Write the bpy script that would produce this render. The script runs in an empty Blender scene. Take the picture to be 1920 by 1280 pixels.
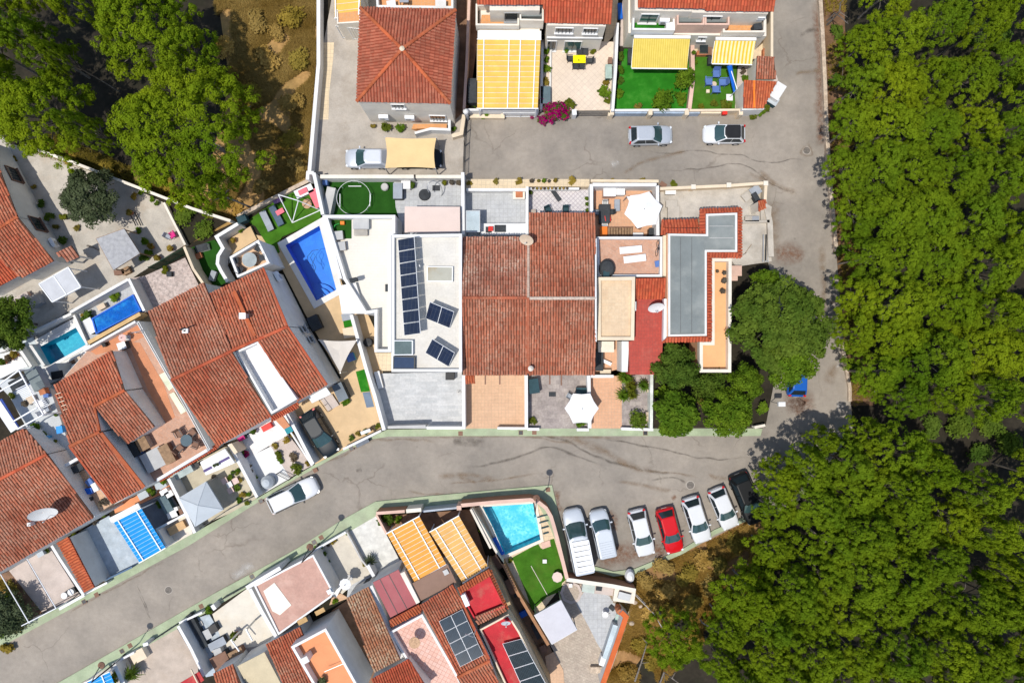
import bpy, math, random
from mathutils import Vector, Matrix, noise as mnoise
random.seed(7)
R = math.radians
scene = bpy.context.scene
# ---------------------------------------------------------------- camera, sky, sun, exposure
CX, CY, S, H = 960.0, 640.0, 0.05, 64.0        # photo centre, metres per photo pixel on the ground, drone height
cam_d = bpy.data.cameras.new('camera'); cam = bpy.data.objects.new('camera', cam_d)
scene.collection.objects.link(cam)
cam.location = (0, 0, H); cam.rotation_euler = (0, 0, 0)
cam_d.sensor_width = 36.0; cam_d.lens = 36.0 * H / (1920 * S); cam_d.clip_start = 0.5; cam_d.clip_end = 1500
scene.camera = cam
SUNV = Vector((0.27, 0.23, -1.0))               # way the light travels: shadows fall up and to the right
world = bpy.data.worlds.new('World'); scene.world = world; world.use_nodes = True
wn = world.node_tree.nodes; wl = world.node_tree.links
sky = wn.new('ShaderNodeTexSky'); sky.sky_type = 'NISHITA'; sky.sun_disc = False
sky.sun_elevation = math.atan2(1.0, math.hypot(SUNV.x, SUNV.y)); sky.sun_rotation = math.atan2(-SUNV.x, -SUNV.y)
wl.new(sky.outputs[0], wn['Background'].inputs['Color']); wn['Background'].inputs['Strength'].default_value = 0.15
sun_d = bpy.data.lights.new('sun', 'SUN'); sun_d.energy = 3.85; sun_d.angle = R(0.5); sun_d.color = (1.0, 0.955, 0.88)
sun = bpy.data.objects.new('sun', sun_d); scene.collection.objects.link(sun)
sun.location = (-20, -17, 70); sun.rotation_euler = SUNV.to_track_quat('-Z', 'Y').to_euler()
scene.view_settings.view_transform = 'Standard'; scene.view_settings.look = 'None'
scene.view_settings.exposure = 0.0; scene.view_settings.gamma = 1.0
scene.cycles.max_bounces = 6; scene.cycles.transparent_max_bounces = 8
scene.cycles.caustics_reflective = False; scene.cycles.caustics_refractive = False
# ---------------------------------------------------------------- helpers
C = scene.collection
def W(px, py, z=0.0):
 k = S * (1 - z / H)
 return Vector(((px - CX) * k, (CY - py) * k, z))
def zf(x0, y0, s=16 / 3):
 def f(p, q=None):
  if q is not None: return (x0 + p / s, y0 + q / s)
  return [(x0 + a / s, y0 + b / s) for a, b in p]
 return f
zA=zf(480,0,4); zB=zf(860,0); zC=zf(1140,0); zD=zf(1440,0,4); zE=zf(0,260); zF=zf(340,320); zG=zf(560,310); zH=zf(860,320)
zI=zf(1100,320); zJ=zf(0,500); zK=zf(340,500); zL=zf(560,500); zM=zf(860,500); zN=zf(1100,500); zO=zf(1320,420); zP=zf(0,720)
zQ=zf(240,720); zR=zf(480,660); zS=zf(820,660); zT=zf(1120,660); zU=zf(1380,680); zV=zf(0,940); zX=zf(120,1040); zY=zf(400,1040)
zZ=zf(560,900); z1=zf(700,1040); z2=zf(840,880); z3=zf(960,1040); z4=zf(1120,860); z5=zf(60,400,8); z6=zf(0,640,32/3); z7=zf(300,840,8)
z8=zf(1140,200); z9=zf(1200,780,2.56)
def area2(p): return sum(p[i][0]*p[(i+1)%len(p)][1]-p[(i+1)%len(p)][0]*p[i][1] for i in range(len(p)))
def ccw(p):
 p = [(q[0], q[1]) for q in p]
 return p if area2(p) > 0 else p[::-1]
def offset(p, d):
 """move the outline of a ccw polygon inwards by d"""
 n = len(p); out = []
 for i in range(n):
  a = Vector(p[i-1]); b = Vector(p[i]); c = Vector(p[(i+1) % n])
  e1 = (b - a).normalized(); e2 = (c - b).normalized()
  n1 = Vector((-e1.y, e1.x)); n2 = Vector((-e2.y, e2.x))
  m = n1 + n2
  k = d / max(0.3, (1 + n1.dot(n2)))
  out.append((b.x + m.x * k, b.y + m.y * k))
 return out
class MB:
 def __init__(s): s.v = []; s.f = []; s.m = []; s.sm = False
 def face(s, pts, m=0):
  b = len(s.v); s.v += [tuple(p) for p in pts]; s.f.append(tuple(range(b, b + len(pts)))); s.m.append(m); return s
 def prism(s, pts, z0, z1, m=0, top=None):
  p = ccw(pts); n = len(p)
  z0 = [z0] * n if not isinstance(z0, (list, tuple)) else z0
  z1 = [z1] * n if not isinstance(z1, (list, tuple)) else z1
  b = len(s.v)
  s.v += [(p[i][0], p[i][1], z0[i]) for i in range(n)] + [(p[i][0], p[i][1], z1[i]) for i in range(n)]
  s.f.append(tuple(b + n + i for i in range(n))); s.m.append(m if top is None else top)
  s.f.append(tuple(b + n - 1 - i for i in range(n))); s.m.append(m)
  for i in range(n):
   j = (i + 1) % n; s.f.append((b + i, b + j, b + n + j, b + n + i)); s.m.append(m)
  return s
 def ring(s, pts, w, z0, z1, m=0):
  o = ccw(pts); i_ = offset(o, w); n = len(o); b = len(s.v)
  for q, z in ((o, z0), (o, z1), (i_, z1), (i_, z0)): s.v += [(x, y, z) for x, y in q]
  for k in range(4):
   for i in range(n):
    j = (i + 1) % n; k2 = (k + 1) % 4
    s.f.append((b+k*n+i, b+k*n+j, b+k2*n+j, b+k2*n+i)); s.m.append(m)
  return s
 def box(s, c, size, rot=0.0, m=0, tilt=None):
  """c = centre of the bottom face"""
  b = len(s.v); hx, hy = size[0] / 2, size[1] / 2
  M_ = Matrix.Rotation(rot, 3, 'Z')
  if tilt: M_ = M_ @ Matrix.Rotation(tilt[0], 3, 'X') @ Matrix.Rotation(tilt[1], 3, 'Y')
  for z in (0, size[2]):
   for x, y in ((-hx,-hy),(hx,-hy),(hx,hy),(-hx,hy)):
    q = M_ @ Vector((x, y, z)); s.v.append((c[0]+q.x, c[1]+q.y, c[2]+q.z))
  for f in ((3,2,1,0),(4,5,6,7),(0,1,5,4),(1,2,6,5),(2,3,7,6),(3,0,4,7)): s.f.append(tuple(b+i for i in f)); s.m.append(m)
  return s
 def beam(s, p, q, w, h, m=0):
  """bar between two points, w wide and h high"""
  p = Vector(p); q = Vector(q); d = q - p
  if d.length < 1e-6: return s
  side = d.cross(Vector((0, 0, 1)))
  side = side.normalized() if side.length > 1e-5 else Vector((1, 0, 0))
  up = side.cross(d).normalized(); b = len(s.v)
  for e in (p, q):
   for x, y in ((-1,-1),(1,-1),(1,1),(-1,1)): s.v.append(tuple(e + side * (x*w/2) + up * (y*h/2)))
  for f in ((3,2,1,0),(4,5,6,7),(0,1,5,4),(1,2,6,5),(2,3,7,6),(3,0,4,7)): s.f.append(tuple(b+i for i in f)); s.m.append(m)
  return s
 def tube(s, pts, r, n=6, m=0, r2=None, cap=True):
  pts = [Vector(p) for p in pts]; N = len(pts); b = len(s.v)
  for i, p in enumerate(pts):
   d = (pts[min(i+1, N-1)] - pts[max(i-1, 0)]).normalized()
   a = d.cross(Vector((0.31, 0.2, 0.93)));
   if a.length < 1e-4: a = Vector((1, 0, 0))
   a.normalize(); c = d.cross(a)
   rr = r if r2 is None else r + (r2 - r) * i / (N - 1)
   for k in range(n):
    t = 2 * math.pi * k / n; s.v.append(tuple(p + a * (math.cos(t)*rr) + c * (math.sin(t)*rr)))
  for i in range(N - 1):
   for k in range(n):
    l = (k + 1) % n; s.f.append((b+i*n+k, b+i*n+l, b+(i+1)*n+l, b+(i+1)*n+k)); s.m.append(m)
  if cap:
   s.f.append(tuple(b+n-1-k for k in range(n))); s.m.append(m)
   s.f.append(tuple(b+(N-1)*n+k for k in range(n))); s.m.append(m)
  return s
 def lathe(s, c, prof, n=14, m=0, sx=1, sy=1):
  """prof = list of (radius, z) from bottom to top"""
  b = len(s.v)
  for r, z in prof:
   for k in range(n):
    t = 2*math.pi*k/n; s.v.append((c[0]+math.cos(t)*r*sx, c[1]+math.sin(t)*r*sy, c[2]+z))
  for i in range(len(prof)-1):
   for k in range(n):
    l = (k+1) % n; s.f.append((b+i*n+k, b+i*n+l, b+(i+1)*n+l, b+(i+1)*n+k)); s.m.append(m)
  s.f.append(tuple(b+n-1-k for k in range(n))); s.m.append(m)
  s.f.append(tuple(b+(len(prof)-1)*n+k for k in range(n))); s.m.append(m)
  return s
 def cyl(s, c, r, z0, z1, n=14, m=0, r2=None): return s.lathe((c[0], c[1], 0), [(r, z0), (r if r2 is None else r2, z1)], n, m)
 def loft(s, rings, m=0, caps=True, closed=True):
  b = len(s.v); n = len(rings[0])
  for r in rings: s.v += [tuple(p) for p in r]
  for i in range(len(rings)-1):
   for k in range(n if closed else n-1):
    l = (k+1) % n; s.f.append((b+i*n+k, b+i*n+l, b+(i+1)*n+l, b+(i+1)*n+k)); s.m.append(m)
  if caps:
   s.f.append(tuple(b+n-1-k for k in range(n))); s.m.append(m)
   q = b+(len(rings)-1)*n; s.f.append(tuple(q+k for k in range(n))); s.m.append(m)
  return s
 def mesh(s, name, mats, origin=(0, 0, 0)):
  me = bpy.data.meshes.new(name); ox, oy, oz = origin
  me.from_pydata([(x-ox, y-oy, z-oz) for x, y, z in s.v], [], s.f)
  mats = mats if isinstance(mats, (list, tuple)) else [mats]
  for mm in mats: me.materials.append(mm)
  if len(mats) > 1: me.polygons.foreach_set('material_index', s.m)
  if s.sm: me.polygons.foreach_set('use_smooth', [True] * len(s.f))
  me.update(); return me
LABELS = {}
def tag(o, label, cat, group=None, kind=None):
 if label: o['label'] = label
 if cat: o['category'] = cat
 if group: o['group'] = group
 if kind: o['kind'] = kind
 return o
def thing(name, label, cat, loc=(0, 0, 0), group=None, rot=0.0):
 o = bpy.data.objects.new(name, None); C.objects.link(o); o.empty_display_size = 0.3
 o.location = loc; o.rotation_euler = (0, 0, rot)
 return tag(o, label, cat, group)
def part(mb, name, mats, parent, label=None, kind=None):
 """a mesh in world coordinates hung under its thing or part"""
 org = Vector((0, 0, 0)); q = parent
 while q is not None: org = org + q.location; q = q.parent
 o = bpy.data.objects.new(name, mb.mesh(name, mats, org)); C.objects.link(o); o.parent = parent
 if label: o['label'] = label
 if kind: o['kind'] = kind
 return o
def single(mb, name, mats, label=None, cat=None, group=None, kind=None):
 xs = [v[0] for v in mb.v]; ys = [v[1] for v in mb.v]; zs = [v[2] for v in mb.v]
 org = ((min(xs)+max(xs))/2, (min(ys)+max(ys))/2, min(zs))
 o = bpy.data.objects.new(name, mb.mesh(name, mats, org)); C.objects.link(o); o.location = org
 return tag(o, label, cat, group, kind)
def structure(mb, name, mats): return single(mb, name, mats, kind='structure')
PROTO = {}
def inst(key, build, name, label, cat, loc, rot=0.0, group=None, scale=1.0, tilt=(0, 0)):
 """one thing with its parts; things with the same key share mesh data. build() -> [(part, MB, mats, parent index or None), ...]"""
 if key not in PROTO:
  PROTO[key] = [(pn, mb.mesh(pn, mats), par) for pn, mb, mats, par in build()]
 root = thing(name, label, cat, loc, group, rot)
 root.rotation_euler = (tilt[0], tilt[1], rot)
 root.scale = (scale,)*3 if not isinstance(scale, (tuple, list)) else scale
 made = []
 for pn, me, par in PROTO[key]:
  o = bpy.data.objects.new(pn, me); C.objects.link(o); o.parent = root if par is None else made[par]; made.append(o)
 return root
def P2(pts, z): return [tuple(W(x, y, z)[:2]) for x, y in pts]
def slab(pts, ztop, zbot): return MB().prism(P2(pts, ztop), zbot, ztop)
def mid(pts): return (sum(p[0] for p in pts)/len(pts), sum(p[1] for p in pts)/len(pts))
# ---------------------------------------------------------------- materials
def new_mat(name):
 m = bpy.data.materials.new(name); m.use_nodes = True
 return m, m.node_tree.nodes, m.node_tree.links, m.node_tree.nodes['Principled BSDF']
def setp(b, **k):
 for a, v in k.items():
  a = {'rough': 'Roughness', 'metal': 'Metallic', 'spec': 'Specular IOR Level', 'coat': 'Coat Weight', 'sheen': 'Sheen Weight'}[a]
  b.inputs[a].default_value = v
def c4(c, k=1.0): return (min(1, c[0]*k), min(1, c[1]*k), min(1, c[2]*k), 1)
def pos(n): return n.new('ShaderNodeNewGeometry').outputs['Position']
def noise_fac(n, l, vec, scale, detail=4, rough=0.6, lo=0.35, hi=0.65):
 t = n.new('ShaderNodeTexNoise'); t.inputs['Scale'].default_value = scale; t.inputs['Detail'].default_value = detail; t.inputs['Roughness'].default_value = rough
 l.new(vec, t.inputs['Vector'])
 r = n.new('ShaderNodeMapRange'); r.inputs['From Min'].default_value = lo; r.inputs['From Max'].default_value = hi
 l.new(t.outputs['Fac'], r.inputs['Value']); return r.outputs['Result']
def mixc(n, l, f, a, b, mode='MIX'):
 x = n.new('ShaderNodeMix'); x.data_type = 'RGBA'; x.blend_type = mode
 for k, v in ((0, f), (6, a), (7, b)):
  if isinstance(v, (int, float)): x.inputs[k].default_value = v
  elif isinstance(v, tuple): x.inputs[k].default_value = v
  else: l.new(v, x.inputs[k])
 return x.outputs[2]
def bump(n, l, b, h, strength=0.3, dist=0.02):
 bn = n.new('ShaderNodeBump'); bn.inputs['Strength'].default_value = strength; bn.inputs['Distance'].default_value = dist
 l.new(h, bn.inputs['Height']); l.new(bn.outputs[0], b.inputs['Normal'])
def mk(name, col, rough=0.8, var=0.12, scale=1.2, fine=9.0, spec=0.25, metal=0.0, coat=0.0, stain=None, stain_amt=0.5, stain_scale=0.35, lo=0.5, hi=0.72, bmp=0.0):
 """plain surface with uneven tone and, if asked, stains of another colour"""
 m, n, l, b = new_mat(name); p = pos(n)
 f1 = noise_fac(n, l, p, scale); f2 = noise_fac(n, l, p, fine, 3)
 c = mixc(n, l, f1, c4(col, 1-var), c4(col, 1+var))
 c = mixc(n, l, f2, c, mixc(n, l, 1.0, c, c4((1-var*.9,)*3), 'MULTIPLY'))
 if stain:
  f3 = noise_fac(n, l, p, stain_scale, 6, 0.65, lo, hi)
  k = n.new('ShaderNodeMath'); k.operation = 'MULTIPLY'; k.inputs[1].default_value = stain_amt; l.new(f3, k.inputs[0])
  c = mixc(n, l, k.outputs[0], c, c4(stain))
 l.new(c, b.inputs['Base Color']); setp(b, rough=rough, spec=spec, metal=metal, coat=coat)
 if bmp: bump(n, l, b, f2, bmp)
 return m
def rotvec(n, l, p, deg, off=(0, 0)):
 mp = n.new('ShaderNodeMapping'); mp.vector_type = 'POINT'; mp.inputs['Rotation'].default_value = (0, 0, R(deg)); mp.inputs['Location'].default_value = (off[0], off[1], 0)
 l.new(p, mp.inputs['Vector']); return mp.outputs[0]
def tiled(name, c1, c2, grout, size=(0.33, 0.33), deg=0.0, mortar=0.02, off=0.0, var=0.1, rough=0.7, stain=None, stain_amt=0.4, stain_scale=0.5):
 """paving: pieces smaller than the photograph resolves, with grout and uneven tone"""
 m, n, l, b = new_mat(name); p = pos(n); v = rotvec(n, l, p, deg)
 t = n.new('ShaderNodeTexBrick'); t.offset = off; t.inputs['Scale'].default_value = 1.0
 t.inputs['Brick Width'].default_value = size[0]; t.inputs['Row Height'].default_value = size[1]; t.inputs['Mortar Size'].default_value = mortar
 t.inputs['Mortar Smooth'].default_value = 0.3
 t.inputs['Color1'].default_value = c4(c1); t.inputs['Color2'].default_value = c4(c2); t.inputs['Mortar'].default_value = c4(grout); l.new(v, t.inputs['Vector'])
 f = noise_fac(n, l, p, 0.8, 5); f2 = noise_fac(n, l, p, 6.0, 3)
 c = mixc(n, l, 1.0, t.outputs['Color'], mixc(n, l, f, c4((1-var,)*3), c4((1+var*.3,)*3)), 'MULTIPLY')
 c = mixc(n, l, 1.0, c, mixc(n, l, f2, c4((1-var,)*3), c4((1,)*3)), 'MULTIPLY')
 if stain:
  f3 = noise_fac(n, l, p, stain_scale, 6, 0.65, 0.5, 0.7)
  k = n.new('ShaderNodeMath'); k.operation = 'MULTIPLY'; k.inputs[1].default_value = stain_amt; l.new(f3, k.inputs[0]); c = mixc(n, l, k.outputs[0], c, c4(stain))
 l.new(c, b.inputs['Base Color']); setp(b, rough=rough, spec=0.3)
 bump(n, l, b, t.outputs['Fac'], -0.25, 0.01)
 return m
def striped(name, c1, c2, period, deg, duty=0.5, rough=0.85):
 """woven stripes across cloth, running across direction deg"""
 m, n, l, b = new_mat(name); p = pos(n)
 d = n.new('ShaderNodeVectorMath'); d.operation = 'DOT_PRODUCT'; d.inputs[1].default_value = (math.cos(R(deg))/period, math.sin(R(deg))/period, 0); l.new(p, d.inputs[0])
 fr = n.new('ShaderNodeMath'); fr.operation = 'FRACT'; l.new(d.outputs['Value'], fr.inputs[0])
 g = n.new('ShaderNodeMath'); g.operation = 'GREATER_THAN'; g.inputs[1].default_value = duty; l.new(fr.outputs[0], g.inputs[0])
 f = noise_fac(n, l, p, 1.5); c = mixc(n, l, g.outputs[0], c4(c1), c4(c2))
 c = mixc(n, l, 1.0, c, mixc(n, l, f, c4((.88,)*3), c4((1,)*3)), 'MULTIPLY')
 l.new(c, b.inputs['Base Color']); setp(b, rough=rough, spec=0.1); return m
def roof_tile(name, a, b_, lichen, amt=0.5, lo=0.42, hi=0.68, sc=0.35):
 """clay tile: every tile its own tone, patches of lichen and soot"""
 m, n, l, b = new_mat(name); p = pos(n); g = n.new('ShaderNodeNewGeometry')
 c = mixc(n, l, g.outputs['Random Per Island'], c4(a), c4(b_))
 w = n.new('ShaderNodeTexWhiteNoise'); w.noise_dimensions = '1D'; l.new(g.outputs['Random Per Island'], w.inputs['W'])
 c = mixc(n, l, 1.0, c, mixc(n, l, w.outputs['Value'], c4((.66,)*3), c4((1.15,)*3)), 'MULTIPLY')
 c = mixc(n, l, 1.0, c, mixc(n, l, noise_fac(n, l, p, .16, 5, .6, .36, .64), c4((.72, .74, .78)), c4((1.12, 1.06, 1.0))), 'MULTIPLY')
 f = noise_fac(n, l, p, sc, 7, 0.7, lo, hi); f2 = noise_fac(n, l, p, 5.0, 4, 0.7, 0.4, 0.7)
 mu = n.new('ShaderNodeMath'); mu.operation = 'MULTIPLY'; l.new(f, mu.inputs[0]); l.new(f2, mu.inputs[1])
 k = n.new('ShaderNodeMath'); k.operation = 'MULTIPLY'; k.inputs[1].default_value = amt * 1.6; l.new(mu.outputs[0], k.inputs[0]); k.use_clamp = True
 c = mixc(n, l, k.outputs[0], c, c4(lichen))
 l.new(c, b.inputs['Base Color']); setp(b, rough=0.85, spec=0.2); return m
def leaf(name, dark, light, trans=0.35, ns=0.6):
 m, n, l, b = new_mat(name); g = n.new('ShaderNodeNewGeometry'); oi = n.new('ShaderNodeObjectInfo')
 f = noise_fac(n, l, g.outputs['Position'], ns, 3, 0.6, 0.3, 0.7)
 c = mixc(n, l, f, c4(dark), c4(light))
 c = mixc(n, l, 1.0, c, mixc(n, l, g.outputs['Random Per Island'], c4((.72, .74, .7)), c4((1.0, 1.0, 1.0))), 'MULTIPLY')
 c = mixc(n, l, 1.0, c, mixc(n, l, oi.outputs['Random'], c4((.72, .84, .95)), c4((1.15, 1.04, .85))), 'MULTIPLY')
 n.remove(b); d = n.new('ShaderNodeBsdfDiffuse'); t = n.new('ShaderNodeBsdfTranslucent'); x = n.new('ShaderNodeMixShader'); x.inputs[0].default_value = trans
 l.new(c, d.inputs[0]); l.new(c, t.inputs[0]); l.new(d.outputs[0], x.inputs[1]); l.new(t.outputs[0], x.inputs[2]); l.new(x.outputs[0], n['Material Output'].inputs[0]); return m
def water_mat(name, tint, scale=3.0, strength=0.12):
 m, n, l, b = new_mat(name); n.remove(b); p = pos(n)
 t = n.new('ShaderNodeTexNoise'); t.inputs['Scale'].default_value = scale; t.inputs['Detail'].default_value = 2; l.new(p, t.inputs['Vector'])
 bn = n.new('ShaderNodeBump'); bn.inputs['Strength'].default_value = strength; bn.inputs['Distance'].default_value = 0.1; l.new(t.outputs['Fac'], bn.inputs['Height'])
 tr = n.new('ShaderNodeBsdfTransparent'); tr.inputs[0].default_value = c4(tint)
 gl = n.new('ShaderNodeBsdfGlossy'); gl.inputs['Roughness'].default_value = 0.04; l.new(bn.outputs[0], gl.inputs['Normal'])
 fr = n.new('ShaderNodeFresnel'); fr.inputs['IOR'].default_value = 1.33; l.new(bn.outputs[0], fr.inputs['Normal'])
 x = n.new('ShaderNodeMixShader'); l.new(fr.outputs[0], x.inputs[0]); l.new(tr.outputs[0], x.inputs[1]); l.new(gl.outputs[0], x.inputs[2]); l.new(x.outputs[0], n['Material Output'].inputs[0]); return m
def pool_floor(name, a, b_, sc=2.2, web=0.5):
 """mottled pool basin with a faint web of caustic light painted in"""
 m, n, l, b = new_mat(name); p = pos(n)
 f = noise_fac(n, l, p, sc*1.6, 3, .55, .42, .68); f2 = noise_fac(n, l, p, sc*.35, 3, .5, .35, .65); v = n.new('ShaderNodeTexVoronoi'); v.feature = 'SMOOTH_F1'; v.inputs['Scale'].default_value = sc*1.5; l.new(p, v.inputs['Vector'])
 r = n.new('ShaderNodeMapRange'); r.inputs['From Min'].default_value = .25; r.inputs['From Max'].default_value = .75; r.inputs['To Max'].default_value = web; l.new(v.outputs['Distance'], r.inputs['Value'])  # bright cell web, caustics painted into the basin colour
 x1 = n.new('ShaderNodeMath'); x1.operation = 'MULTIPLY_ADD'; x1.inputs[1].default_value = web; x1.use_clamp = True; l.new(f, x1.inputs[0]); l.new(r.outputs[0], x1.inputs[2])
 x2 = n.new('ShaderNodeMath'); x2.operation = 'MULTIPLY'; l.new(x1.outputs[0], x2.inputs[0]); l.new(f2, x2.inputs[1])
 l.new(mixc(n, l, x2.outputs[0], c4(a), c4(b_)), b.inputs['Base Color']); setp(b, rough=0.5); return m
WHITE = mk('white_plaster', (.71, .70, .67), .85, .06, .7, stain=(.5, .45, .38), stain_amt=.4, stain_scale=.6)
WHITE2 = mk('bright_white_paint', (.73, .73, .72), .7, .05, 1.0, stain=(.6, .56, .5), stain_amt=.4, stain_scale=.7)
CREAM = mk('cream_plaster', (.72, .60, .44), .85, .07, .8, stain=(.5, .4, .3), stain_amt=.3)
CREAMW = mk('pale_cream_plaster', (.76, .70, .60), .85, .06, .8, stain=(.5, .44, .36), stain_amt=.3)
PEACH = mk('peach_plaster', (.74, .42, .24), .85, .06, .8, stain=(.5, .33, .22), stain_amt=.3)
PINKW = mk('pink_plaster', (.66, .45, .36), .85, .08, .8, stain=(.42, .3, .25), stain_amt=.35)
GREYW = mk('grey_plaster', (.5, .49, .47), .85, .08, .8, stain=(.33, .31, .29), stain_amt=.3)
CONC = mk('yard_concrete', (.43, .385, .33), .9, .13, .5, stain=(.27, .22, .17), stain_amt=.55, stain_scale=.4, bmp=.2)
CONC2 = mk('old_concrete', (.50, .46, .40), .9, .14, .8, stain=(.28, .24, .19), stain_amt=.6, stain_scale=.5, bmp=.2)
CONCP = mk('pale_yard_concrete', (.47, .43, .37), .9, .14, .6, stain=(.40, .31, .22), stain_amt=.55, stain_scale=.35, bmp=.2)
CREAMF = tiled('cream_floor_tile', (.74, .60, .40), (.70, .56, .37), (.55, .45, .32), (.4, .4), 3)
GREENP = mk('green_pavement_paint', (.36, .42, .27), .9, .12, .8, stain=(.34, .31, .25), stain_amt=.45, stain_scale=.6)
STONEW = mk('roadside_stone', (.56, .45, .34), .9, .22, 2.5, stain=(.3, .2, .13), stain_amt=.6, stain_scale=1.0, bmp=.5)
METAL = mk('grey_metal', (.45, .46, .47), .4, .05, metal=.6)
WMETAL = mk('white_metal', (.82, .83, .84), .45, .03)
DMETAL = mk('dark_metal', (.04, .042, .045), .45, .1, metal=.4)
BLACK = mk('black_plastic', (.018, .018, .02), .5, .2)
CHAR = mk('charcoal_fabric', (.05, .055, .06), .9, .2)
GLASS = mk('dark_glass', (.02, .03, .035), .06, .1, spec=.7)
GLASSG = mk('green_glass', (.05, .12, .11), .08, .1, spec=.6)
TEALG = mk('windscreen', (.035, .075, .078), .05, .1, spec=.8)
WOOD = mk('weathered_wood', (.30, .19, .11), .8, .2, 3)
BROWN = mk('brown_paint', (.22, .12, .08), .7, .1)
BROWNP = mk('brown_metal_sheet', (.23, .135, .095), .6, .06)
TERRA = tiled('terracotta_floor', (.56, .25, .13), (.50, .22, .115), (.42, .25, .17), (.3, .3), 0, stain=(.33, .17, .1), stain_amt=.35)
ORANGEF = tiled('orange_terrace_tile', (.72, .35, .14), (.68, .32, .12), (.6, .36, .2), (.3, .3), 0, .015)
TURF = mk('artificial_turf', (.026, .19, .014), .95, .2, .6, fine=20, spec=.05, stain=(.085, .25, .04), stain_amt=.7, stain_scale=.6, bmp=.3)
TURFD = mk('mown_turf', (.055, .16, .014), .95, .2, .9, fine=16, spec=.05, stain=(.12, .17, .03), stain_amt=.4, bmp=.3)
TURFDD = mk('deep_green_turf', (.022, .085, .012), .95, .16, .7, fine=20, spec=.05, bmp=.3)
DRY = mk('dry_earth', (.46, .27, .10), .95, .28, .5, fine=3, stain=(.24, .16, .05), stain_amt=.75, stain_scale=.22, lo=.42, hi=.62, bmp=.4)
FORESTF = mk('wood_floor', (.032, .026, .017), .95, .3, .5, fine=3, stain=(.02, .022, .01), stain_amt=.7)  # near-black albedo carries the shade under the trees
LITTER = mk('needle_litter_soil', (.17, .095, .05), .95, .3, .8, fine=5, stain=(.06, .06, .025), stain_amt=.8, stain_scale=.35, bmp=.4)
GRAVEL = mk('pale_rubble', (.55, .46, .42), .95, .3, 4, fine=14, stain=(.33, .24, .21), stain_amt=.5, stain_scale=2.0, bmp=.6)
PEBBLE = mk('speckled_white_floor', (.78, .76, .74), .85, .08, 3, fine=12, stain=(.55, .5, .48), stain_amt=.4, stain_scale=2.5)
TILE_OLD = roof_tile('old_clay_tile', (.42, .13, .075), (.54, .225, .14), (.54, .41, .31), .85)
TILE_OLD2 = roof_tile('weathered_clay_tile', (.46, .125, .062), (.56, .205, .115), (.50, .35, .25), .6)
TILE_RED = roof_tile('red_clay_tile', (.50, .115, .055), (.56, .17, .085), (.50, .33, .22), .5)
TILE_HIP = roof_tile('hip_roof_tile', (.46, .12, .065), (.52, .16, .09), (.42, .22, .14), .5)
TILE_NEW = roof_tile('bright_red_tile', (.58, .10, .045), (.62, .14, .06), (.5, .25, .15), .2)
TILE_ORG = roof_tile('orange_red_tile', (.58, .12, .045), (.62, .16, .06), (.5, .25, .15), .35)
TDECK = mk('roof_bed', (.11, .05, .032), .9, .2)
TDECKR = mk('red_roof_bed', (.30, .06, .032), .9, .15)
REDM = mk('red_membrane', (.50, .012, .022), .6, .15, .6, stain=(.42, .2, .13), stain_amt=.5, stain_scale=.5)
REDT = tiled('red_painted_tile', (.50, .075, .05), (.43, .065, .045), (.36, .07, .05), (.25, .32), 0, .02, 0, .14, stain=(.42, .14, .10), stain_amt=.45, stain_scale=.7)
REDS = mk('maroon_sheet_roof', (.33, .075, .085), .55, .07, .4, stain=(.45, .17, .16), stain_amt=.35)
YEL = mk('yellow_awning_cloth', (.74, .47, .10), .9, .05, 1.2)
ORG = mk('orange_awning_cloth', (.72, .34, .07), .9, .06, 1.2)
ORG2 = mk('faded_orange_awning_cloth', (.70, .40, .13), .9, .06, 1.2)
BAT = mk('pale_batten', (.72, .62, .46), .6)
BATB = mk('pale_blue_batten', (.25, .5, .75), .6)
BLUEA = mk('blue_awning_cloth', (.015, .27, .66), .85, .05, 1.2)
TAN = mk('tan_sail_cloth', (.72, .52, .26), .9, .04, .8)
GREYC = mk('light_grey_canvas', (.47, .51, .54), .85, .04, .8)
WCLOTH = mk('white_canvas', (.76, .76, .76), .9, .03, .8)
REED = mk('grey_reed_mat', (.38, .38, .39), .95, .15, 3, fine=18, stain=(.35, .35, .34), stain_amt=.5, stain_scale=1.5)
BLUEP = mk('blue_plastic', (.01, .12, .55), .35, .1)
BLUEC = mk('blue_cushion', (.10, .18, .42), .9, .1)
TEALC = mk('dark_teal_fabric', (.03, .07, .085), .8, .15)
ORANGE = mk('orange_plastic', (.8, .2, .02), .5, .1)
REDC = mk('red_plastic', (.7, .03, .02), .5, .1)
PINK = mk('pink_cloth', (.8, .18, .22), .9, .1)
MAGENTA = mk('magenta_plastic', (.6, .02, .2), .6, .1)
YELT = mk('yellow_table_top', (.9, .8, .0), .5, .03)
GREYF = mk('grey_cushion', (.33, .36, .40), .9, .08)
LGREY = mk('light_grey_cushion', (.46, .46, .45), .9, .06)
TAUPE = mk('taupe_box', (.42, .35, .29), .8, .08)
BEIGE = mk('beige_box', (.62, .5, .37), .8, .08)
CLAY = mk('clay_pot', (.45, .17, .08), .85, .15)
STRAW = mk('woven_straw', (.52, .33, .2), .9, .2, 6)
PINKB = mk('pale_pink_metal_sheet', (.68, .55, .49), .7, .04, .5, stain=(.58, .44, .38), stain_amt=.3)
GREYR = mk('grey_bitumen_sheet', (.20, .222, .217), .9, .08, .6, stain=(.36, .37, .34), stain_amt=.5, stain_scale=.4)
BEIGER = tiled('beige_roof_tile', (.72, .55, .36), (.68, .5, .32), (.62, .48, .33), (.28, .28), 0, .012, stain=(.55, .38, .25), stain_amt=.3)
KHAKI = mk('khaki_sheet_roof', (.56, .47, .31), .85, .08, .6, stain=(.45, .4, .27), stain_amt=.4)
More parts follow.
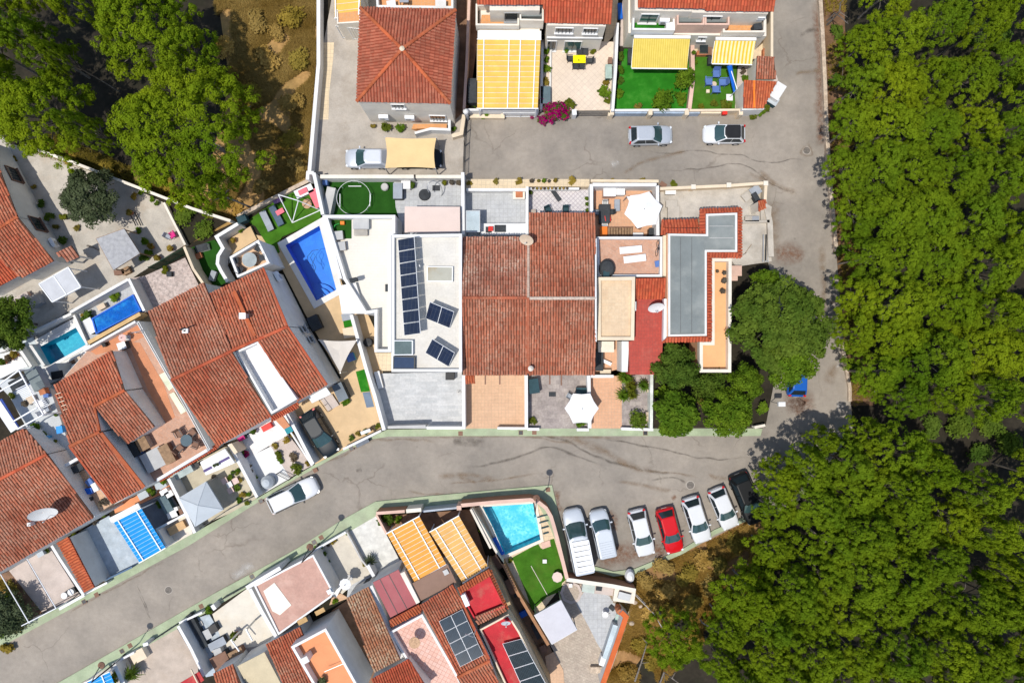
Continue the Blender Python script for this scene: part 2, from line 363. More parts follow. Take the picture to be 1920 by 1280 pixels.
VILLAR = tiled('white_roof_membrane', (.68, .65, .585), (.66, .63, .57), (.58, .55, .48), (1.6, 1.2), 0, .01, stain=(.62, .55, .46), stain_amt=.35, stain_scale=.6)
VILLAF = tiled('white_terrace_tile', (.72, .68, .60), (.70, .67, .59), (.64, .58, .50), (1.2, .25), 0, .008, .5, .05)
GREYPAT = tiled('grey_plank_paving', (.60, .60, .59), (.50, .51, .51), (.52, .51, .49), (1.0, .25), 0, .01, .5, .14)
GREYPAT2 = tiled('light_grey_paving', (.52, .53, .53), (.48, .49, .5), (.40, .40, .40), (.4, .4), 0, .015, .0, .14)
BEIGEPAT = tiled('beige_patio_tile', (.66, .42, .26), (.62, .39, .24), (.5, .34, .22), (.32, .32), 0, .016, 0, .1, stain=(.55, .36, .24), stain_amt=.3)
STONEPAT = tiled('mixed_stone_paving', (.46, .40, .36), (.34, .29, .27), (.36, .31, .28), (.55, .4), 0, .015, .5, .22)
TERRAPAT = tiled('terracotta_patio_tile', (.70, .40, .24), (.66, .37, .22), (.56, .36, .24), (.3, .3), 0, .02, 0, .1)
DIAGPAT = tiled('diamond_patio_tile', (.74, .62, .49), (.70, .58, .46), (.62, .5, .4), (.42, .42), 45, .02, 0, .07)
MOSAIC = tiled('patterned_tile', (.66, .62, .60), (.60, .56, .56), (.42, .38, .40), (.3, .3), 45, .03, 0, .1)
PINKPAT = tiled('pink_terrace_tile', (.55, .32, .25), (.52, .30, .235), (.52, .32, .25), (.4, .4), 28, .01, 0, .12, stain=(.66, .47, .38), stain_amt=.4)
PINKPAT2 = tiled('pale_pink_tile', (.70, .42, .33), (.74, .5, .42), (.52, .26, .2), (.36, .36), 28, .02, 0, .1)
TERRARED = mk('terracotta_slab', (.58, .25, .13), .85, .1, .7, stain=(.42, .16, .08), stain_amt=.4)
ORANGSLAB = mk('orange_painted_slab', (.74, .30, .14), .85, .07, .7, stain=(.62, .24, .12), stain_amt=.4)
TERRAC2 = tiled('patchy_terracotta_paving', (.60, .36, .25), (.54, .30, .2), (.5, .33, .25), (.5, .35), 30, .02, .5, .14)
SANDPAT = mk('sandy_drive', (.62, .44, .25), .9, .08, .8, fine=14, stain=(.53, .36, .2), stain_amt=.4)
BROWNPAT = mk('brown_patio', (.48, .40, .33), .9, .12, .8, fine=12, stain=(.38, .29, .21), stain_amt=.5)
PINKGR = mk('pink_grey_patio', (.54, .46, .41), .9, .1, .8, fine=14, stain=(.46, .36, .3), stain_amt=.4)
BLUEPAT = mk('blue_grey_patio', (.42, .48, .53), .85, .12, 1.5, fine=10, stain=(.6, .64, .66), stain_amt=.5, stain_scale=1.2)
STONEY = tiled('sandstone_setts', (.55, .46, .36), (.47, .38, .3), (.42, .35, .28), (.32, .22), 25, .02, .5, .2)
SHADEPATH = mk('shaded_side_path', (.26, .15, .09), .9, .25, 1.0, fine=8, stain=(.16, .09, .06), stain_amt=.5)  # brown path darkened, the shade beside the houses put into its colour
POOLB = pool_floor('deep_blue_basin', (.0, .17, .68), (.03, .32, .82), 1.2, .5)
POOLC = pool_floor('turquoise_basin', (.0, .50, .64), (.35, .9, .95), 2.6, .65)
POOLT = pool_floor('teal_basin', (.0, .36, .52), (.05, .6, .72), 2.4, .5)
WATER = water_mat('pool_water', (.80, .95, .99))
RIPPLE = water_mat('rippled_pool_water', (.85, .97, .99), 3.5, .3)
SOLAR = {}
def solar_mat(deg, size=(.52, .17), col=(.012, .019, .045), gap=.012, line=(.06, .07, .09)):
 key = (deg, size, col)
 if key not in SOLAR: SOLAR[key] = tiled('solar_cells', col, tuple(v*1.25 for v in col), line, size, deg, gap, 0, .12, .15)
 return SOLAR[key]
LEAF_PINE = leaf('pine_needles', (.15, .24, .013), (.325, .395, .019), .3, .16)
LEAF_DARK = leaf('dark_broad_leaves', (.085, .145, .02), (.185, .25, .036), .3, .5)
LEAF_MID = leaf('broad_leaves', (.10, .19, .016), (.23, .33, .028), .35, .6)
LEAF_OLIVE = leaf('olive_leaves', (.075, .095, .045), (.17, .19, .10), .3, .8)
LEAF_YEL = leaf('yellow_green_leaves', (.14, .17, .02), (.25, .25, .03), .35, .8)
LEAF_DRY = leaf('dry_grass_blades', (.32, .175, .035), (.62, .39, .125), .25, .25)
LEAF_SCRUB = leaf('scrub_leaves', (.22, .16, .028), (.48, .33, .07), .3, .5)
LEAF_BRN = leaf('dead_twigs', (.10, .07, .05), (.2, .15, .11), .1, .8)
FLOWER = leaf('bougainvillea_bracts', (.35, .0, .10), (.55, .01, .2), .3, 2)
BARK = mk('grey_bark', (.22, .19, .16), .95, .3, 4)
PAINT = {}
def paint(name, col, metal=0.0, rough=.25, coat=.35):
 if name not in PAINT: PAINT[name] = mk(name, col, rough, .03, .5, metal=metal, coat=coat, stain=tuple(v*.85 for v in col), stain_amt=.25, stain_scale=1.5)
 return PAINT[name]
RUBBER = mk('tyre_rubber', (.02, .02, .02), .9)
LAMPR = mk('tail_lamp', (.5, .01, .012), .2); LAMPW = mk('head_lamp', (.75, .78, .8), .1, spec=.6)
def asphalt():
 m, n, l, b = new_mat('worn_asphalt'); p = pos(n)
 f1 = noise_fac(n, l, p, .09, 6, .6, .38, .62); f2 = noise_fac(n, l, p, .45, 6, .65, .35, .68); f3 = noise_fac(n, l, p, 22, 3, .7, .3, .7)
 c = mixc(n, l, f1, (.315, .283, .24, 1), (.435, .382, .318, 1))
 c = mixc(n, l, f2, mixc(n, l, 1.0, c, (.80, .80, .81, 1), 'MULTIPLY'), c)
 c = mixc(n, l, f3, mixc(n, l, 1.0, c, (.78, .78, .78, 1), 'MULTIPLY'), c)
 f6 = noise_fac(n, l, p, 2.6, 5, .7, .35, .7); c = mixc(n, l, f6, mixc(n, l, 1.0, c, (.88, .87, .86, 1), 'MULTIPLY'), c)
 v = n.new('ShaderNodeTexVoronoi'); v.feature = 'DISTANCE_TO_EDGE'; v.inputs['Scale'].default_value = .16
 dn = n.new('ShaderNodeTexNoise'); dn.inputs['Scale'].default_value = .6; dn.inputs['Detail'].default_value = 6; l.new(p, dn.inputs['Vector'])
 va = n.new('ShaderNodeVectorMath'); va.operation = 'MULTIPLY_ADD'; va.inputs[1].default_value = (2.2, 2.2, 0); l.new(dn.outputs['Color'], va.inputs[0]); l.new(p, va.inputs[2]); l.new(va.outputs[0], v.inputs['Vector'])
 r = n.new('ShaderNodeMapRange'); r.inputs['From Min'].default_value = .0; r.inputs['From Max'].default_value = .010; r.inputs['To Min'].default_value = .45; r.inputs['To Max'].default_value = 0; l.new(v.outputs['Distance'], r.inputs['Value'])
 f4 = noise_fac(n, l, p, .2, 3, .5, .5, .6); mu = n.new('ShaderNodeMath'); mu.operation = 'MULTIPLY'; l.new(r.outputs[0], mu.inputs[0]); l.new(f4, mu.inputs[1])
 c = mixc(n, l, mu.outputs[0], c, (.13, .10, .075, 1))
 v2 = n.new('ShaderNodeTexVoronoi'); v2.inputs['Scale'].default_value = .8; l.new(p, v2.inputs['Vector'])
 sp = n.new('ShaderNodeMapRange'); sp.inputs['From Min'].default_value = .04; sp.inputs['From Max'].default_value = .12; sp.inputs['To Min'].default_value = .5; sp.inputs['To Max'].default_value = 0; l.new(v2.outputs['Distance'], sp.inputs['Value'])
 f5 = noise_fac(n, l, p, .31, 2, .5, .55, .62); m2 = n.new('ShaderNodeMath'); m2.operation = 'MULTIPLY'; l.new(sp.outputs[0], m2.inputs[0]); l.new(f5, m2.inputs[1])
 c = mixc(n, l, m2.outputs[0], c, (.14, .12, .10, 1))
 l.new(c, b.inputs['Base Color']); setp(b, rough=.92, spec=.2); bump(n, l, b, f3, .25, .01); return m
ASPH = asphalt()
def stain_mat(name, col, alpha=.6, sc=1.2):
 """dirt lying on the asphalt: broken up, fading at its edge (uv.y runs across)"""
 m, n, l, b = new_mat(name); p = pos(n); u = n.new('ShaderNodeUVMap'); sx = n.new('ShaderNodeSeparateXYZ'); l.new(u.outputs[0], sx.inputs[0])
 e = n.new('ShaderNodeMath'); e.operation = 'MULTIPLY'; l.new(sx.outputs['Y'], e.inputs[0]); l.new(sx.outputs['X'], e.inputs[1])
 f = noise_fac(n, l, p, sc, 6, .7, .32, .62)
 k = n.new('ShaderNodeMath'); k.operation = 'MULTIPLY'; l.new(e.outputs[0], k.inputs[0]); l.new(f, k.inputs[1])
 k2 = n.new('ShaderNodeMath'); k2.operation = 'MULTIPLY'; k2.inputs[1].default_value = alpha; l.new(k.outputs[0], k2.inputs[0])
 b.inputs['Base Color'].default_value = c4(col); setp(b, rough=.95, spec=.1); l.new(k2.outputs[0], b.inputs['Alpha']); return m
ST_DARK = stain_mat('dark_road_dirt', (.13, .11, .09), .6); ST_BRN = stain_mat('brown_road_dirt', (.27, .185, .115), .5); ST_RED = stain_mat('needle_litter', (.24, .12, .07), .7, 3.0)
ST_PALE = stain_mat('pale_road_scuff', (.6, .58, .54), .7)
# ---------------------------------------------------------------- roofs and houses
def clip_col(poly, u):
 ys = []
 for i in range(len(poly)):
  a, b = poly[i], poly[(i+1) % len(poly)]
  if (a[0] <= u) != (b[0] <= u): ys.append(a[1] + (b[1]-a[1]) * (u-a[0]) / (b[0]-a[0]))
 return (min(ys), max(ys)) if len(ys) >= 2 else None
def tile_field(pts, pitch=.235, row=.40, h=.07, lap=.05):
 """barrel tiles over a planar outline; pts[0]-pts[1] is the eave"""
 P = [Vector(p) for p in pts]; o = P[0]; U = (P[1]-P[0]).normalized()
 c = sum(P, Vector())/len(P) - o; N = U.cross(c).normalized()
 if N.z < 0: N = -N
 V = N.cross(U).normalized()
 if V.dot(c) < 0: V = -V
 poly = [((p-o).dot(U), (p-o).dot(V)) for p in P]
 mb = MB(); u0 = min(p[0] for p in poly); u1 = max(p[0] for p in poly)
 n = max(1, round((u1-u0)/pitch)); w = (u1-u0)/n
 for i in range(n):
  u = u0 + (i+.5)*w; r = clip_col(poly, u)
  if not r: continue
  a, b = r; v = a - .03 + random.uniform(-.03, .02)
  while v < b - .06:
   e = min(v + row + lap, b); j = random.uniform(-.016, .016); jz = random.uniform(-.01, .014)
   base = len(mb.v)
   for vv, lift, ww in ((v, .045, .43), (e, .0, .37)):
    for k in range(5):
     t = math.pi * k / 4
     q = o + U*(u + j - math.cos(t)*w*ww) + V*vv + N*(math.sin(t)*h + lift + jz)
     mb.v.append((q.x, q.y, q.z))
   for k in range(4): mb.f.append((base+k, base+k+1, base+6+k, base+5+k)); mb.m.append(0)
   v += row
 return mb
def ridge_tiles(p, q, r=.13, step=.42):
 p = Vector(p); q = Vector(q); d = q-p; L = d.length; d.normalize(); s = d.cross(Vector((0, 0, 1))).normalized(); up = s.cross(d)
 if up.z < 0: up = -up
 mb = MB(); n = max(1, round(L/step)); st = L/n
 for i in range(n):
  a = p + d*(i*st-.03); b = p + d*((i+1)*st); base = len(mb.v)
  for c, rr in ((a, r*1.08), (b, r*.9)):
   for k in range(6):
    t = math.pi*k/5; mb.v.append(tuple(c + s*(math.cos(t)*rr) + up*(math.sin(t)*rr*.8)))
  for k in range(5): mb.f.append((base+k, base+6+k, base+7+k, base+k+1)); mb.m.append(0)
 return mb
def W3(p): return W(*p)
def slope(parent, pts3, tile=None, deck=None, pitch=.235, row=.40, wall=None, zbase=0.0, inset=.04, thick=.1, name='roof'):
 """one roof plane (pts3 = [(px,py,z)...], first two = eave) with deck, tiles and the walls under it"""
 P = [W3(p) for p in pts3]
 mb = MB(); b = len(P)
 # bring the outline into one plane
 o = P[0]; U = (P[1]-P[0]).normalized(); c = sum(P, Vector())/b - o; N = U.cross(c).normalized()
 if N.z < 0: N = -N
 Q = [Vector((p.x, p.y, o.z - (N.x*(p.x-o.x) + N.y*(p.y-o.y))/N.z)) for p in P]
 ar = area2([(q.x, q.y) for q in Q]); Qc = Q if ar > 0 else Q[::-1]
 mb.prism([(q.x, q.y) for q in Qc], [q.z-thick for q in Qc], [q.z for q in Qc])
 ro = part(mb, name, deck or TDECK, parent)
 part(tile_field(Q, pitch, row), 'tile_field', tile or TILE_OLD, ro, kind='stuff')
 if wall is not None:
  f = offset([(q.x, q.y) for q in Qc], inset)
  zs = [o.z - (N.x*(x-o.x) + N.y*(y-o.y))/N.z - thick - .005 for x, y in f]
  part(MB().prism(f, zbase, zs), 'wall', wall, parent)
 return ro, Q
def ridge(parent, a, b, mat=None, r=.14): return part(ridge_tiles(W3(a), W3(b), r), 'ridge', mat or TILE_RED, parent)
def block(parent, pts, ztop, wall, roofm=None, zbase=0.0, par_h=.35, par_w=.22, cap=None, floor_name='roof'):
 """flat-roofed storey: body, roof surface, parapet"""
 p = ccw(P2(pts, ztop)); zr = ztop - par_h
 if par_h > 0:
  part(MB().prism(offset(p, .004), zbase, zr-.02), 'wall', wall, parent)
  part(MB().prism(offset(p, par_w*.5), zr-.018, zr), floor_name, roofm or wall, parent)
  part(MB().ring(p, par_w, zr-.03, ztop), 'parapet', cap or wall, parent)
 else:
  part(MB().prism(p, zbase, ztop-.05), 'wall', wall, parent)
  part(MB().prism(offset(p, -.03), ztop-.048, ztop), floor_name, roofm or wall, parent)
def wall(label, pts, ztop, th=.2, mat=None, zbase=0.0, name='boundary_wall', cat='wall', coping=None, closed=False):
 """free-standing wall along photo points taken at its top"""
 P = [W(x, y, ztop) for x, y in pts]
 T = thing(name, label, cat, (P[0].x, P[0].y, zbase)); mb = MB(); cp = MB()
 L = []; Rr = []
 for i, p in enumerate(P):
  d0 = (P[i]-P[i-1]).normalized() if i else None; d1 = (P[i+1]-P[i]).normalized() if i < len(P)-1 else None
  n0 = Vector((-d0.y, d0.x, 0)) if d0 else None; n1 = Vector((-d1.y, d1.x, 0)) if d1 else None
  if n0 is None: m = n1
  elif n1 is None: m = n0
  else: m = (n0+n1)/max(.4, (1+n0.dot(n1)))
  L.append(m)
 def outline(t): return [(p.x+m.x*t/2, p.y+m.y*t/2) for p, m in zip(P, L)] + [(p.x-m.x*t/2, p.y-m.y*t/2) for p, m in reversed(list(zip(P, L)))]
 ct = .06
 part(MB().prism(outline(th), zbase, ztop-ct), 'masonry', mat or WHITE, T)
 part(MB().prism(outline(th+.05), ztop-ct+.001, ztop), 'coping', coping or mat or WHITE, T)
 return T
def fence(label, pts, ztop, mat=None, zbase=0.0, step=1.6, gap=.14, cat='fence', name='metal_fence', slat='upright'):
 """railing: posts, two rails and uprights (or horizontal slats)"""
 P = [W(x, y, ztop) for x, y in pts]; mat = mat or DMETAL
 T = thing(name, label, cat, (P[0].x, P[0].y, zbase))
 for i in range(len(P)-1):
  a, b = P[i], P[i+1]; d = b-a; L = d.length; n = max(1, round(L/step))
  for k in range(n+1):
   q = a + d*(k/n); part(MB().box((q.x, q.y, zbase), (.07, .07, ztop-zbase+.03), math.atan2(d.y, d.x)), 'post', mat, T)
  for z in (zbase+.15, ztop-.06): part(MB().beam((a.x, a.y, z), (b.x, b.y, z), .045, .05), 'rail', mat, T)
  mb = MB(); m = max(1, int(L/gap))
  for k in range(m):
   q = a + d*((k+.5)/m); mb.box((q.x, q.y, zbase+.1), (.02, .02, ztop-zbase-.16), math.atan2(d.y, d.x))
  part(mb, 'balusters', mat, T, kind='stuff')
 return T
def floor(name, pts, z, mat, zbot=-.3):
 return structure(MB().prism(P2(pts, z), zbot, z), name, mat)
def wallside(a, b):
 """unit vector out of a wall, on the side that faces the middle of the site"""
 a = Vector(a[:2]); b = Vector(b[:2]); d = (b-a).normalized(); n = Vector((-d.y, d.x)); m = (a+b)/2
 return d, (n if n.dot(-m) > 0 else -n)
def window(parent, a, b, t, w, z0, z1, frame=None, glass=None, bars=0, door=False, label=None):
 d, n = wallside(a, b); a = Vector(a[:2]); b = Vector(b[:2]); c = a + (b-a)*t; r = math.atan2(d.y, d.x)
 fr = MB(); h = z1-z0; fw = .07
 o = c + n*.03
 for sx in (-1, 1): q = o + d*(sx*(w/2-fw/2)); fr.box((q.x, q.y, z0), (fw, .1, h), r)
 for z in (z0, z1-fw): fr.box((o.x, o.y, z), (w-2*fw-.004, .1, fw), r)
 f = part(fr, 'door_frame' if door else 'window', frame or WHITE2, parent, label)
 q = c + n*.015; part(MB().box((q.x, q.y, z0+fw), (w-2*fw-.01, .04, h-2*fw-.01), r), 'pane', glass or GLASS, f)
 q = c + n*.1; part(MB().box((q.x, q.y, z0-.07), (w+.1, .22, .06), r), 'sill', frame or WHITE2, f)
 for k in range(bars):
  q = c + n*.12 + d*((k+1)/(bars+1)-.5)*w; part(MB().box((q.x, q.y, z0), (.03, .03, h), r), 'bar', DMETAL, f)
 return f
def ac_unit(label, a, b, t, z, group='wall air conditioners'):
 d, n = wallside(a, b); c = Vector(a[:2]) + (Vector(b[:2])-Vector(a[:2]))*t + n*.22; r = math.atan2(d.y, d.x)
 def bld():
  return [('casing', MB().box((0, 0, 0), (.85, .32, .6)), WMETAL, None), ('fan_grille', MB().tube([(-.12, -.165, .3), (-.12, -.19, .3)], .23, 16), METAL, None),
    ('bracket', MB().beam((-.3, .2, -.03), (-.3, -.15, -.03), .04, .05), METAL, None), ('bracket', MB().beam((.3, .2, -.03), (.3, -.15, -.03), .04, .05), METAL, None)]
 return inst('ac', bld, 'air_conditioner', label, 'air conditioner', (c.x, c.y, z), r if n.dot(Vector((math.sin(r), -math.cos(r)))) > 0 else r+math.pi, group)
def pool(label, pts, depth, basin, water, zrim=.16, cop=None, cw=.35, zw=.10):
 """sunk basin with coping and water"""
 p = ccw(P2(pts, zrim)); T = thing('swimming_pool', label, 'pool', (*mid(p), 0))
 i = offset(p, .001); mb = MB(); n = len(i); b = len(mb.v)
 mb.v += [(x, y, zrim-.02) for x, y in i] + [(x, y, zrim-depth) for x, y in i]
 mb.f.append(tuple(b+n+k for k in range(n))); mb.m.append(0)
 for k in range(n):
  j = (k+1) % n; mb.f.append((b+j, b+k, b+n+k, b+n+j)); mb.m.append(0)
 part(mb, 'basin', basin, T)
 part(MB().face([(x, y, zw) for x, y in offset(p, .01)]), 'water', water, T)
 o = offset(p, -cw); rg = MB(); b = 0
 for q, z in ((p, zrim-depth*.3), (p, zrim), (o, zrim), (o, -.1)): rg.v += [(x, y, z) for x, y in q]
 for k in range(3):
  for s_ in range(n):
   j = (s_+1) % n; rg.f.append((k*n+s_, (k+1)*n+s_, (k+1)*n+j, k*n+j)); rg.m.append(0)
 part(rg, 'coping', cop or WHITE, T)
 return T, p
def holed(name, outer, hole, z, mat):
 """ground sheet with an opening for a pool"""
 o = ccw(P2(outer, z)); h = ccw(P2(hole, z)); h = offset(h, -.12)
 # bridge the hole to the outline at the nearest pair
 best = min(((Vector(a)-Vector(b)).length, i, j) for i, a in enumerate(o) for j, b in enumerate(h)); _, i, j = best
 loop = o[:i+1] + [h[(j-k) % len(h)] for k in range(len(h)+1)] + o[i:]
 mb = MB().face([(x, y, z) for x, y in loop]); return structure(mb, name, mat)
def solar_panel(parent, corners, mat, name='solar_panel', th=.04):
 """corners = 4 world points; frame with cells"""
 c = [Vector(p) for p in corners]; n = (c[1]-c[0]).cross(c[3]-c[0]).normalized()
 if n.z < 0: n = -n
 mb = MB(); mb.loft([[p - n*th for p in c], c]); f = part(mb, name, WMETAL, parent)
 m = sum(c, Vector())/4; i = [p + (m-p)*.035 for p in c]
 part(MB().face([p + n*.004 for p in (i if (i[1]-i[0]).cross(i[3]-i[0]).z > 0 else i[::-1])]), 'cells', mat, f)
def solar_array(label, px, rows, cols, zlo, zhi, mat, legs=True):
 """px = 4 photo points (first two on the low edge)"""
 A = W(*px[0], zlo); B = W(*px[1], zlo); D = W(*px[2], zhi); E = W(*px[3], zhi)
 T = thing('solar_array', label, 'solar panels', (A.x, A.y, min(zlo, zhi)-.25))
 def at(u, v): return A*(1-u)*(1-v) + B*u*(1-v) + D*u*v + E*(1-u)*v
 g = .005
 for r in range(rows):
  for c in range(cols):
   u0, u1 = c/cols+g/2, (c+1)/cols-g/2; v0, v1 = r/rows+g/2, (r+1)/rows-g/2
   solar_panel(T, [at(u0, v0), at(u1, v0), at(u1, v1), at(u0, v1)], mat)
 if legs:
  for u in (.04, .96):
   for v in (.05, .95):
    p = at(u, v); part(MB().box((p.x, p.y, T.location.z), (.06, .06, max(.05, p.z-T.location.z-.05))), 'leg', METAL, T)
 return T
def pergola(label, px, z0, z1, n, cloth, rails=(.08, .92), zbase=.1, name='pergola', gap=.1, sag=.03, frame=None, batten=None):
 """awning of n cloth panels laid between rails; px = 4 photo points, panels succeed one another from edge 0-1 to edge 3-2"""
 A = W(*px[0], z0); B = W(*px[1], z0); D = W(*px[2], z1); E = W(*px[3], z1); frame = frame or WMETAL
 T = thing(name, label, 'pergola', (A.x, A.y, zbase))
 def at(u, v, dz=0): q = A*(1-u)*(1-v) + B*u*(1-v) + D*u*v + E*(1-u)*v; return Vector((q.x, q.y, q.z+dz))
 for i in range(n):
  v0, v1 = (i+gap*.5)/n, (i+1-gap*.5)/n; mb = MB(); k = 4
  rows = [[at(0, v0+(v1-v0)*j/k, -sag*math.sin(math.pi*j/k)) for j in range(k+1)], [at(1, v0+(v1-v0)*j/k, -sag*math.sin(math.pi*j/k)) for j in range(k+1)]]
  for j in range(k):
   q = [rows[0][j], rows[1][j], rows[1][j+1], rows[0][j+1]]; mb.face(q if (q[1]-q[0]).cross(q[2]-q[0]).z > 0 else q[::-1])
  part(mb, 'cloth_panel', cloth, T)
  part(MB().beam(at(0, (i+.5)/n*0+i/n, .01), at(1, i/n, .01), .05, .03), 'batten', batten or BAT, T)
 for u in rails:
  part(MB().beam(at(u, -.01, .05), at(u, 1.01, .05), .09, .09), 'rail', frame, T)
 for v in (0.0, 1.0): part(MB().beam(at(-.01, v, .02), at(1.01, v, .02), .08, .1), 'cross_beam', frame, T)
 for u in (.03, .97):
  for v in (.01, .99):
   p = at(u, v); part(MB().box((p.x, p.y, zbase), (.09, .09, p.z-zbase-.05)), 'post', frame, T)
 return T
def awning(label, px, zw, zo, mat, cassette=True, zfix=None):
 """retractable awning; px[0],px[1] at the wall (height zw), px[2],px[3] at the front bar (zo)"""
 A, B = W(*px[0], zw), W(*px[1], zw); D, E = W(*px[2], zo), W(*px[3], zo)
 T = thing('awning', label, 'awning', (A.x, A.y, zo))
 k = 6; mb = MB()
 for j in range(k):
  f = lambda t: (A.lerp(E, t), B.lerp(D, t)); s = lambda t: Vector((0, 0, -.12*math.sin(math.pi*t)))
  a0, b0 = f(j/k); a1, b1 = f((j+1)/k); q = [a0+s(j/k), b0+s(j/k), b1+s((j+1)/k), a1+s((j+1)/k)]
  mb.face(q if (q[1]-q[0]).cross(q[2]-q[0]).z > 0 else q[::-1])
 part(mb, 'cloth', mat, T)
 part(MB().beam(D, E, .08, .08), 'front_bar', WMETAL, T)
 for i in range(14):
  t0, t1 = i/14, (i+1)/14; a = E.lerp(D, t0); b = E.lerp(D, t1); m = (a+b)/2
  v = MB().face([a-Vector((0, 0, .04)), b-Vector((0, 0, .04)), b-Vector((0, 0, .16)), m-Vector((0, 0, .24)), a-Vector((0, 0, .16))])
  part(v, 'valance_scallop', mat, T)
 if cassette: part(MB().beam(A+(A-E).normalized()*.12, B+(B-D).normalized()*.12, .26, .2), 'cassette', WHITE2, T)
 for p, q in ((A, E), (B, D)): part(MB().beam(p-Vector((0, 0, .15)), p.lerp(q, .95)-Vector((0, 0, .2)), .05, .05), 'arm', WMETAL, T)
 return T
def sail(label, px, zs, mat, posts=True, zbase=.1, dip=.14, name='shade_sail'):
 """tensioned cloth between corner points, edges curved inwards"""
 P = [W(x, y, z) for (x, y), z in zip(px, zs)]; n = len(P); c = sum(P, Vector())/n
 T = thing(name, label, 'shade sail', (c.x, c.y, zbase)); rim = []
 for i in range(n):
  a, b = P[i], P[(i+1) % n]
  for j in range(8):
   t = j/8; q = a.lerp(b, t); rim.append(q.lerp(c, dip*math.sin(math.pi*t)))
 mb = MB(); N = len(rim); rings = [rim]
 for s in (.75, .5, .25): rings.append([c.lerp(p, s) - Vector((0, 0, .15*(1-s))) for p in rim])
 b = 0
 for r in rings: mb.v += [tuple(p) for p in r]
 mb.v.append(tuple(c-Vector((0, 0, .18))))
 for k in range(3):
  for i in range(N): j = (i+1) % N; mb.f.append((k*N+i, k*N+j, (k+1)*N+j, (k+1)*N+i)); mb.m.append(0)
 for i in range(N): mb.f.append((3*N+i, 3*N+(i+1) % N, 4*N)); mb.m.append(0)
 mb.sm = True; part(mb, 'cloth', mat, T)
 if posts:
  for p in P: part(MB().cyl(p, .05, zbase, p.z+.05, 8), 'post', METAL, T)
 return T
# ---------------------------------------------------------------- furniture (own coordinates, base at z = 0)
def b_chair(mat, frame=None):
 frame = frame or DMETAL
 def f():
  o = [('seat', MB().box((0, 0, .40), (.50, .50, .06)), mat, None), ('backrest', MB().box((0, .26, .44), (.50, .06, .48), 0, 0, (R(-12), 0)), mat, None)]
  for sx in (-.22, .22):
   for sy in (-.2, .2): o.append(('leg', MB().beam((sx*1.1, sy*1.15, 0), (sx, sy, .40), .035, .035), frame, None))
   o.append(('armrest', MB().beam((sx*1.15, -.22, .62), (sx*1.15, .28, .66), .05, .03), frame, None))
  return o
 return f
def chair(label, px, py, deg, mat, key, z=.12, group=None, s=1.0, frame=None):
 p = W(px, py, z+.4); return inst('chair_'+key, b_chair(mat, frame), 'garden_chair', label, 'chair', (p.x, p.y, z), R(deg), group, s)
def table(label, px, py, size, mat, z=.12, deg=0, rnd=False, h=.74, legm=None, name='garden_table'):
 p = W(px, py, z+h); T = thing(name, label, 'table', (p.x, p.y, z)); lm = legm or DMETAL
 if rnd: part(MB().cyl(p, size[0]/2, z+h-.04, z+h, 24), 'table_top', mat, T)
 else: part(MB().box((p.x, p.y, z+h-.04), (size[0], size[1], .04), R(deg)), 'table_top', mat, T)
 k = .32 if rnd else .44; cr, sr = math.cos(R(deg)), math.sin(R(deg))
 for sx in (-k, k):
  for sy in (-k, k):
   x, y = sx*size[0], sy*size[1]; part(MB().box((p.x+x*cr-y*sr, p.y+x*sr+y*cr, z), (.05, .05, h-.045), R(deg)), 'leg', lm, T)
 return T
def b_lounger(mat, frame):
 def f():
  o = [('frame', MB().box((0, 0, .24), (1.95, .62, .05)), frame, None), ('mattress', MB().box((.22, 0, .295), (1.35, .58, .08)), mat, None),
    ('backrest', MB().box((-.66, 0, .32), (.68, .58, .08), 0, 0, (0, R(14))), mat, None)]
  for sx in (-.85, .85):
   for sy in (-.25, .25): o.append(('leg', MB().box((sx, sy, 0), (.06, .06, .24)), frame, None))
  return o
 return f
def lounger(label, px, py, deg, mat, key, z=.12, group=None, frame=None, s=1.0):
 p = W(px, py, z+.3); return inst('lounger_'+key, b_lounger(mat, frame or WMETAL), 'sun_lounger', label, 'lounger', (p.x, p.y, z), R(deg), group, s)
def parasol(label, px, py, r, mat, z=.12, h=2.5, n=6, deg=0, name='parasol'):
 p = W(px, py, z+h); T = thing(name, label, 'parasol', (p.x, p.y, z)); rim = []; rise = r*.22
 for i in range(n): a = R(deg)+2*math.pi*i/n; rim.append(Vector((p.x+math.cos(a)*r, p.y+math.sin(a)*r, z+h-rise)))
 top = Vector((p.x, p.y, z+h))
 for i in range(n):
  a, b = rim[i], rim[(i+1) % n]; m = ((a+b)/2).lerp(top, .05) - Vector((0, 0, .03))
  mb = MB(); mb.face([top, a, m]); mb.face([top, m, b]); part(mb, 'canopy_panel', mat, T)
  part(MB().beam(top-Vector((0, 0, .05)), a-Vector((0, 0, .03)), .03, .03), 'rib', METAL, T)
 part(MB().cyl(p, .025, z, z+h+.04, 8), 'pole', METAL, T); part(MB().cyl(p, .04, z+h+.04, z+h+.1, 8), 'finial', DMETAL, T)
 part(MB().box((p.x, p.y, z), (.5, .5, .08), R(deg)), 'base', GREYW, T); return T
def boxthing(name, label, cat, px, py, size, mat, z=.12, deg=0, lid=None, group=None, lidname='lid'):
 """box-like thing with a separate lid or top"""
 p = W(px, py, z+size[2]); T = thing(name, label, cat, (p.x, p.y, z), group, R(deg)); c, s = 0, 0
 def loc(mb, nm, mt): o = bpy.data.objects.new(nm, mb.mesh(nm, mt)); C.objects.link(o); o.parent = T; return o
 loc(MB().box((0, 0, 0), (size[0], size[1], size[2]-.05)), 'body', mat); loc(MB().box((0, 0, size[2]-.048), (size[0]+.05, size[1]+.05, .048)), lidname, lid or mat)
 return T
def tv(a=1.0): return random.uniform(-a, a)
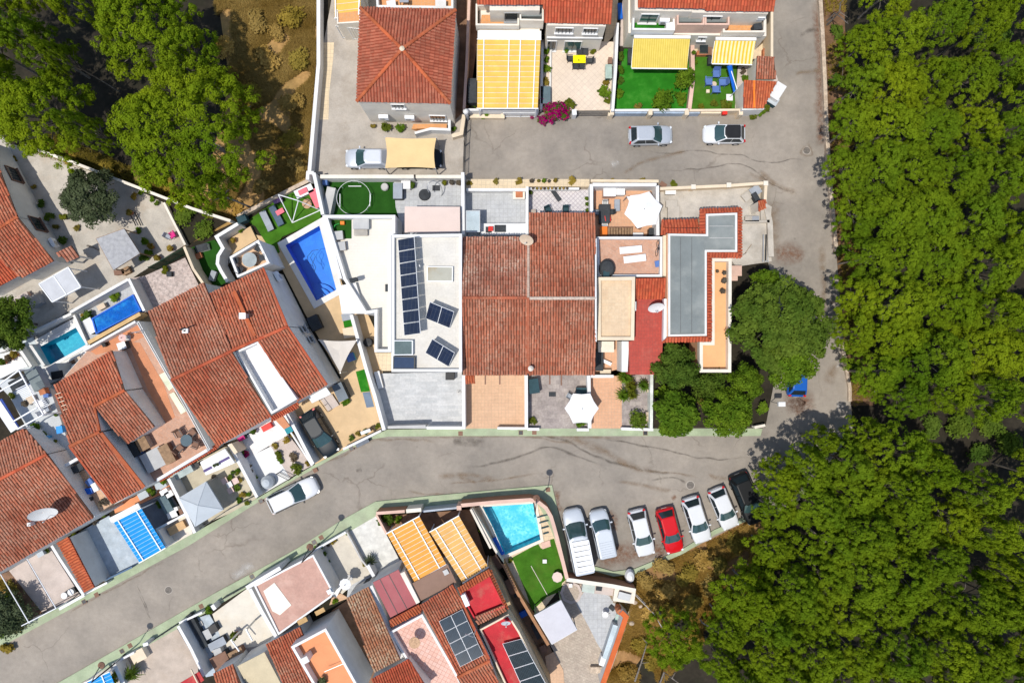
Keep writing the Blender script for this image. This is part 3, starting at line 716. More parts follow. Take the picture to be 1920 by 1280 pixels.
# ---------------------------------------------------------------- vegetation
def leafball(mb, c, rx, ry, rz, n, size, up=.2, flat=1.0, shell=.55, lobe=(0, 0, 0)):
 """n leaf blades through the outer part of an ellipsoid"""
 g = random.gauss; u = random.uniform; ap = mb.v.append
 for _ in range(n):
  x, y, z = g(0, 1), g(0, 1), g(0, 1); L = math.sqrt(x*x+y*y+z*z) or 1; x/=L; y/=L; z/=L
  if z < -.35: z = -z
  rr = shell + (1-shell)*u(0, 1)**.6
  px, py, pz = c[0]+x*rx*rr, c[1]+y*ry*rr, c[2]+z*rz*rr
  # leaf lies across the outward direction, tilted at random
  nx, ny, nz = x*.8+lobe[0]+g(0, .35), y*.8+lobe[1]+g(0, .35), z*.8+lobe[2]+up+g(0, .35)
  ax, ay, az = g(0, 1), g(0, 1), g(0, 1); d = (nx*ax+ny*ay+nz*az)/((nx*nx+ny*ny+nz*nz) or 1); ax-=d*nx; ay-=d*ny; az-=d*nz; A = math.sqrt(ax*ax+ay*ay+az*az) or 1; ax/=A; ay/=A; az/=A
  sx, sy, sz = ny*az-nz*ay, nz*ax-nx*az, nx*ay-ny*ax; B = math.sqrt(sx*sx+sy*sy+sz*sz) or 1
  s = size*u(.6, 1.25); w = s*.30*flat/B; b = len(mb.v)
  ap((px-sx*w, py-sy*w, pz-sz*w)); ap((px+sx*w, py+sy*w, pz+sz*w)); ap((px+ax*s, py+ay*s, pz+az*s))
  mb.f.append((b, b+1, b+2)); mb.m.append(0)
def pine_build(seed, heads=44, R_=4.4, top=10.0, low=4.0, puffs=18, blades=34, puff=.27, trunk_lean=0.6):
 """umbrella pine: rounded heads of needle tufts carried by limbs over an uneven dome"""
 def f():
  random.seed(seed); cr = MB(); tr = MB(); lx, ly = tv(trunk_lean), tv(trunk_lean)
  zc = low + (top-low)*.35; o = Vector((seed*3.1, seed*1.7, 0))
  tr.tube([(0, 0, -.1), (lx*.3, ly*.3, zc*.4), (lx, ly, zc)], .2, 7, 0, .13)
  for i in range(heads):
   a = i*2.39996+tv(.25); rad = R_*math.sqrt((i+.4)/heads)*random.uniform(.84, .98); rad *= 1+.22*mnoise.noise(Vector((math.cos(a)*1.3, math.sin(a)*1.3, 0))+o)
   x, y = lx+math.cos(a)*rad, ly+math.sin(a)*rad; r = random.uniform(.6, 1.05)
   z = top-r-(rad/R_)**2*(top-low)*.72+2.4*mnoise.noise(Vector((x*.27, y*.27, 0))+o)-random.uniform(0, .55)
   if i % 3 == 0: tr.tube([(lx*.7, ly*.7, zc*.75), ((x+lx)/2, (y+ly)/2, (z+zc)/2-.4), (x, y, z)], .08, 5, 0, .035)
   for k in range(puffs):
    th = random.uniform(0, 2*math.pi); ph = math.acos(1-random.uniform(0, 1.35)); q = random.uniform(.7, 1.05); d = (math.sin(ph)*math.cos(th), math.sin(ph)*math.sin(th), math.cos(ph))
    s = puff*random.uniform(.75, 1.3); leafball(cr, (x+d[0]*r*q, y+d[1]*r*q, z+d[2]*r*.85*q), s, s, s*.85, blades, .145, .25, 1.8, .6, (d[0]*.8, d[1]*.8, d[2]*.8))
  return [('trunk', tr, BARK, None), ('crown', cr, LEAF_PINE, None)]
 return f
def broad_build(seed, R_=3.0, top=6.0, lobes=14, n=260, size=.26, mat=None, low=2.0, lr=(.45, .85), rag=.3):
 def f():
  random.seed(seed); cr = MB(); tr = MB(); zc = low; lobes_ = int(lobes*2.6); m = int(n*.36); o = Vector((seed*2.3, seed, 0))
  tr.tube([(0, 0, -.1), (tv(.15), tv(.15), zc*.6), (0, 0, zc+.5)], .17, 7, 0, .1)
  for i in range(lobes_):
   a = 2*math.pi*(i*.618+tv(.06)); rad = R_*math.sqrt((i+.3)/lobes_)*random.uniform(.78, .96); rad *= 1+rag*mnoise.noise(Vector((math.cos(a)*1.5, math.sin(a)*1.5, 0))+o)
   r = random.uniform(*lr); x, y = math.cos(a)*rad, math.sin(a)*rad; z = top-r-(rad/R_)**2*(top-low)*.55-random.uniform(0, .7)+1.1*mnoise.noise(Vector((x*.6, y*.6, 0))+o)
   if i % 3 == 0: tr.tube([(0, 0, zc*.8), (x*.5, y*.5, (z+zc)/2), (x, y, z)], .07, 5, 0, .025)
   leafball(cr, (x, y, z), r*1.1, r*1.1, r*.85, m, size*.9, .2, 2.0, .35)
  return [('trunk', tr, BARK, None), ('crown', cr, mat or LEAF_MID, None)]
 return f
def shrub_build(seed, n=220, size=.16, mat=None, lobes=6, flower=None):
 """unit shrub about one metre across"""
 def f():
  random.seed(seed); cr = MB(); st = MB(); fl = MB()
  for i in range(lobes):
   a = random.uniform(0, 6.28); r = random.uniform(.05, .3); x, y, z = math.cos(a)*r, math.sin(a)*r, random.uniform(.2, .5); q = random.uniform(.18, .3)
   st.tube([(0, 0, 0), (x*.6, y*.6, z*.6), (x, y, z)], .02, 4, 0, .008); leafball(cr, (x, y, z), q, q, q*.8, n//lobes, size, .3, 1.8, .3)
   if flower: leafball(fl, (x, y, z+.03), q*1.15, q*1.15, q*.9, n//lobes//2, size*.9, .2, 2.4, .85)
  o = [('stems', st, BARK, None), ('foliage', cr, mat or LEAF_MID, None)]
  if flower: o.append(('blossom', fl, flower, None))
  return o
 return f
def frond_build(seed, n=16, mat=None, L=.8):
 """rosette of long arching leaves (yucca, aloe, dracaena)"""
 def f():
  random.seed(seed); cr = MB(); st = MB().cyl((0, 0), .07, 0, .5, 7)
  for h_ in range(3):
   for i in range(n):
    a = 2*math.pi*(i+h_*.37)/n+tv(.1); l = L*random.uniform(.7, 1.1)*(1-.2*h_); w = .05; d = Vector((math.cos(a), math.sin(a), 0)); s = Vector((-d.y, d.x, 0)); z0 = .45+.06*h_
    p = [Vector((0, 0, z0)), d*l*.5+Vector((0, 0, z0+.28+.14*h_)), d*l+Vector((0, 0, z0+.1*h_-.02))]
    cr.face([p[0]-s*w*.6, p[0]+s*w*.6, p[1]+s*w, p[1]-s*w]); cr.face([p[1]-s*w, p[1]+s*w, p[2]])
  return [('stem', st, BARK, None), ('leaves', cr, mat or LEAF_MID, None)]
 return f
SHM = {'mid': LEAF_MID, 'dark': LEAF_DARK, 'yel': LEAF_YEL, 'olive': LEAF_OLIVE, 'scrub': LEAF_SCRUB, 'dry': LEAF_DRY, 'brown': LEAF_BRN}
def shrub(label, px, py, r, kind='mid', z=.1, hz=1.0, group=None, flower=None, cat='shrub', name='shrub', den=1):
 """r = radius in photo pixels"""
 v = random.randrange(3); d = r*2*S/1.0; key = f'shrub_{kind}_{v}_{flower is not None}_{d > 1.6}'
 n, sz = (900, .085) if d > 1.6 else (260, .16)
 p = W(px, py, z+.4*d*hz); st = random.getstate()
 o = inst(key, shrub_build(v*7+3, n, sz, SHM[kind], 14 if d > 1.6 else 6, flower), name, label, cat, (p.x, p.y, z), random.uniform(0, 6.28), group, (d*1.15, d*1.15, d*hz))
 random.setstate(st); random.random(); return o
def frond(label, px, py, r, kind='mid', z=.1, group=None, cat='plant', name='spiky_plant'):
 d = r*S/.8; p = W(px, py, z+.5*d); st = random.getstate()
 o = inst('frond_'+kind, frond_build(5, 16, SHM[kind]), name, label, cat, (p.x, p.y, z), random.uniform(0, 6.28), group, d*1.1); random.setstate(st); random.random(); return o
def pot_build(mat, leafm, seed):
 def f():
  random.seed(seed); cr = MB()
  for i in range(4): leafball(cr, (tv(.1), tv(.1), .42+tv(.06)), .17, .17, .16, 45, .15, .4, 1.8, .3)
  return [('pot', MB().lathe((0, 0, 0), [(.11, 0), (.17, .26), (.19, .27), (.19, .32), (.15, .32), (.15, .28)], 12), mat, None), ('foliage', cr, leafm, None)]
 return f
POTM = {'clay': CLAY, 'black': BLACK, 'white': WHITE2, 'grey': GREYW}
def pot(label, px, py, r=5, kind='mid', z=.12, group=None, pm='clay'):
 p = W(px, py, z+.4); st = random.getstate()
 o = inst(f'pot_{kind}_{pm}', pot_build(POTM[pm], SHM[kind], 4), 'potted_plant', label, 'potted plant', (p.x, p.y, z), random.uniform(0, 6.28), group, r*S/.25); random.setstate(st); random.random(); return o
# ---------------------------------------------------------------- cars
def car_build(L, Wd, Hh, pm, roofm, style, glass=None, ribs=False):
 """+x is the front. body lofted along its length, cabin with separate glass"""
 glass = glass or GLASS
 def f():
  hw = Wd/2; o = []; hl = L/2
  belt = .92 if style != 'van' else 1.15
  st = {'hatch': [(-1, .52, .66), (-.985, .76, .78), (-.95, .90, .87), (-.85, .97, .92), (-.4, 1, .93), (.25, 1, .93), (.5, .99, .91), (.72, .965, .85), (.86, .90, .78), (.94, .79, .70), (.985, .60, .62), (1, .40, .55)],
    'van': [(-1, .90, 1.1), (-.985, .96, 1.15), (-.9, 1, 1.16), (-.3, 1, 1.16), (.35, 1, 1.15), (.6, .985, 1.08), (.78, .95, 1.0), (.9, .86, .9), (.97, .7, .78), (1, .5, .62)],
    'suv': [(-1, .70, .82), (-.98, .88, .94), (-.92, .96, 1.0), (-.85, .99, 1.02), (-.4, 1, 1.04), (.25, 1, 1.03), (.5, .99, 1.01), (.72, .965, .97), (.88, .90, .90), (.96, .77, .82), (1, .52, .66)]}[style]
  rings = []
  for x, w, zt in st:
   w *= hw; zb = .30 if abs(x) > .9 else .22
   half = [(w*.90, zb), (w*.995, .42), (w, .58), (w*.985, zt-.14), (w*.93, zt-.04), (w*.72, zt+.005), (w*.35, zt+.03), (0, zt+.038)]
   ring = [(x*hl, y, z) for y, z in half] + [(x*hl, -y, z) for y, z in reversed(half[:-1])]
   rings.append(ring)
  mb = MB(); mb.loft(rings); mb.sm = True; o.append(('body', mb, pm, None))
  cab = {'hatch': (-.90, -.68, .08, .47), 'van': (-.975, -.93, .24, .58), 'suv': (-.93, -.76, .10, .45)}[style]   # rear base, rear top, front top, front base
  rb, rt, ft, fb = [c*hl for c in cab]; z0 = (1.12 if style == 'van' else 1.0 if style == 'suv' else .90); zt = Hh; b0, b1 = hw*.94, hw*(.86 if style == 'van' else .74)
  def outl(xr, xf, hwid, z, rr=.12):
   p = [(xr+rr*.4, -hwid), (xr, -hwid+rr), (xr, hwid-rr), (xr+rr*.4, hwid), (xf-rr, hwid), (xf+.04, hwid*.55), (xf+.06, 0), (xf+.04, -hwid*.55), (xf-rr, -hwid)]
   return [(x, y, z) for x, y in p][::-1]
  cb = MB(); cb.loft([outl(rb, fb, b0, z0), outl(rt, ft, b1, zt-.05, .16), outl(rt+.12, ft-.12, b1*.86, zt, .16)]); cb.sm = False
  o.append(('cabin', cb, [pm], None))
  rp = MB(); rp.loft([outl(rt+.03, ft-.05, b1*.95, zt-.012, .16), outl(rt+.14, ft-.16, b1*.84, zt+.012, .16)]); o.append(('roof_panel', rp, roofm or pm, None))
  def lerp(a, b, t): return tuple(a[i]+(b[i]-a[i])*t for i in range(3))
  def glassq(name, q, ins=.08, off=.02):
   q = [Vector(p) for p in q]; m = sum(q, Vector())/len(q); n = (q[1]-q[0]).cross(q[2]-q[0]).normalized()
   if n.z < 0 and abs(n.z) > .05: n = -n
   if n.dot(m-Vector((0, 0, .9))) < 0: n = -n
   q = [p.lerp(m, ins)+n*off for p in q]
   if (q[1]-q[0]).cross(q[2]-q[0]).dot(n) < 0: q = q[::-1]
   o.append((name, MB().face(q), glass if name != 'windscreen' else TEALG if glass is GLASS else glass, None))
  zu = zt-.05
  # windscreen follows the curved front of the cabin
  ws = MB()
  lo = [(fb-.12, b0*.93), (fb+.04, b0*.55), (fb+.06, 0), (fb+.04, -b0*.55), (fb-.12, -b0*.93)]; hi = [(ft-.14, b1*.9), (ft+.03, b1*.55), (ft+.05, 0), (ft+.03, -b1*.55), (ft-.14, -b1*.9)]
  for i in range(4):
   a, b, c, d = (lo[i][0]+.02, lo[i][1], z0+.03), (lo[i+1][0]+.02, lo[i+1][1], z0+.03), (hi[i+1][0]+.02, hi[i+1][1], zu), (hi[i][0]+.02, hi[i][1], zu)
   ws.face([d, c, b, a])
  o.append(('windscreen', ws, TEALG, None))
  glassq('rear_window', [(rb, -b0*.86, z0+.06), (rb, b0*.86, z0+.06), (rt, b1*.86, zu), (rt, -b1*.86, zu)], .06)
  if style != 'van' or True:
   for sgn in (-1, 1):
    n = 2 if style != 'van' else 1
    for k in range(n):
     xa, xb = (rb+.15, fb-.3); ta, tb = (rt+.12, ft-.12)
     if style == 'van': xa, ta = fb-1.35, ft-1.0
     x0, x1 = xa+(xb-xa)*k/n, xa+(xb-xa)*(k+1)/n; t0, t1 = ta+(tb-ta)*k/n, ta+(tb-ta)*(k+1)/n
     glassq('side_window', [(x0, sgn*b0, z0+.04), (x1, sgn*b0, z0+.04), (t1, sgn*b1, zu-.03), (t0, sgn*b1, zu-.03)], .05)
  for sgn in (-1, 1):
   for x in (-.60*hl, .62*hl):
    w = MB().tube([(x, sgn*(hw-.19), .32), (x, sgn*(hw+.005), .32)], .32, 16); o.append(('wheel', w, RUBBER, None)); i = len(o)-1
    o.append(('rim', MB().tube([(x, sgn*(hw-.02), .32), (x, sgn*(hw+.02), .32)], .19, 12), METAL, i))
   o.append(('headlight', MB().box((hl*.895, sgn*hw*.70, .60), (.2, .3, .13), sgn*R(-32)), LAMPW, None))
   o.append(('tail_light', MB().box((-hl*.935, sgn*hw*.77, .62), (.16, .24, .28), sgn*R(24)), LAMPR, None))
   o.append(('mirror', MB().box((fb-.32, sgn*(hw+.07), z0-.02), (.12, .2, .14)), pm if style != 'suv' else BLACK, None))
  if ribs:
   for k in range(7):
    x = rt+.2+(ft-rt-1.3)*k/6; o.append(('roof_rib', MB().box((x, 0, zt+.01), (.05, b1*1.55, .035)), pm, None))
  o.append(('number_plate', MB().box((-hl*1.0, 0, .55), (.03, .5, .11)), WHITE2, None))
  return o
 return f
def car(label, px, py, deg, L, Wd, Hh, pm, style, key, roofm=None, glass=None, ribs=False, group=None, name='parked_car', cat='car'):
 p = W(px, py, Hh*.6); return inst('car_'+key, car_build(L, Wd, Hh, pm, roofm, style, glass, ribs), name, label, cat, (p.x, p.y, .004), R(deg), group)
# ---------------------------------------------------------------- ground, road, pavements
from mathutils.geometry import tessellate_polygon
def sheet(outer, holes, z):
 loops = [[Vector((x, y, z)) for x, y in ccw(outer)]] + [[Vector((x, y, z)) for x, y in ccw(h)] for h in holes]
 mb = MB()
 for lp in loops: mb.v += [tuple(v) for v in lp]
 for t in tessellate_polygon(loops):
  a, b, c = [Vector(mb.v[i]) for i in t]; mb.f.append(tuple(t) if (b-a).cross(c-a).z > 0 else tuple(reversed(t))); mb.m.append(0)
 return mb
POOL_BLUE = zF([(1040,745),(1380,550),(1550,1190)]) + [zK(1350,340)]
POOL_TURQ = z2([(345,372),(862,338),(925,700),(572,852)])
POOL_TEAL = [(75,650),(142,614),(161,646),(94,684)]
HOLES = [offset(ccw(P2(p, .16)), -.14) for p in (POOL_BLUE, POOL_TURQ, POOL_TEAL)]
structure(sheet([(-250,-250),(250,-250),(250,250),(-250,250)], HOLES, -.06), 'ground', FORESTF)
# dry open ground of the empty plots
floor('terrain', [(380,-200),(600,-200),(597,60),(577,335),(440,416),(345,462),(300,400),(390,330),(430,150)], -.02, DRY, -.04)
floor('terrain', [(1066,1088),(1118,1068),(1190,1074),(1279,1036),(1407,972),(1440,980),(1400,1060),(1320,1120),(1250,1170),(1190,1250),(1130,1400),(1090,1400),(1170,1180)], -.02, mk('brown_slope_earth', (.38, .21, .085), .95, .28, .5, fine=3, stain=(.15, .09, .035), stain_amt=.75, stain_scale=.25, lo=.42, hi=.62, bmp=.4), -.04)
floor('terrain', [(1541,-100),(1580,-100),(1590,240),(1600,430),(1640,760),(1596,760),(1585,680),(1564,420),(1550,237)], -.02, LITTER, -.04)
floor('terrain', [(-60,1170),(54,1166),(60,1180),(-60,1245)], -.012, DRY, -.04)
floor('terrain', [(-80,1080),(0,1076),(56,1165),(-80,1240)], -.008, DRY, -.04)
road = structure(MB().prism(P2([(-300,1374),(54,1180),(553,894),(692,822),(729,812),(868,812),(866,210),(1440,205),(1440,-300),(1537,-300),(1539,0),(1547,162),(1555,312),(1564,420),(1582,654),(1595,751),(1600,810),(1480,960),(1407,972),(1279,1037),(1191,1076),(1118,1070),(1068,1085),(1060,1030),(1040,950),(1033,912),(920,922),(800,933),(704,943),(640,978),(560,1029),(400,1116),(120,1276),(-300,1520)], 0), -.05, 0), 'road', ASPH)
def ribbon(pts, wdt, mat, z=.004, wob=.15):
 P = [W(x, y, 0) for x, y in pts]; Q = []
 for i in range(len(P)-1):                                       # Catmull-Rom through the points
  p0, p1, p2, p3 = P[max(i-1, 0)], P[i], P[i+1], P[min(i+2, len(P)-1)]
  for j in range(8):
   t = j/8; Q.append(.5*((2*p1)+(p2-p0)*t+(2*p0-5*p1+4*p2-p3)*t*t+(3*p1-p0-3*p2+p3)*t*t*t))
 Q.append(P[-1]); N = len(Q); mb = MB(); uv = []
 for i, q in enumerate(Q):
  d = (Q[min(i+1, N-1)]-Q[max(i-1, 0)]).normalized(); n = Vector((-d.y, d.x, 0)); w = wdt*(.7+.6*mnoise.noise(q*.7)+.3)*.5; o = n*mnoise.noise(q*.9+Vector((5, 2, 1)))*wob
  e = min(1, i/(N*.15+1e-6), (N-1-i)/(N*.15+1e-6))
  for s, a in ((-1, 0), (0, 1), (1, 0)): v = q+o+n*(s*w); mb.v.append((v.x, v.y, z)); uv.append((e, a))
 for i in range(N-1):
  for k in (0, 1): mb.f.append((i*3+k+1, i*3+k, i*3+3+k, i*3+4+k)); mb.m.append(0)
 o = part(mb, 'road_stain', mat, road, kind='stuff'); L = o.data.uv_layers.new(name='UVMap')
 for lp in o.data.loops: L.data[lp.index].uv = uv[lp.vertex_index]
zz = .004
for pts, w, m in [
 (z8([(300,440),(640,470),(820,440),(1000,450),(1150,480),(1330,480),(1440,530),(1640,560),(1870,520),(1960,540)]), .16, ST_DARK),
 (z8([(560,640),(800,630),(1000,615),(1230,570),(1400,600),(1500,660),(1570,730),(1740,830),(1920,880)]), .16, ST_DARK),
 (z8([(150,690),(330,560),(600,490),(800,445)]), .5, ST_BRN), (z8([(1500,650),(1600,720),(1750,820),(1900,880)]), .6, ST_BRN),
 (zT([(-20,870),(200,880),(360,920),(440,940),(640,960),(820,1020),(1000,1050),(1240,1070),(1500,1050)]), .22, ST_DARK),
 (zT([(-900,790),(-400,860),(-100,1000),(170,1110),(350,1150),(600,1200),(780,1210)]), .35, ST_DARK),
 (zT([(-400,830),(-200,880),(100,1010),(330,1140),(560,1190)]), .9, ST_BRN),
 (z4([(150,0),(300,80),(500,120),(760,140),(1000,180)]), .3, ST_BRN), (z4([(540,210),(760,185),(880,250)]), .25, ST_DARK), (z4([(200,230),(420,250),(640,310),(740,300)]), .5, ST_BRN),
 (z4([(1100,150),(1250,200),(1500,190)]), .5, ST_BRN), (z4([(900,260),(940,230),(970,270),(930,295),(895,265)]), .25, ST_DARK),
 (zS([(820,840),(1000,860),(1250,900),(1400,930)]), .3, ST_BRN), (zS([(150,890),(300,900),(480,900)]), .9, ST_DARK),
 (zS([(-200,850),(300,838),(900,836),(1500,850),(1900,860)]), .35, ST_BRN), (zS([(300,1150),(700,1080),(1100,950),(1300,1000),(1700,1160)]), .3, ST_DARK),
 (zS([(0,1240),(300,1230),(600,1280)]), .6, ST_BRN), (z2([(0,140),(400,110),(900,40)]), .3, ST_BRN), (z2([(100,80),(200,100),(290,140)]), .5, ST_BRN),
 (zR([(380,1200),(800,1060),(1120,900),(1500,870),(1800,890)]), .35, ST_BRN), (zX([(720,300),(800,450),(860,630)]), .12, ST_DARK), (zV([(1380,900),(1440,1030),(1500,1180)]), .12, ST_DARK),
 (zX([(200,1130),(600,920),(1000,700),(1400,460),(1900,150)]), .3, ST_BRN), (zX([(0,600),(500,330),(1000,60)]), .25, ST_BRN),
 (zX([(1680,240),(1800,150),(1900,100)]), 1.0, ST_PALE), (zD([(360,0),(385,400),(390,900),(400,1100)]), 1.1, ST_RED), (zD([(300,1060),(330,1160),(250,1150),(290,1090)]), .3, ST_BRN),
 (zD([(230,270),(300,235),(380,225)]), .5, ST_DARK), (zD([(200,560),(300,540),(400,530)]), .5, ST_BRN), (z8([(30,580),(70,560),(100,540)]), .9, ST_PALE),
 (zO([(700,290),(900,300),(1000,340)]), 2.2, ST_RED), (zO([(1180,200),(1190,600),(1210,900)]), .8, ST_BRN), (zU([(480,420),(700,380),(560,500)]), 2.5, ST_RED), (zU([(900,200),(960,100),(990,0)]), 1.2, ST_BRN),
 (z4([(0,1050),(250,960),(500,930),(900,800)]), 2.2, ST_RED), (z4([(100,850),(260,920)]), 1.2, ST_RED), (z4([(600,900),(660,1000)]), 1.0, ST_RED), (z4([(1200,640),(1420,540)]), 1.2, ST_RED), (z4([(740,400),(790,370)]), .6, ST_RED),
 (z2([(1090,200),(1100,320),(1120,420)]), .8, ST_RED), (z2([(1600,420),(1650,480),(1660,620)]), .9, ST_RED), (zR([(1000,1190),(1060,1170)]), .5, ST_DARK), (zZ([(1100,100),(1300,140),(1600,120)]), .3, ST_BRN),
 (zU([(1010,20),(1030,40)]), .7, ST_PALE), (zU([(1000,430),(1110,410)]), 1.0, ST_PALE), (zI([(1620,20),(1900,160)]), .5, ST_BRN), (zI([(1860,300),(1870,600),(1850,860)]), 1.6, ST_BRN)]:
 ribbon(pts, w, m, zz); zz += .0006
pav_hi = [(-60,1228),(54,1163),(157,1112),(313,1026),(482,934),(591,870),(645,842),(726,805),(870,803),(1430,803),(1426,817),(870,817),(729,818),(692,824),(636,852),(553,898),(356,1021),(60,1180),(-60,1245)]
floor('pavement', pav_hi, .13, GREENP, -.05)
pav_lo = [(-20,1350),(120,1273),(400,1113),(480,1070),(535,1040),(560,1026),(640,975),(704,940),(800,930),(920,919),(1035,909),(1044,949),(1061,1020),(1069,1078),(1062,1084),(1048,1030),(1030,985),(1008,944),(990,938),(866,948),(714,962),(584,1037),(480,1091),(390,1146),(217,1243),(120,1297),(-20,1372)]
floor('pavement', pav_lo, .13, GREENP, -.05)
floor('kerb', [(1069,1068),(1118,1062),(1150,1071),(1190,1066),(1279,1029),(1339,993),(1405,965),(1410,972),(1340,1002),(1280,1038),(1190,1076),(1150,1080),(1118,1071),(1070,1078)], .13, GREENP, -.05)
IRON = mk('cast_iron', (.17, .15, .13), .8, .2, 6)
def cover(px, py, s, deg, mat, label, name='drain_cover', rnd=False, z=.13):
 p = W(px, py, z); mb = MB()
 T = thing(name, label, 'drain cover' if not rnd else 'manhole', (p.x, p.y, z))
 if rnd:
  part(MB().cyl(p, s, z-.02, z+.008, 20), 'ring', CONC, T); part(MB().cyl(p, s*.84, z-.02, z+.012, 20), 'lid', IRON, T)
 else:
  part(MB().box((p.x, p.y, z-.02), (s, s, .026), R(deg)), 'frame', BROWN, T); part(MB().box((p.x, p.y, z-.02), (s*.8, s*.8, .03), R(deg)), 'lid', mat, T)
 return T
DR = 'square drain covers in the green pavements'
for i, (x, y, d, t) in enumerate([(*zV(965,930),28,'brown square drain cover by the red tiled wall, upper of two'),(*zV(840,1000),28,'brown square drain cover by the red tiled wall, lower of two'),(*zS(232,812),0,'square drain cover below the grey paved villa patio'),
 (*zS(835,805),0,'square drain cover left of the stone patio corner'),(*zS(970,802),0,'square drain cover right below the stone patio planter'),(*zR(955,962),25,'square drain cover below the sandy drive gate'),(*zR(592,1178),25,'square drain cover beside the cactus garden corner'),
 (*zQ(1330,1168),28,'square drain cover above the white pickup bonnet'),(*zX(1372,512),28,'square drain cover near the black patio corner hedge'),(*zX(580,960),28,'dark square drain cover near the brown patio gate'),(*zX(660,905),28,'larger brown square cover next to lamp shadow'),
 (*zX(1880,215),28,'square drain cover beside the pink terrace front wall'),(*zZ(225,572),28,'square drain cover near the white gravel yard corner, upper'),(*zZ(155,618),28,'square drain cover near the white gravel yard corner, lower'),(*z2(1000,200),5,'square drain cover at the pavement corner by the lamp'),(*zT(480,808),0,'square drain cover below the striped white wall')]):
 cover(x, y, .42, d, DMETAL if i % 2 else BROWN, t)
cover(*zX(1045,350), .38, 0, None, 'round manhole cover in the middle of the diagonal road', 'manhole_cover', True, .004)
cover(*z4(930,262), .42, 0, None, 'round rusty manhole above the parked white cars', 'manhole_cover', True, .004)
cover(*zD(290,1130), .38, 0, None, 'round manhole cover on the road by the wood', 'manhole_cover', True, .004)
# roadside walls
wall('low rough stone wall along the road by the wood, upper stretch', zD([(392,-40),(410,240),(430,650),(440,950)]) + [(1555,312)], .45, .3, STONEW, -.05)
wall('low stone wall along the wood below the road bend', [(1556,330),(1564,420),(1569,472)], .4, .3, STONEW, -.05)
wall('low pale kerb wall along the wood near the blue car', [(1580,640),(1585,680),(1594,727),(1594,752)], .3, .25, STONEW, -.05)
# street lamps
def lamp(label, head, base, hh=5.4):
 h = W(*head, hh); b = W(*base, 0); T = thing('street_lamp', label, 'street lamp', (b.x, b.y, .1), 'street lamps along the diagonal road')
 part(MB().tube([(b.x, b.y, .1), (b.x, b.y, 4.2), (b.x, b.y, hh-.15)], .075, 8, 0, .05), 'pole', DMETAL, T)
 m = Vector((b.x, b.y, hh-.15)).lerp(Vector((h.x, h.y, hh)), .5)+Vector((0, 0, .12))
 part(MB().tube([(b.x, b.y, hh-.2), m, (h.x, h.y, hh+.05)], .04, 7), 'arm', DMETAL, T)
 part(MB().lathe((h.x, h.y, hh-.25), [(.12, 0), (.3, .06), (.29, .14), (.12, .26), (.05, .33)], 16), 'lamp_head', BROWN, T)
 part(MB().cyl(h, .24, hh-.27, hh-.245, 16), 'diffuser', LAMPW, T); part(MB().cyl(b, .14, .1, .5, 10), 'base', DMETAL, T)
lamp('street lamp with round brown head beside the white gravel yard', (580,1026), (598,1020))
lamp('street lamp with round brown head near the blue awning corner', (188,1248), (236,1226))
lamp('street lamp at the rounded corner of the turquoise pool wall', (1006,934), (1000,936))
# ================================================================ TOP BLOCK
# --- plot of the hip-roofed house
floor('courtyard', zA([(580,-80),(1590,-80),(1560,860),(1560,1310),(440,1310),(455,900),(480,480)]), .06, CONC)
floor('path', zA([(490,320),(585,320),(580,430),(548,700),(543,898),(455,898),(470,520)]), .075, CREAMF)
wall('white coped boundary wall between the dry plot and hip-roofed house', zA([(468,-60),(468,480),(432,900),(398,1310)]), 1.3, .28, WHITE2)
hip = thing('house', 'two-storey house with red four-sided tiled hip roof', 'house', W(760,230))
ev = [(669,190),(844,194),(854,19),(676,15)]; ap = (754,92); ze, za = 5.8, 7.5
for a, b in ((0, 1), (1, 2), (2, 3), (3, 0)):
 slope(hip, [(*ev[a], ze), (*ev[b], ze), (*ap, za)], TILE_HIP, TDECKR, .26, .42)
for e in ev: ridge(hip, (*e, ze+.08), (*ap, za+.08), TILE_ORG, .15)
part(MB().lathe(W(*ap, za+.1), [(.2, 0), (.22, .1), (.05, .22)], 10), 'finial', CREAM, hip)
hp = offset(ccw(P2(ev, ze)), .06); part(MB().prism(hp, 0, ze-.12), 'wall', CREAMW, hip)
fr = sorted(hp, key=lambda q: q[1])[:2]; fr.sort(); a, b = fr
window(hip, a, b, .42, 1.2, 4.3, 5.2, WHITE2, bars=3); window(hip, a, b, .82, 1.5, 1.2, 2.5, WHITE2, bars=4)
ac_unit('air conditioner on the hip-roofed house front, left of two', a, b, .20, 1.9); ac_unit('air conditioner on the hip-roofed house front, middle of wall', a, b, .5, 1.9)
st = thing('front_steps', 'orange tiled front steps with white balustrade below hip-roofed house', 'steps', W(810,236))
part(slab(zA([(1205,930),(1430,930),(1430,965),(1205,965)]), .9, .06), 'landing', ORANGEF, st)
for i in range(3): part(slab(zA([(1190-i*12,968),(1205-i*12,930),(1205,930),(1205,968)]), .7-.2*i, .06), 'step', ORANGEF, st)
wall('white stepped balustrade wall of the orange front steps', zA([(1190,998),(1310,966),(1450,972),(1450,900)]), 1.3, .18, WHITE2)
shrub('mixed flowering bush at the foot of the cream house wall', *zA(980,945), 11, 'yel'); shrub('smaller dark bush at the cream house wall', *zA(1080,955), 9, 'mid')
shrub('brownish creeper at the left corner of the cream house', *zA(882,945), 6, 'scrub'); shrub('low plant beside the white front steps', *zA(1480,960), 6, 'mid')
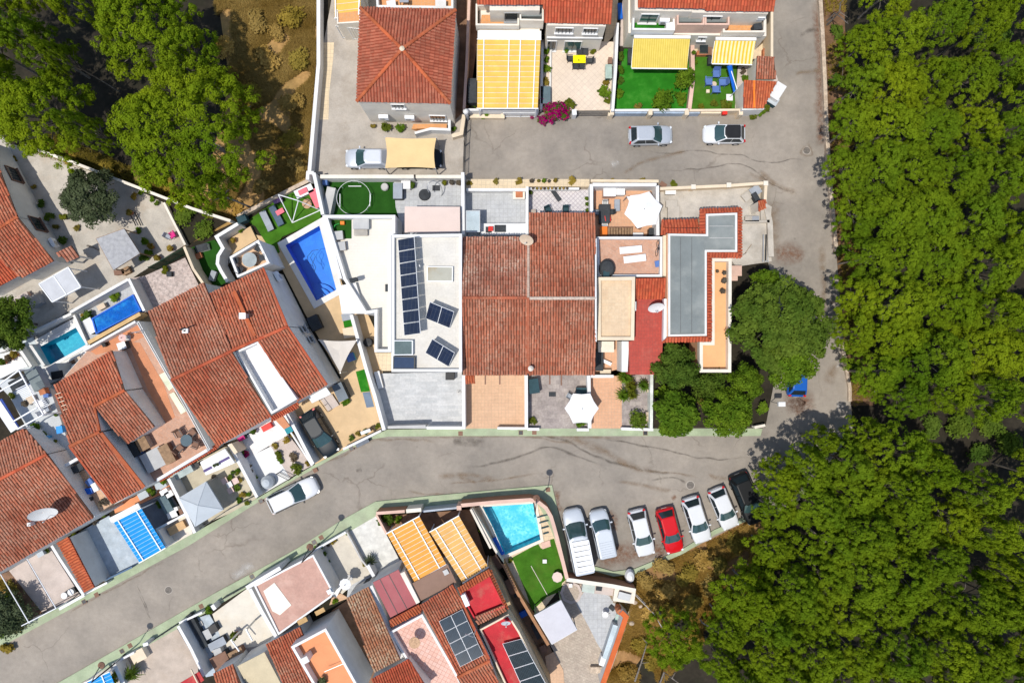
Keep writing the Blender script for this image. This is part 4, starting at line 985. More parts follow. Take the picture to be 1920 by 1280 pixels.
# terrace and annex behind the hip roof
an = thing('house', 'house behind the hip roof with yellow awning and orange roof terrace', 'house', W(700,20))
block(an, [(628,-60),(676,-60),(676,42),(632,45)], 3.4, CREAMW, ORANGEF, .0, .1, .12); block(an, [(700,-80),(850,-80),(850,16),(706,14)], 3.6, WHITE, ORANGEF, 0, .7, .2)
pergola('yellow panelled awning at the top edge left of hip roof', zA([(590,140),(780,115),(790,-90),(585,-70)]), 3.2, 3.9, 4, YEL, (.05, .95))
fence('white balustrade of the small balcony left of the hip roof', zA([(600,195),(770,215)]), 2.6, WHITE2, .1, 1.2, .16)
boxthing('patio_sofa', 'white cushioned sofa on the orange roof terrace', 'sofa', *zA(1015,35), (.75, .7, .5), WHITE2, 2.95, 8); table('long grey table on the orange roof terrace', *zA(1110,2), (.8, .4), METAL, 2.95)
boxthing('storage_bench', 'dark cushioned bench at the right end of orange terrace', 'bench', *zA(1385,30), (.9, .7, .5), CHAR, 2.95, 0, WHITE)
wall('thin cream wall between hip-roofed house and yellow pergola plot', zA([(1600,-60),(1580,480),(1560,820)]), 1.7, .2, PINKW)
floor('path', zA([(1495,-60),(1590,-60),(1565,830),(1480,915)]), .07, SHADEPATH); floor('path', zA([(1605,-60),(1660,-60),(1655,600),(1650,820),(1575,820)]), .08, SHADEPATH)
fence('black metal gate fence along the car yard', zA([(1572,870),(1568,960),(1560,1060),(1552,1300)]), 1.6, DMETAL, .06)
wall('short cream gate pillar wall at the car yard', zA([(1560,860),(1540,1000),(1470,1020)]), .9, .3, CREAM); p = W(*zA(1573,835), 2.0)
T = thing('gate_post', 'white gate post with round cap at the yellow pergola corner', 'post', (p.x, p.y, 0)); part(MB().box((p.x, p.y, 0), (.32, .32, 1.9)), 'pillar', WHITE2, T); part(MB().lathe((p.x, p.y, 1.9), [(.2, 0), (.26, .08), (.18, .2), (.05, .27)], 14), 'cap', WHITE2, T)
boxthing('storage_box', 'dark narrow storage box left of the yellow pergola', 'box', *zA(1622,680), (.75, 2.2, 1.3), CHAR, .1)
shrub('green bush squeezed left of the yellow pergola bottom', *zA(1625,780), 8, 'mid')
sail('tan rectangular shade sail stretched over the parked cars', zA([(968,1030),(1352,1035),(1345,1262),(968,1262)]), (2.7, 2.5, 2.7, 2.5), TAN, True, .06, .07)
# --- second house, yellow pergola and diamond-tiled patio
hz = 5.6
h2 = thing('house', 'pale house with red tiled roof above the yellow pergola and diamond patio', 'house', W(1000,60))
slope(h2, [(*zB(185,45), hz), (*zB(850,45), hz), (*zB(850,-330), 6.9), (*zB(185,-330), 6.9)], TILE_NEW, TDECKR, .26, .42)
slope(h2, [(*zB(855,225), hz-.3), (*zB(1525,240), hz-.3), (*zB(1560,-330), 7.1), (*zB(855,-330), 7.1)], TILE_NEW, TDECKR, .26, .42)
# facade: body flush with the ground line of the front wall
fa = [zB(205,400), zB(840,400), zB(840,-200), zB(205,-200)]
part(MB().prism(P2([(899,62),(1012,62),(1012,-60),(899,-60)], 3.0), 0, 3.0), 'ground_floor', CREAMW, h2)
bx = P2(zB([(225,262),(845,262),(845,-300),(225,-300)]), 3.0);
part(MB().prism(P2([(918,20),(1012,20),(1012,-80),(918,-80)], 5.2), 3.0, 5.2), 'wall', CREAMW, h2)
part(MB().prism(P2([(1026,48),(1136,50),(1150,-80),(1026,-80)], 5.1), 0, 5.1), 'wall', CREAMW, h2)
part(MB().ring(P2(zB([(170,255),(605,258),(605,40),(170,40)]), 3.9), .16, 2.9, 3.9), 'balcony_parapet', CREAMW, h2)
part(slab(zB([(215,240),(600,240),(590,150),(230,150)]), 3.06, 2.9), 'balcony_floor', ORANGEF, h2)
part(MB().ring(P2(zB([(610,205),(850,210),(850,55),(610,55)]), 4.6), .14, 3.0, 4.6), 'box_parapet', CREAMW, h2)
part(slab(zB([(630,165),(848,165),(848,60),(640,60)]), 4.4, 3.0), 'box_roof', GREYR, h2)
a, b = W(1026,48,5.1), W(1136,50,5.1)
window(h2, a, b, .3, 1.6, 3.9, 4.8, WHITE2, bars=4); window(h2, a, b, .75, 1.3, 3.9, 4.8, WHITE2, bars=4)
window(h2, a, b, .12, .9, .2, 2.2, WHITE2, bars=2, door=True); window(h2, a, b, .5, 1.6, .2, 2.2, WHITE2, GLASSG, 1, True)
a, b = W(899,62,3), W(1012,62,3); window(h2, a, b, .8, .7, 2.0, 2.7, WHITE2, bars=2)
window(h2, W(918,20,5.2), W(1012,20,5.2), .45, 1.4, 3.3, 4.9, METAL)
part(MB().beam(W(*zB(880,358), 2.9), W(*zB(1440,362), 2.9), .5, .14), 'patio_canopy', WHITE2, h2)
pergola('large yellow panelled pergola roof with white rails above top road', zB([(190,395),(820,400),(790,1088),(185,1088)]), 3.1, 2.7, 13, YEL, (.10, .50, .68, .92), .08)
part(MB().beam(W(*zB(190,350), 3.15), W(*zB(825,355), 3.15), .75, .12), 'awning_box', WHITE2, h2)
floor('courtyard', zB([(100,1100),(830,1100),(830,380),(190,380)]), .08, CREAMF)
floor('patio', zB([(830,400),(1560,420),(1530,1100),(920,1110),(830,1100)]), .1, DIAGPAT); floor('path', zB([(1440,480),(1580,320),(1600,-100),(1540,-100)]), .085, CREAMF)
table('bright yellow rectangular patio table', *zB(1207,592), (1.15, .72), YELT, .1)
for i, (x, y, d, t) in enumerate([(1205,520,0,'black chair above the yellow table, left of pair'),(1263,520,0,'black chair above the yellow table, right of pair'),(1165,660,180,'black chair below the yellow table, left of pair'),(1228,660,180,'black chair below the yellow table, right of pair'),(1115,588,90,'black chair at the left end of the yellow table'),(1308,610,-90,'black chair at the right end of yellow table')]):
 chair(t, *zB(x, y), d, CHAR, 'char', .1, 'chairs round the yellow table')
T = pot('dark object lying on the yellow table', *zB(1205,588), 1.2, 'dark', .84, None, 'black')
for i, (x, y, r, k, t) in enumerate([(870,505,7,'mid','round shrub in the white bed, topmost'),(878,600,7,'mid','round shrub in the white bed, second from top'),(880,690,9,'mid','bigger round shrub in the white bed, third'),(878,810,9,'scrub','brownish shrub in the white bed, lowest'),(1068,490,7,'mid','potted bush beside the patio door'),(1350,505,7,'yel','yellowish round plant right of the black chairs'),
 (1465,910,12,'mid','large leafy shrub at the right edge of diamond patio'),(1490,1000,7,'yel','light plant low at the right edge of diamond patio'),(1480,825,7,'scrub','reddish plant below the grey-green box'),(1405,905,4,'dark','small pot plant beside the large leafy shrub')]): shrub(t, *zB(x, y), r, k)
wall('low white planter wall beside the diamond patio', zB([(838,420),(825,1090)]), .8, .18, WHITE2); wall('thin white kerb of the shrub bed on diamond patio', zB([(920,490),(915,880)]), .35, .12, WHITE)
boxthing('storage_chest', 'dark green storage chest by the magenta flowers', 'chest', *zB(870,950), (.85, 1.55, .7), TEALC, .1, 0, mk('slate_lid', (.11, .16, .18), .5))
boxthing('storage_chest', 'pale green storage chest at the right patio wall', 'chest', *zB(1500,715), (.55, 1.25, .7), GLASSG, .1, 0, mk('sage_lid', (.36, .46, .40), .5))
boxthing('plant_stand', 'dark plant stand above the pale green chest', 'stand', *zB(1515,605), (.3, .55, .6), BROWN, .1)
shrub('magenta bougainvillea hanging over the front wall, large', *zB(950,1110), 20, 'dark', .2, .9, None, FLOWER); shrub('magenta bougainvillea over the wall, right part', *zB(1060,1130), 13, 'dark', .2, .8, None, FLOWER); shrub('magenta bougainvillea tip beside the chest', *zB(835,1020), 8, 'dark', .3, .9, None, FLOWER)
shrub('magenta bougainvillea spilling onto the asphalt', *zB(830,1210), 10, 'dark', .1, .6, None, FLOWER); shrub('leafy green bush at the right of the bougainvillea', *zB(1110,1040), 11, 'yel', .2)
shrub('small magenta blossom patch left of the gate', *zB(735,1170), 4, 'dark', .1, .5, None, FLOWER)
wall('white front wall below the yellow pergola', zB([(60,1098),(800,1098)]), 1.5, .16, WHITE2); wall('cream planter wall on the road below the pergola', zB([(110,1160),(440,1165),(440,1110)]), .6, .3, CREAM)
shrub('green plants in the cream roadside planter', *zB(250,1135), 10, 'mid', .3, .6); shrub('green plants in the cream roadside planter, left end', *zB(160,1110), 6, 'mid', .3, .8)
fence('dark sliding gate below the yellow pergola', zB([(450,1130),(780,1130)]), 1.2, WMETAL, .0, 2, .12, 'gate', 'garden_gate'); fence('dark sliding gate below the diamond patio', zB([(1190,1118),(1510,1118)]), 1.2, DMETAL, .0, 2, .12, 'gate', 'garden_gate')
wall('white gate pillar right of the bougainvillea', zB([(1155,1095),(1160,1150)]), 1.2, .35, WHITE2)
wall('tall white wall between diamond patio and bright turf', zB([(1590,230),(1570,700),(1540,1110)]), 1.7, .2, WHITE2)
wall('cream corner pillar right of the diamond patio gate', zB([(1520,1120),(1520,1160)]), 1.0, .4, CREAM)
car_blue = boxthing('kayak', 'blue plastic boat in the narrow passage between houses', 'kayak', *zC(122,110), (.35, 1.4, .3), BLUEP, .1, 3)
# --- third and fourth houses with turf gardens
h3 = thing('house', 'house with red roof, green-floored balcony and turf garden', 'house', W(1250,50))
slope(h3, [(*zC(300,72), 5.7), (*zC(970,85), 5.7), (*zC(970,-300), 7), (*zC(300,-300), 7)], TILE_NEW, TDECKR, .26, .42)
h4 = thing('house', 'end house with red roof and orange balcony at the road bend', 'house', W(1390,50))
slope(h4, [(*zC(970,105), 5.6), (*zC(1660,115), 5.6), (*zC(1690,-300), 7), (*zC(970,-300), 7)], TILE_NEW, TDECKR, .26, .42)
part(MB().prism(P2([(1178,62),(1297,66),(1297,-80),(1178,-80)], 3.0), 0, 3.0), 'ground_floor', CREAMW, h3); part(MB().prism(P2([(1190,20),(1297,22),(1297,-90),(1190,-90)], 5.3), 3.0, 5.3), 'wall', CREAMW, h3)
part(MB().prism(P2([(1297.2,66),(1437,68),(1437,-80),(1297.2,-80)], 3.0), 0, 2.99), 'ground_floor', CREAMW, h4); part(MB().prism(P2([(1297.3,24),(1440,26),(1440,-90),(1297.3,-90)], 5.3), 3.0, 5.3), 'wall', CREAMW, h4)
part(MB().ring(P2(zC([(243,300),(670,305),(665,90),(250,90)]), 3.9), .16, 2.9, 3.9), 'balcony_parapet', WHITE2, h3); part(slab(zC([(262,282),(655,285),(655,150),(262,150)]), 3.05, 2.9), 'balcony_floor', TURF, h3)
part(MB().ring(P2(zC([(690,250),(965,250),(965,85),(690,85)]), 4.6), .15, 3.0, 4.6), 'box_parapet', PINKW, h3); part(slab(zC([(710,220),(960,220),(960,95),(710,95)]), 4.2, 3.0), 'box_roof', GREYR, h3)
part(MB().ring(P2(zC([(968,250),(1215,252),(1215,90),(968,90)]), 4.6), .15, 3.0, 4.6), 'box_parapet', PINKW, h4); part(slab(zC([(972,222),(1200,222),(1200,100),(972,100)]), 4.2, 3.0), 'box_roof', GREYR, h4)
part(MB().ring(P2(zC([(1150,325),(1572,325),(1580,110),(1150,110)]), 3.9), .16, 2.9, 3.9), 'balcony_parapet', CREAMW, h4); part(slab(zC([(1165,305),(1450,305),(1550,200),(1220,200)]), 3.05, 2.9), 'balcony_floor', ORANGEF, h4)
window(h3, W(1190,20,5.3), W(1297,22,5.3), .30, 1.6, 3.2, 4.8, WHITE2, GLASSG, 1, True); window(h4, W(1297,24,5.3), W(1440,26,5.3), .30, 1.7, 3.2, 4.8, WHITE2, GLASS, 1, True)
a, b = W(1178,62,3), W(1297,66,3); window(h3, a, b, .82, .8, 2.1, 2.7, WHITE2, GLASS, 1); a, b = W(1297,66,3), W(1437,68,3); window(h4, a, b, .16, .8, 2.1, 2.7, WHITE2, GLASS, 1)
ac_unit('air conditioner on the balcony wall above the green floor', W(1190,20,5.3), W(1297,22,5.3), .58, 3.6); boxthing('washing_machine', 'white appliance box on the green balcony', 'appliance', *zC(620,260), (.6, .6, .85), WHITE2, 3.06)
boxthing('grill_cart', 'dark folded furniture on the orange balcony', 'grill', *zC(1500,265), (.7, .5, .8), CHAR, 3.06, 10); boxthing('glass_lantern', 'pale box hanging at the balcony corner', 'box', *zC(1540,150), (.6, .5, .5), WHITE2, 4.2)
floor('lawn', zC([(60,1100),(800,1100),(830,490),(160,490)]), .1, TURF); floor('lawn', zC([(815,1100),(1275,1090),(1290,560),(880,560)]), .11, TURFD)
floor('path', zC([(110,460),(260,460),(260,250),(180,-60),(150,-60)]), .105, PINKGR); floor('courtyard', zC([(840,560),(1640,600),(1640,300),(830,300)]), .1, CREAMF); floor('path', zC([(1270,1080),(1300,670),(1480,640),(1650,640),(1700,800),(1600,1090)]), .12, PINKGR)
awn1 = striped('fine_yellow_stripe', (.70, .55, .13), (.62, .46, .08), .2, 0); awn2 = striped('yellow_white_stripe', (.74, .48, .04), (.76, .68, .38), .33, -2)
awning('plain yellow sloping awning over bright turf', zC([(258,385),(822,390),(790,690),(235,685)]), 3.0, 2.3, awn1); awning('yellow and white striped awning over the blue chairs lawn', zC([(1072,405),(1478,410),(1440,650),(1040,640)]), 3.0, 2.3, awn2)
for i, (x, y, d, t) in enumerate([(1078,745,0,'blue garden armchair above the small table'),(1005,825,90,'blue garden armchair left of the small table'),(1140,830,-90,'blue garden armchair right of the small table'),(1072,900,180,'blue garden armchair below the small table')]): chair(t, *zC(x, y), d, BLUEC, 'blue', .11, 'blue armchairs on the lawn', 1.25, BLUEC)
table('small round table amid the blue armchairs', *zC(1060,842), (.5, .5), BEIGE, .11, 0, True, .45); boxthing('ball', 'pale round ball on the lawn by blue armchairs', 'ball', *zC(1000,912), (.25, .25, .25), CREAM, .11)
p = W(*zC(1235,780), 2.2); T = thing('closed_parasol', 'folded blue cantilever parasol lying over the lawn edge', 'parasol', (p.x, p.y, .12)); a, b = W(*zC(1215,655), 2.3), W(*zC(1265,920), 1.6); part(MB().tube([a, a.lerp(b, .3), a.lerp(b, .7), b], .24, 8, 0, .1), 'folded_canopy', BLUEP, T); part(MB().tube([(b.x, b.y, .12), (b.x, b.y, 2.3), tuple(a)], .04, 6), 'pole', WMETAL, T); part(MB().box((b.x, b.y, .12), (.6, .6, .08)), 'base', WHITE2, T)
sh = thing('garden_shed', 'tile-roofed shed at the road corner with bright red lean-to', 'shed', W(1420,160))
slope(sh, [(*zC(1680,790), 2.6), (*zC(1480,790), 2.6), (*zC(1490,560), 2.9), (*zC(1660,570), 2.9)], TILE_OLD2, None, .22, .3, CREAMW)
slope(sh, [(*zC(1555,1080), 2.2), (*zC(1355,1080), 2.2), (*zC(1360,802), 2.9), (*zC(1690,815), 2.9)], TILE_ORG, TDECKR, .22, .3, CREAMW)
part(MB().beam(W(*zC(1460,805), 2.95), W(*zC(1462,1078), 2.3), .16, .1), 'ridge', ORANGE, sh)
T = boxthing('trailer', 'white box trailer parked at the shed corner', 'trailer', *zC(1700,910), (.9, 1.5, 1.3), WHITE2, .0, -32); boxthing('handcart', 'dark cart with grey tarpaulin below the white trailer', 'cart', *zC(1650,1000), (1.0, .7, .7), TEALC, .0, -32, GREYC)
wall('cream house-side wall along the top right road', zC([(1640,-60),(1640,570)]), 2.2, .18, CREAM); boxthing('planter', 'orange clay planter behind the shed roof', 'planter', *zC(1580,525), (.5, .7, .5), CLAY, .1)
wall('pink flower bed wall between the two turf gardens', zC([(845,380),(850,800),(815,1090)]), .9, .3, PINKW)
for i, (x, y, r, k, t) in enumerate([(115,560,9,'dark','dark shrub along the white wall, topmost'),(120,690,9,'mid','green shrub along the white wall, second'),(120,800,8,'dark','dark shrub along the white wall, third'),(110,930,9,'mid','shrub along the white wall, lowest'),(860,620,6,'mid','small bush on the pink bed wall'),
 (930,1070,7,'yel','grass tuft at the lawn front, left'),(1060,1040,8,'yel','spiky tuft at the lawn front, middle'),(1180,1040,10,'yel','pale bush at the lawn front, right'),(300,1060,7,'scrub','dry tuft by the bright turf front wall'),(1390,770,9,'mid','plants left of the tiled shed'),(1350,710,6,'brown','brown plant left of the tiled shed')]): shrub(t, *zC(x, y), r, k)
for i, (x, y) in enumerate([(860,520),(850,720),(845,770)]): pot(['clay pot on the pink bed wall, upper','white pot on the pink bed wall, middle','red pot on the pink bed wall, lower'][i], *zC(x, y), 4, 'mid', .9, None, ['clay', 'white', 'clay'][i])
boxthing('barbecue', 'grey barbecue on a brick base between the two awnings', 'barbecue', *zC(960,470), (.7, 1.0, .9), METAL, .1, 0, GLASS); boxthing('tiled_hearth', 'orange tiled base below the grey barbecue', 'hearth', *zC(940,530), (.9, .35, .5), CLAY, .1)
boxthing('planter', 'clutter of dark pots right of the barbecue', 'planter', *zC(1015,490), (.4, 1.1, .5), CHAR, .1, 0, BROWN); boxthing('speaker_box', 'dark box below the wall left of plain awning', 'box', *zC(225,560), (.4, 1.3, .6), CHAR, .1); boxthing('gas_bottle_box', 'dark box left of the striped awning', 'box', *zC(1025,600), (.35, .7, .6), CHAR, .1)
shrub('tree-like green bush over the pink bed wall', *zC(770,800), 20, 'mid', .2, 1.6); shrub('wide green bush over the front wall of bright turf', *zC(560,990), 22, 'mid', .2, 1.4); shrub('bush beside the turf front wall, right part', *zC(720,980), 13, 'mid', .2, 1.2); shrub('branch of the wide bush hanging over the grey gate', *zC(590,1090), 8, 'mid', .6, .8)
for t, x0, x1, m in (('white top rail wall of the bright turf front', 60, 800, WHITE2), ('yellowish front wall of the blue chairs lawn', 815, 1340, CREAM)): wall(t, zC([(x0,1103),(x1,1098)]), 1.2, .14, m)
for t, x0, x1, m in (('grey-blue solid gate of the bright turf garden', 70, 390, mk('gate_grey', (.34, .42, .52), .5)), ('grey-blue front panel below the wide bush', 460, 770, PAINT.get('x') or mk('gate_grey_panel', (.36, .44, .54), .5)), ('small grey-blue gate left of the cream wall', 800, 920, mk('gate_grey_small', (.36, .43, .52), .5)), ('low cream front panel of the end house', 930, 1130, CREAM)):
 wall(t, zC([(x0,1128),(x1,1128)]), .9, .1, m, name='garden_gate', cat='gate')
for i, x in enumerate((40, 425, 790, 1330)): wall(['cream gate pillar at the white wall end','cream gate pillar right of the grey-blue gate','cream gate pillar between the turf gardens','pale pillar at the end of the front wall'][i], zC([(x,1095),(x,1150)]), 1.25, .32, CREAM)
wall('white front wall below the bright red shed roof', zC([(1340,1090),(1560,1085)]), 1.8, .15, WHITE2)
for i, (x, y, r) in enumerate([(1450,1160,7),(1530,1130,9),(1590,1080,7)]): shrub(['yellowish verge bush at the shed corner, lowest','green verge bush at the shed corner, middle','verge bush at the shed corner, beside the trailer'][i], *zC(x, y), r, 'yel' if i != 1 else 'mid', .0)
boxthing('letter_box', 'dark red letter box on the cream front wall', 'letter box', *zC(1170,1128), (.4, .25, .4), REDC, .6)
# ================================================================ MIDDLE BLOCK
# --- white villa
floor('lawn', zG([(225,140),(960,140),(975,415),(1045,490),(1045,500),(250,500)]), .1, TURFDD); floor('patio', zG([(950,130),(1650,130),(1650,700),(1050,700),(970,420)]), .11, GREYPAT2)
wall('cream white wall along the top of the dark turf garden', zG([(215,112),(1150,112)]), 1.7, .28, WHITE, coping=CREAMW); wall('cream white wall behind the villa grey patio', zG([(1170,112),(1650,112)]), 1.3, .26, WHITE, coping=CREAMW)
wall('white slanting wall between the dark turf and corner garden', zG([(150,75),(240,490)]), 2.2, .26, WHITE2); wall('white wall between villa patio and grey neighbour patio', zG([(1640,70),(1645,690)]), 2.3, .24, WHITE2)
vil = thing('house', 'modern white flat-roofed villa with rooftop solar panels', 'house', W(800,560))
block(vil, [(734,440),(866,438),(866,697),(734,697)], 6.2, WHITE2, VILLAR, 0, .4, .24, WHITE2)
ter = [(607,403),(741,403),(741,437),(733,441),(733,660),(702,660),(702,586),(684,589),(644,524)]
block(vil, ter, 4.0, WHITE2, VILLAF, 0, .95, .26, WHITE2, 'terrace')
part(slab(zG([(325,535),(528,535),(528,732),(345,732)]), 3.085, 3.05), 'turf_mat', TURFDD, vil)
part(slab(zL([(760,860),(930,860),(930,1040),(830,1040)]), .2, 0), 'ground_step', CREAMF, vil)
cov = slab([(633,536),(667,530),(685,588),(641,588)], 3.5, 3.42); T = single(cov, 'carport_sheet', WHITE2, 'white sheet canopy beside the blue pool', 'canopy')
solar_array('long row of eight dark solar panels on the white villa', [zL(1055,690), zG(990,742), zG(1155,712), zL(1218,668)], 1, 8, 6.15, 7.3, solar_mat(5, (.36, .9)))
def tpair(label, q, zl, zh, deg): return solar_array(label, [zL(*c) for c in q], 1, 2, zl, zh, solar_mat(deg, (.3, .9)))
tpair('pair of tilted solar panels on the villa, upper', [(1265,515),(1510,615),(1555,450),(1310,350)], 6.0, 7.0, 23); tpair('pair of tilted solar panels on the villa, lower', [(1265,860),(1500,1000),(1560,860),(1335,720)], 6.0, 7.0, 31)
def skylight(label, q, zf_, h, glassm, rim=WMETAL, z=5.8):
 p = P2(q, z+h); T = thing('skylight', label, 'skylight', (*mid(p), z)); part(MB().ring(p, .07, z, z+h), 'frame', rim, T); part(MB().prism(offset(ccw(p), .06), z+h-.06, z+h-.03), 'pane', glassm, T)
skylight('glass skylight with brown water stain on the villa roof', zG([(1283,1008),(1543,1012),(1540,1162),(1283,1160)]), 0, .35, mk('dusty_glass', (.42, .41, .34), .15, .05, stain=(.36, .26, .13), stain_amt=.9, stain_scale=.5))
skylight('grey glass skylight at the villa roof edge', zL([(948,735),(1140,735),(1140,882),(948,885)]), 0, .5, mk('grey_pane', (.11, .15, .15), .1)); skylight('dark blue roof panel below the grey skylight', zL([(945,892),(1162,900),(1160,1022),(943,1022)]), 0, .45, mk('blue_pane', (.03, .055, .11), .12), DMETAL)
p = W(*zG(1205,1005), 6.6); T = thing('roof_vent', 'thin white vent pipe on the villa roof', 'vent', (p.x, p.y, 5.8)); part(MB().cyl(p, .05, 5.8, 6.6, 8), 'pipe', WMETAL, T); part(MB().cyl(p, .1, 6.6, 6.7, 8), 'cap', METAL, T)
can = slab(zG([(1060,412),(1612,415),(1615,672),(1060,672)]), 2.9, 2.8); T = thing('patio_roof', 'pale pink flat patio roof behind the villa', 'patio roof', (*W(810,412)[:2], .1)); part(can, 'sheet', PINKB, T)
for x, y in ((1080,430),(1600,430),(1080,660),(1600,660)): q = W(*zG(x, y), 2.8); part(MB().box((q.x, q.y, .1), (.1, .1, 2.69)), 'post', WMETAL, T)
# trampoline frame
p = W(*zG(550,325), .9); T = thing('trampoline', 'white ring of a trampoline frame on the dark turf', 'trampoline', (p.x, p.y, .1)); rr = 168/16*3*S
part(MB().tube([(p.x+math.cos(a*math.pi/20)*rr, p.y+math.sin(a*math.pi/20)*rr, .9) for a in range(41)], .02, 6), 'ring', WMETAL, T)
for a in range(6): c, s = math.cos(a*1.047+.3)*rr, math.sin(a*1.047+.3)*rr; part(MB().tube([(p.x+c, p.y+s, .1), (p.x+c, p.y+s, .9)], .03, 6), 'leg', WMETAL, T)
for q, r2 in (((560,208), 0), ((412,350), 90), ((712,345), 88)): c = W(*zG(*q), .6); part(MB().box((c.x, c.y, .5), (1.2, .06, .08), R(r2)), 'brace', WMETAL, T)
p = W(*zG(858,212), .5); T = thing('pouf', 'round grey pouf on the dark turf', 'pouf', (p.x, p.y, .1)); part(MB().lathe((p.x, p.y, .1), [(.3, 0), (.36, .1), (.36, .3), (.3, .4)], 18), 'cushion', GREYW, T); part(MB().cyl(p, .37, .28, .31, 18), 'piping', METAL, T)
boxthing('cabinet', 'tall grey cabinet at the slanting wall of the dark turf', 'cabinet', *zG(300,350), (.75, 2.4, 1.2), GREYW, .1, -12); boxthing('barrel', 'blue barrel in the corner of the dark turf', 'barrel', *zG(262,172), (.4, .4, .8), BLUEC, .1)
boxthing('outdoor_kitchen', 'dark grey barbecue cabinet on the villa patio', 'cabinet', *zG(990,255), (.8, 1.4, .9), CHAR, .11, 0, GREYF); table('white table beside the dark barbecue cabinet', *zG(1070,195), (.85, .75), WHITE2, .11); pot('dark potted plant right of the white table', *zG(1140,200), 6, 'dark', .11, None, 'black')
p = W(*zG(1255,290), .5); T = thing('pouf', 'round black woven pouf on the villa patio', 'pouf', (p.x, p.y, .11)); part(MB().lathe((p.x, p.y, .11), [(.45, 0), (.55, .12), (.52, .28), (.1, .36)], 20), 'cushion', CHAR, T); part(MB().cyl(p, .05, .45, .5, 8), 'button', BLACK, T)
p = W(*zG(1355,225), 1.8); T = thing('hanging_chair_frame', 'curved metal frame of a hanging chair', 'chair frame', (p.x, p.y, .11)); part(MB().tube([(p.x+math.cos(R(a))*.62, p.y+math.sin(R(a))*.62, .11+1.8*abs(math.sin(R(a*.5+20)))) for a in range(-40, 230, 15)], .04, 6), 'arc', METAL, T); part(MB().box((p.x, p.y+.35, .11), (.7, .5, .06)), 'base', DMETAL, T)
for i, x in enumerate((1460,1530,1600)): pot(['yellowish bowl plant on the villa patio wall','brown bowl plant on the villa patio, middle','brown bowl plant at the villa patio corner'][i], *zG(x, 175), 5, ['yel', 'brown', 'brown'][i], .11)
boxthing('patio_sofa', 'light grey sofa on the white villa terrace', 'sofa', *zG(622,580), (1.35, .95, .55), GREYF, 3.05, 0, LGREY, None, 'cushion'); boxthing('coffee_table', 'grey low table below the terrace sofa', 'table', *zG(620,672), (1.15, .5, .35), TAUPE, 3.05, 0, mk('greige_top', (.40, .37, .32), .6), None, 'table_top')
for i, (x, y) in enumerate(((397,700),(422,808))): boxthing('armchair', ['light grey cushioned armchair on the terrace turf','light grey cushioned armchair below the terrace turf'][i], 'armchair', *zG(x, y), (.72, .72, .5), TAUPE, 3.09, 6, LGREY, None, 'cushion')
T = thing('toy_stand', 'green and orange garden toys on the terrace turf', 'toys', W(*zG(370,590), 3.1)); q = W(*zG(365,600), 3.4); part(MB().tube([(q.x-.2, q.y-.2, 3.1), (q.x, q.y, 3.5), (q.x+.3, q.y+.2, 3.15)], .05, 6), 'green_tube', mk('toy_green', (.05, .45, .08)), T); q = W(*zG(435,575), 3.4); part(MB().box((q.x, q.y, 3.1), (.35, .3, .3)), 'orange_block', ORANGE, T)
boxthing('pump_unit', 'small dark unit at the villa terrace corner', 'appliance', *zL(545,130), (.6, .3, .6), CHAR, 3.9, 12); boxthing('vent_box', 'small dark grille box on the white terrace', 'vent', *zL(884,212), (.28, .6, .15), CHAR, 3.05)
# side passage and paved front
floor('path', zL([(520,470),(690,470),(760,620),(780,860),(860,1120),(880,1300),(770,1300),(640,760)]), .06, SANDPAT); floor('patio', [(700,700),(866,697),(867,803),(722,803)], .11, GREYPAT)
wall('long white wall between the sandy drive and villa passage', zL([(525,480),(590,720),(680,1040),(760,1290)]) + [zR(1280,780)], 2.0, .26, WHITE2); wall('white outer wall beside the blue pool', [zG(250,500), zG(420,1130)], 3.98, .2, WHITE2)
boxthing('bench', 'long white bench in the villa side passage', 'bench', *zL(800,1130), (.45, 1.55, .45), BEIGE, .11, 14, WHITE2); p = W(*zL(690,755), .9); T = thing('water_drum', 'round black drum in the villa side passage', 'drum', (p.x, p.y, .06)); part(MB().lathe((p.x, p.y, .06), [(.4, 0), (.42, .8), (.38, .85), (.1, .86)], 18), 'drum', BLACK, T); part(MB().cyl(p, .08, .9, .96, 8), 'cap', CHAR, T)
frond('spiky plant beside the white canopy', *zL(705,390), 6, 'olive', .1); boxthing('kettle_grill', 'black dome-shaped grill on the grey paved villa patio', 'grill', *zS(125,240), (.75, .65, .9), CHAR, .11, 0, BLACK)
p = W(*zS(210,400), .6); T = thing('patio_heater', 'round grey umbrella base on the villa front patio', 'umbrella base', (p.x, p.y, .11)); part(MB().lathe((p.x, p.y, .11), [(.22, 0), (.22, .06), (.05, .12)], 16), 'base', GREYW, T); part(MB().cyl(p, .03, .2, .6, 8), 'tube', DMETAL, T)
wall('white front wall of the villa patio, left half with grey top', [(727,801),(798,799)], 1.6, .2, GREYW); wall('white front wall of the villa patio, right half', [(800,802),(866,802)], 1.5, .2, WHITE2)
wall('white wall between villa patio and beige tiled patio', zS([(262,230),(265,770)]), 1.9, .24, WHITE2)
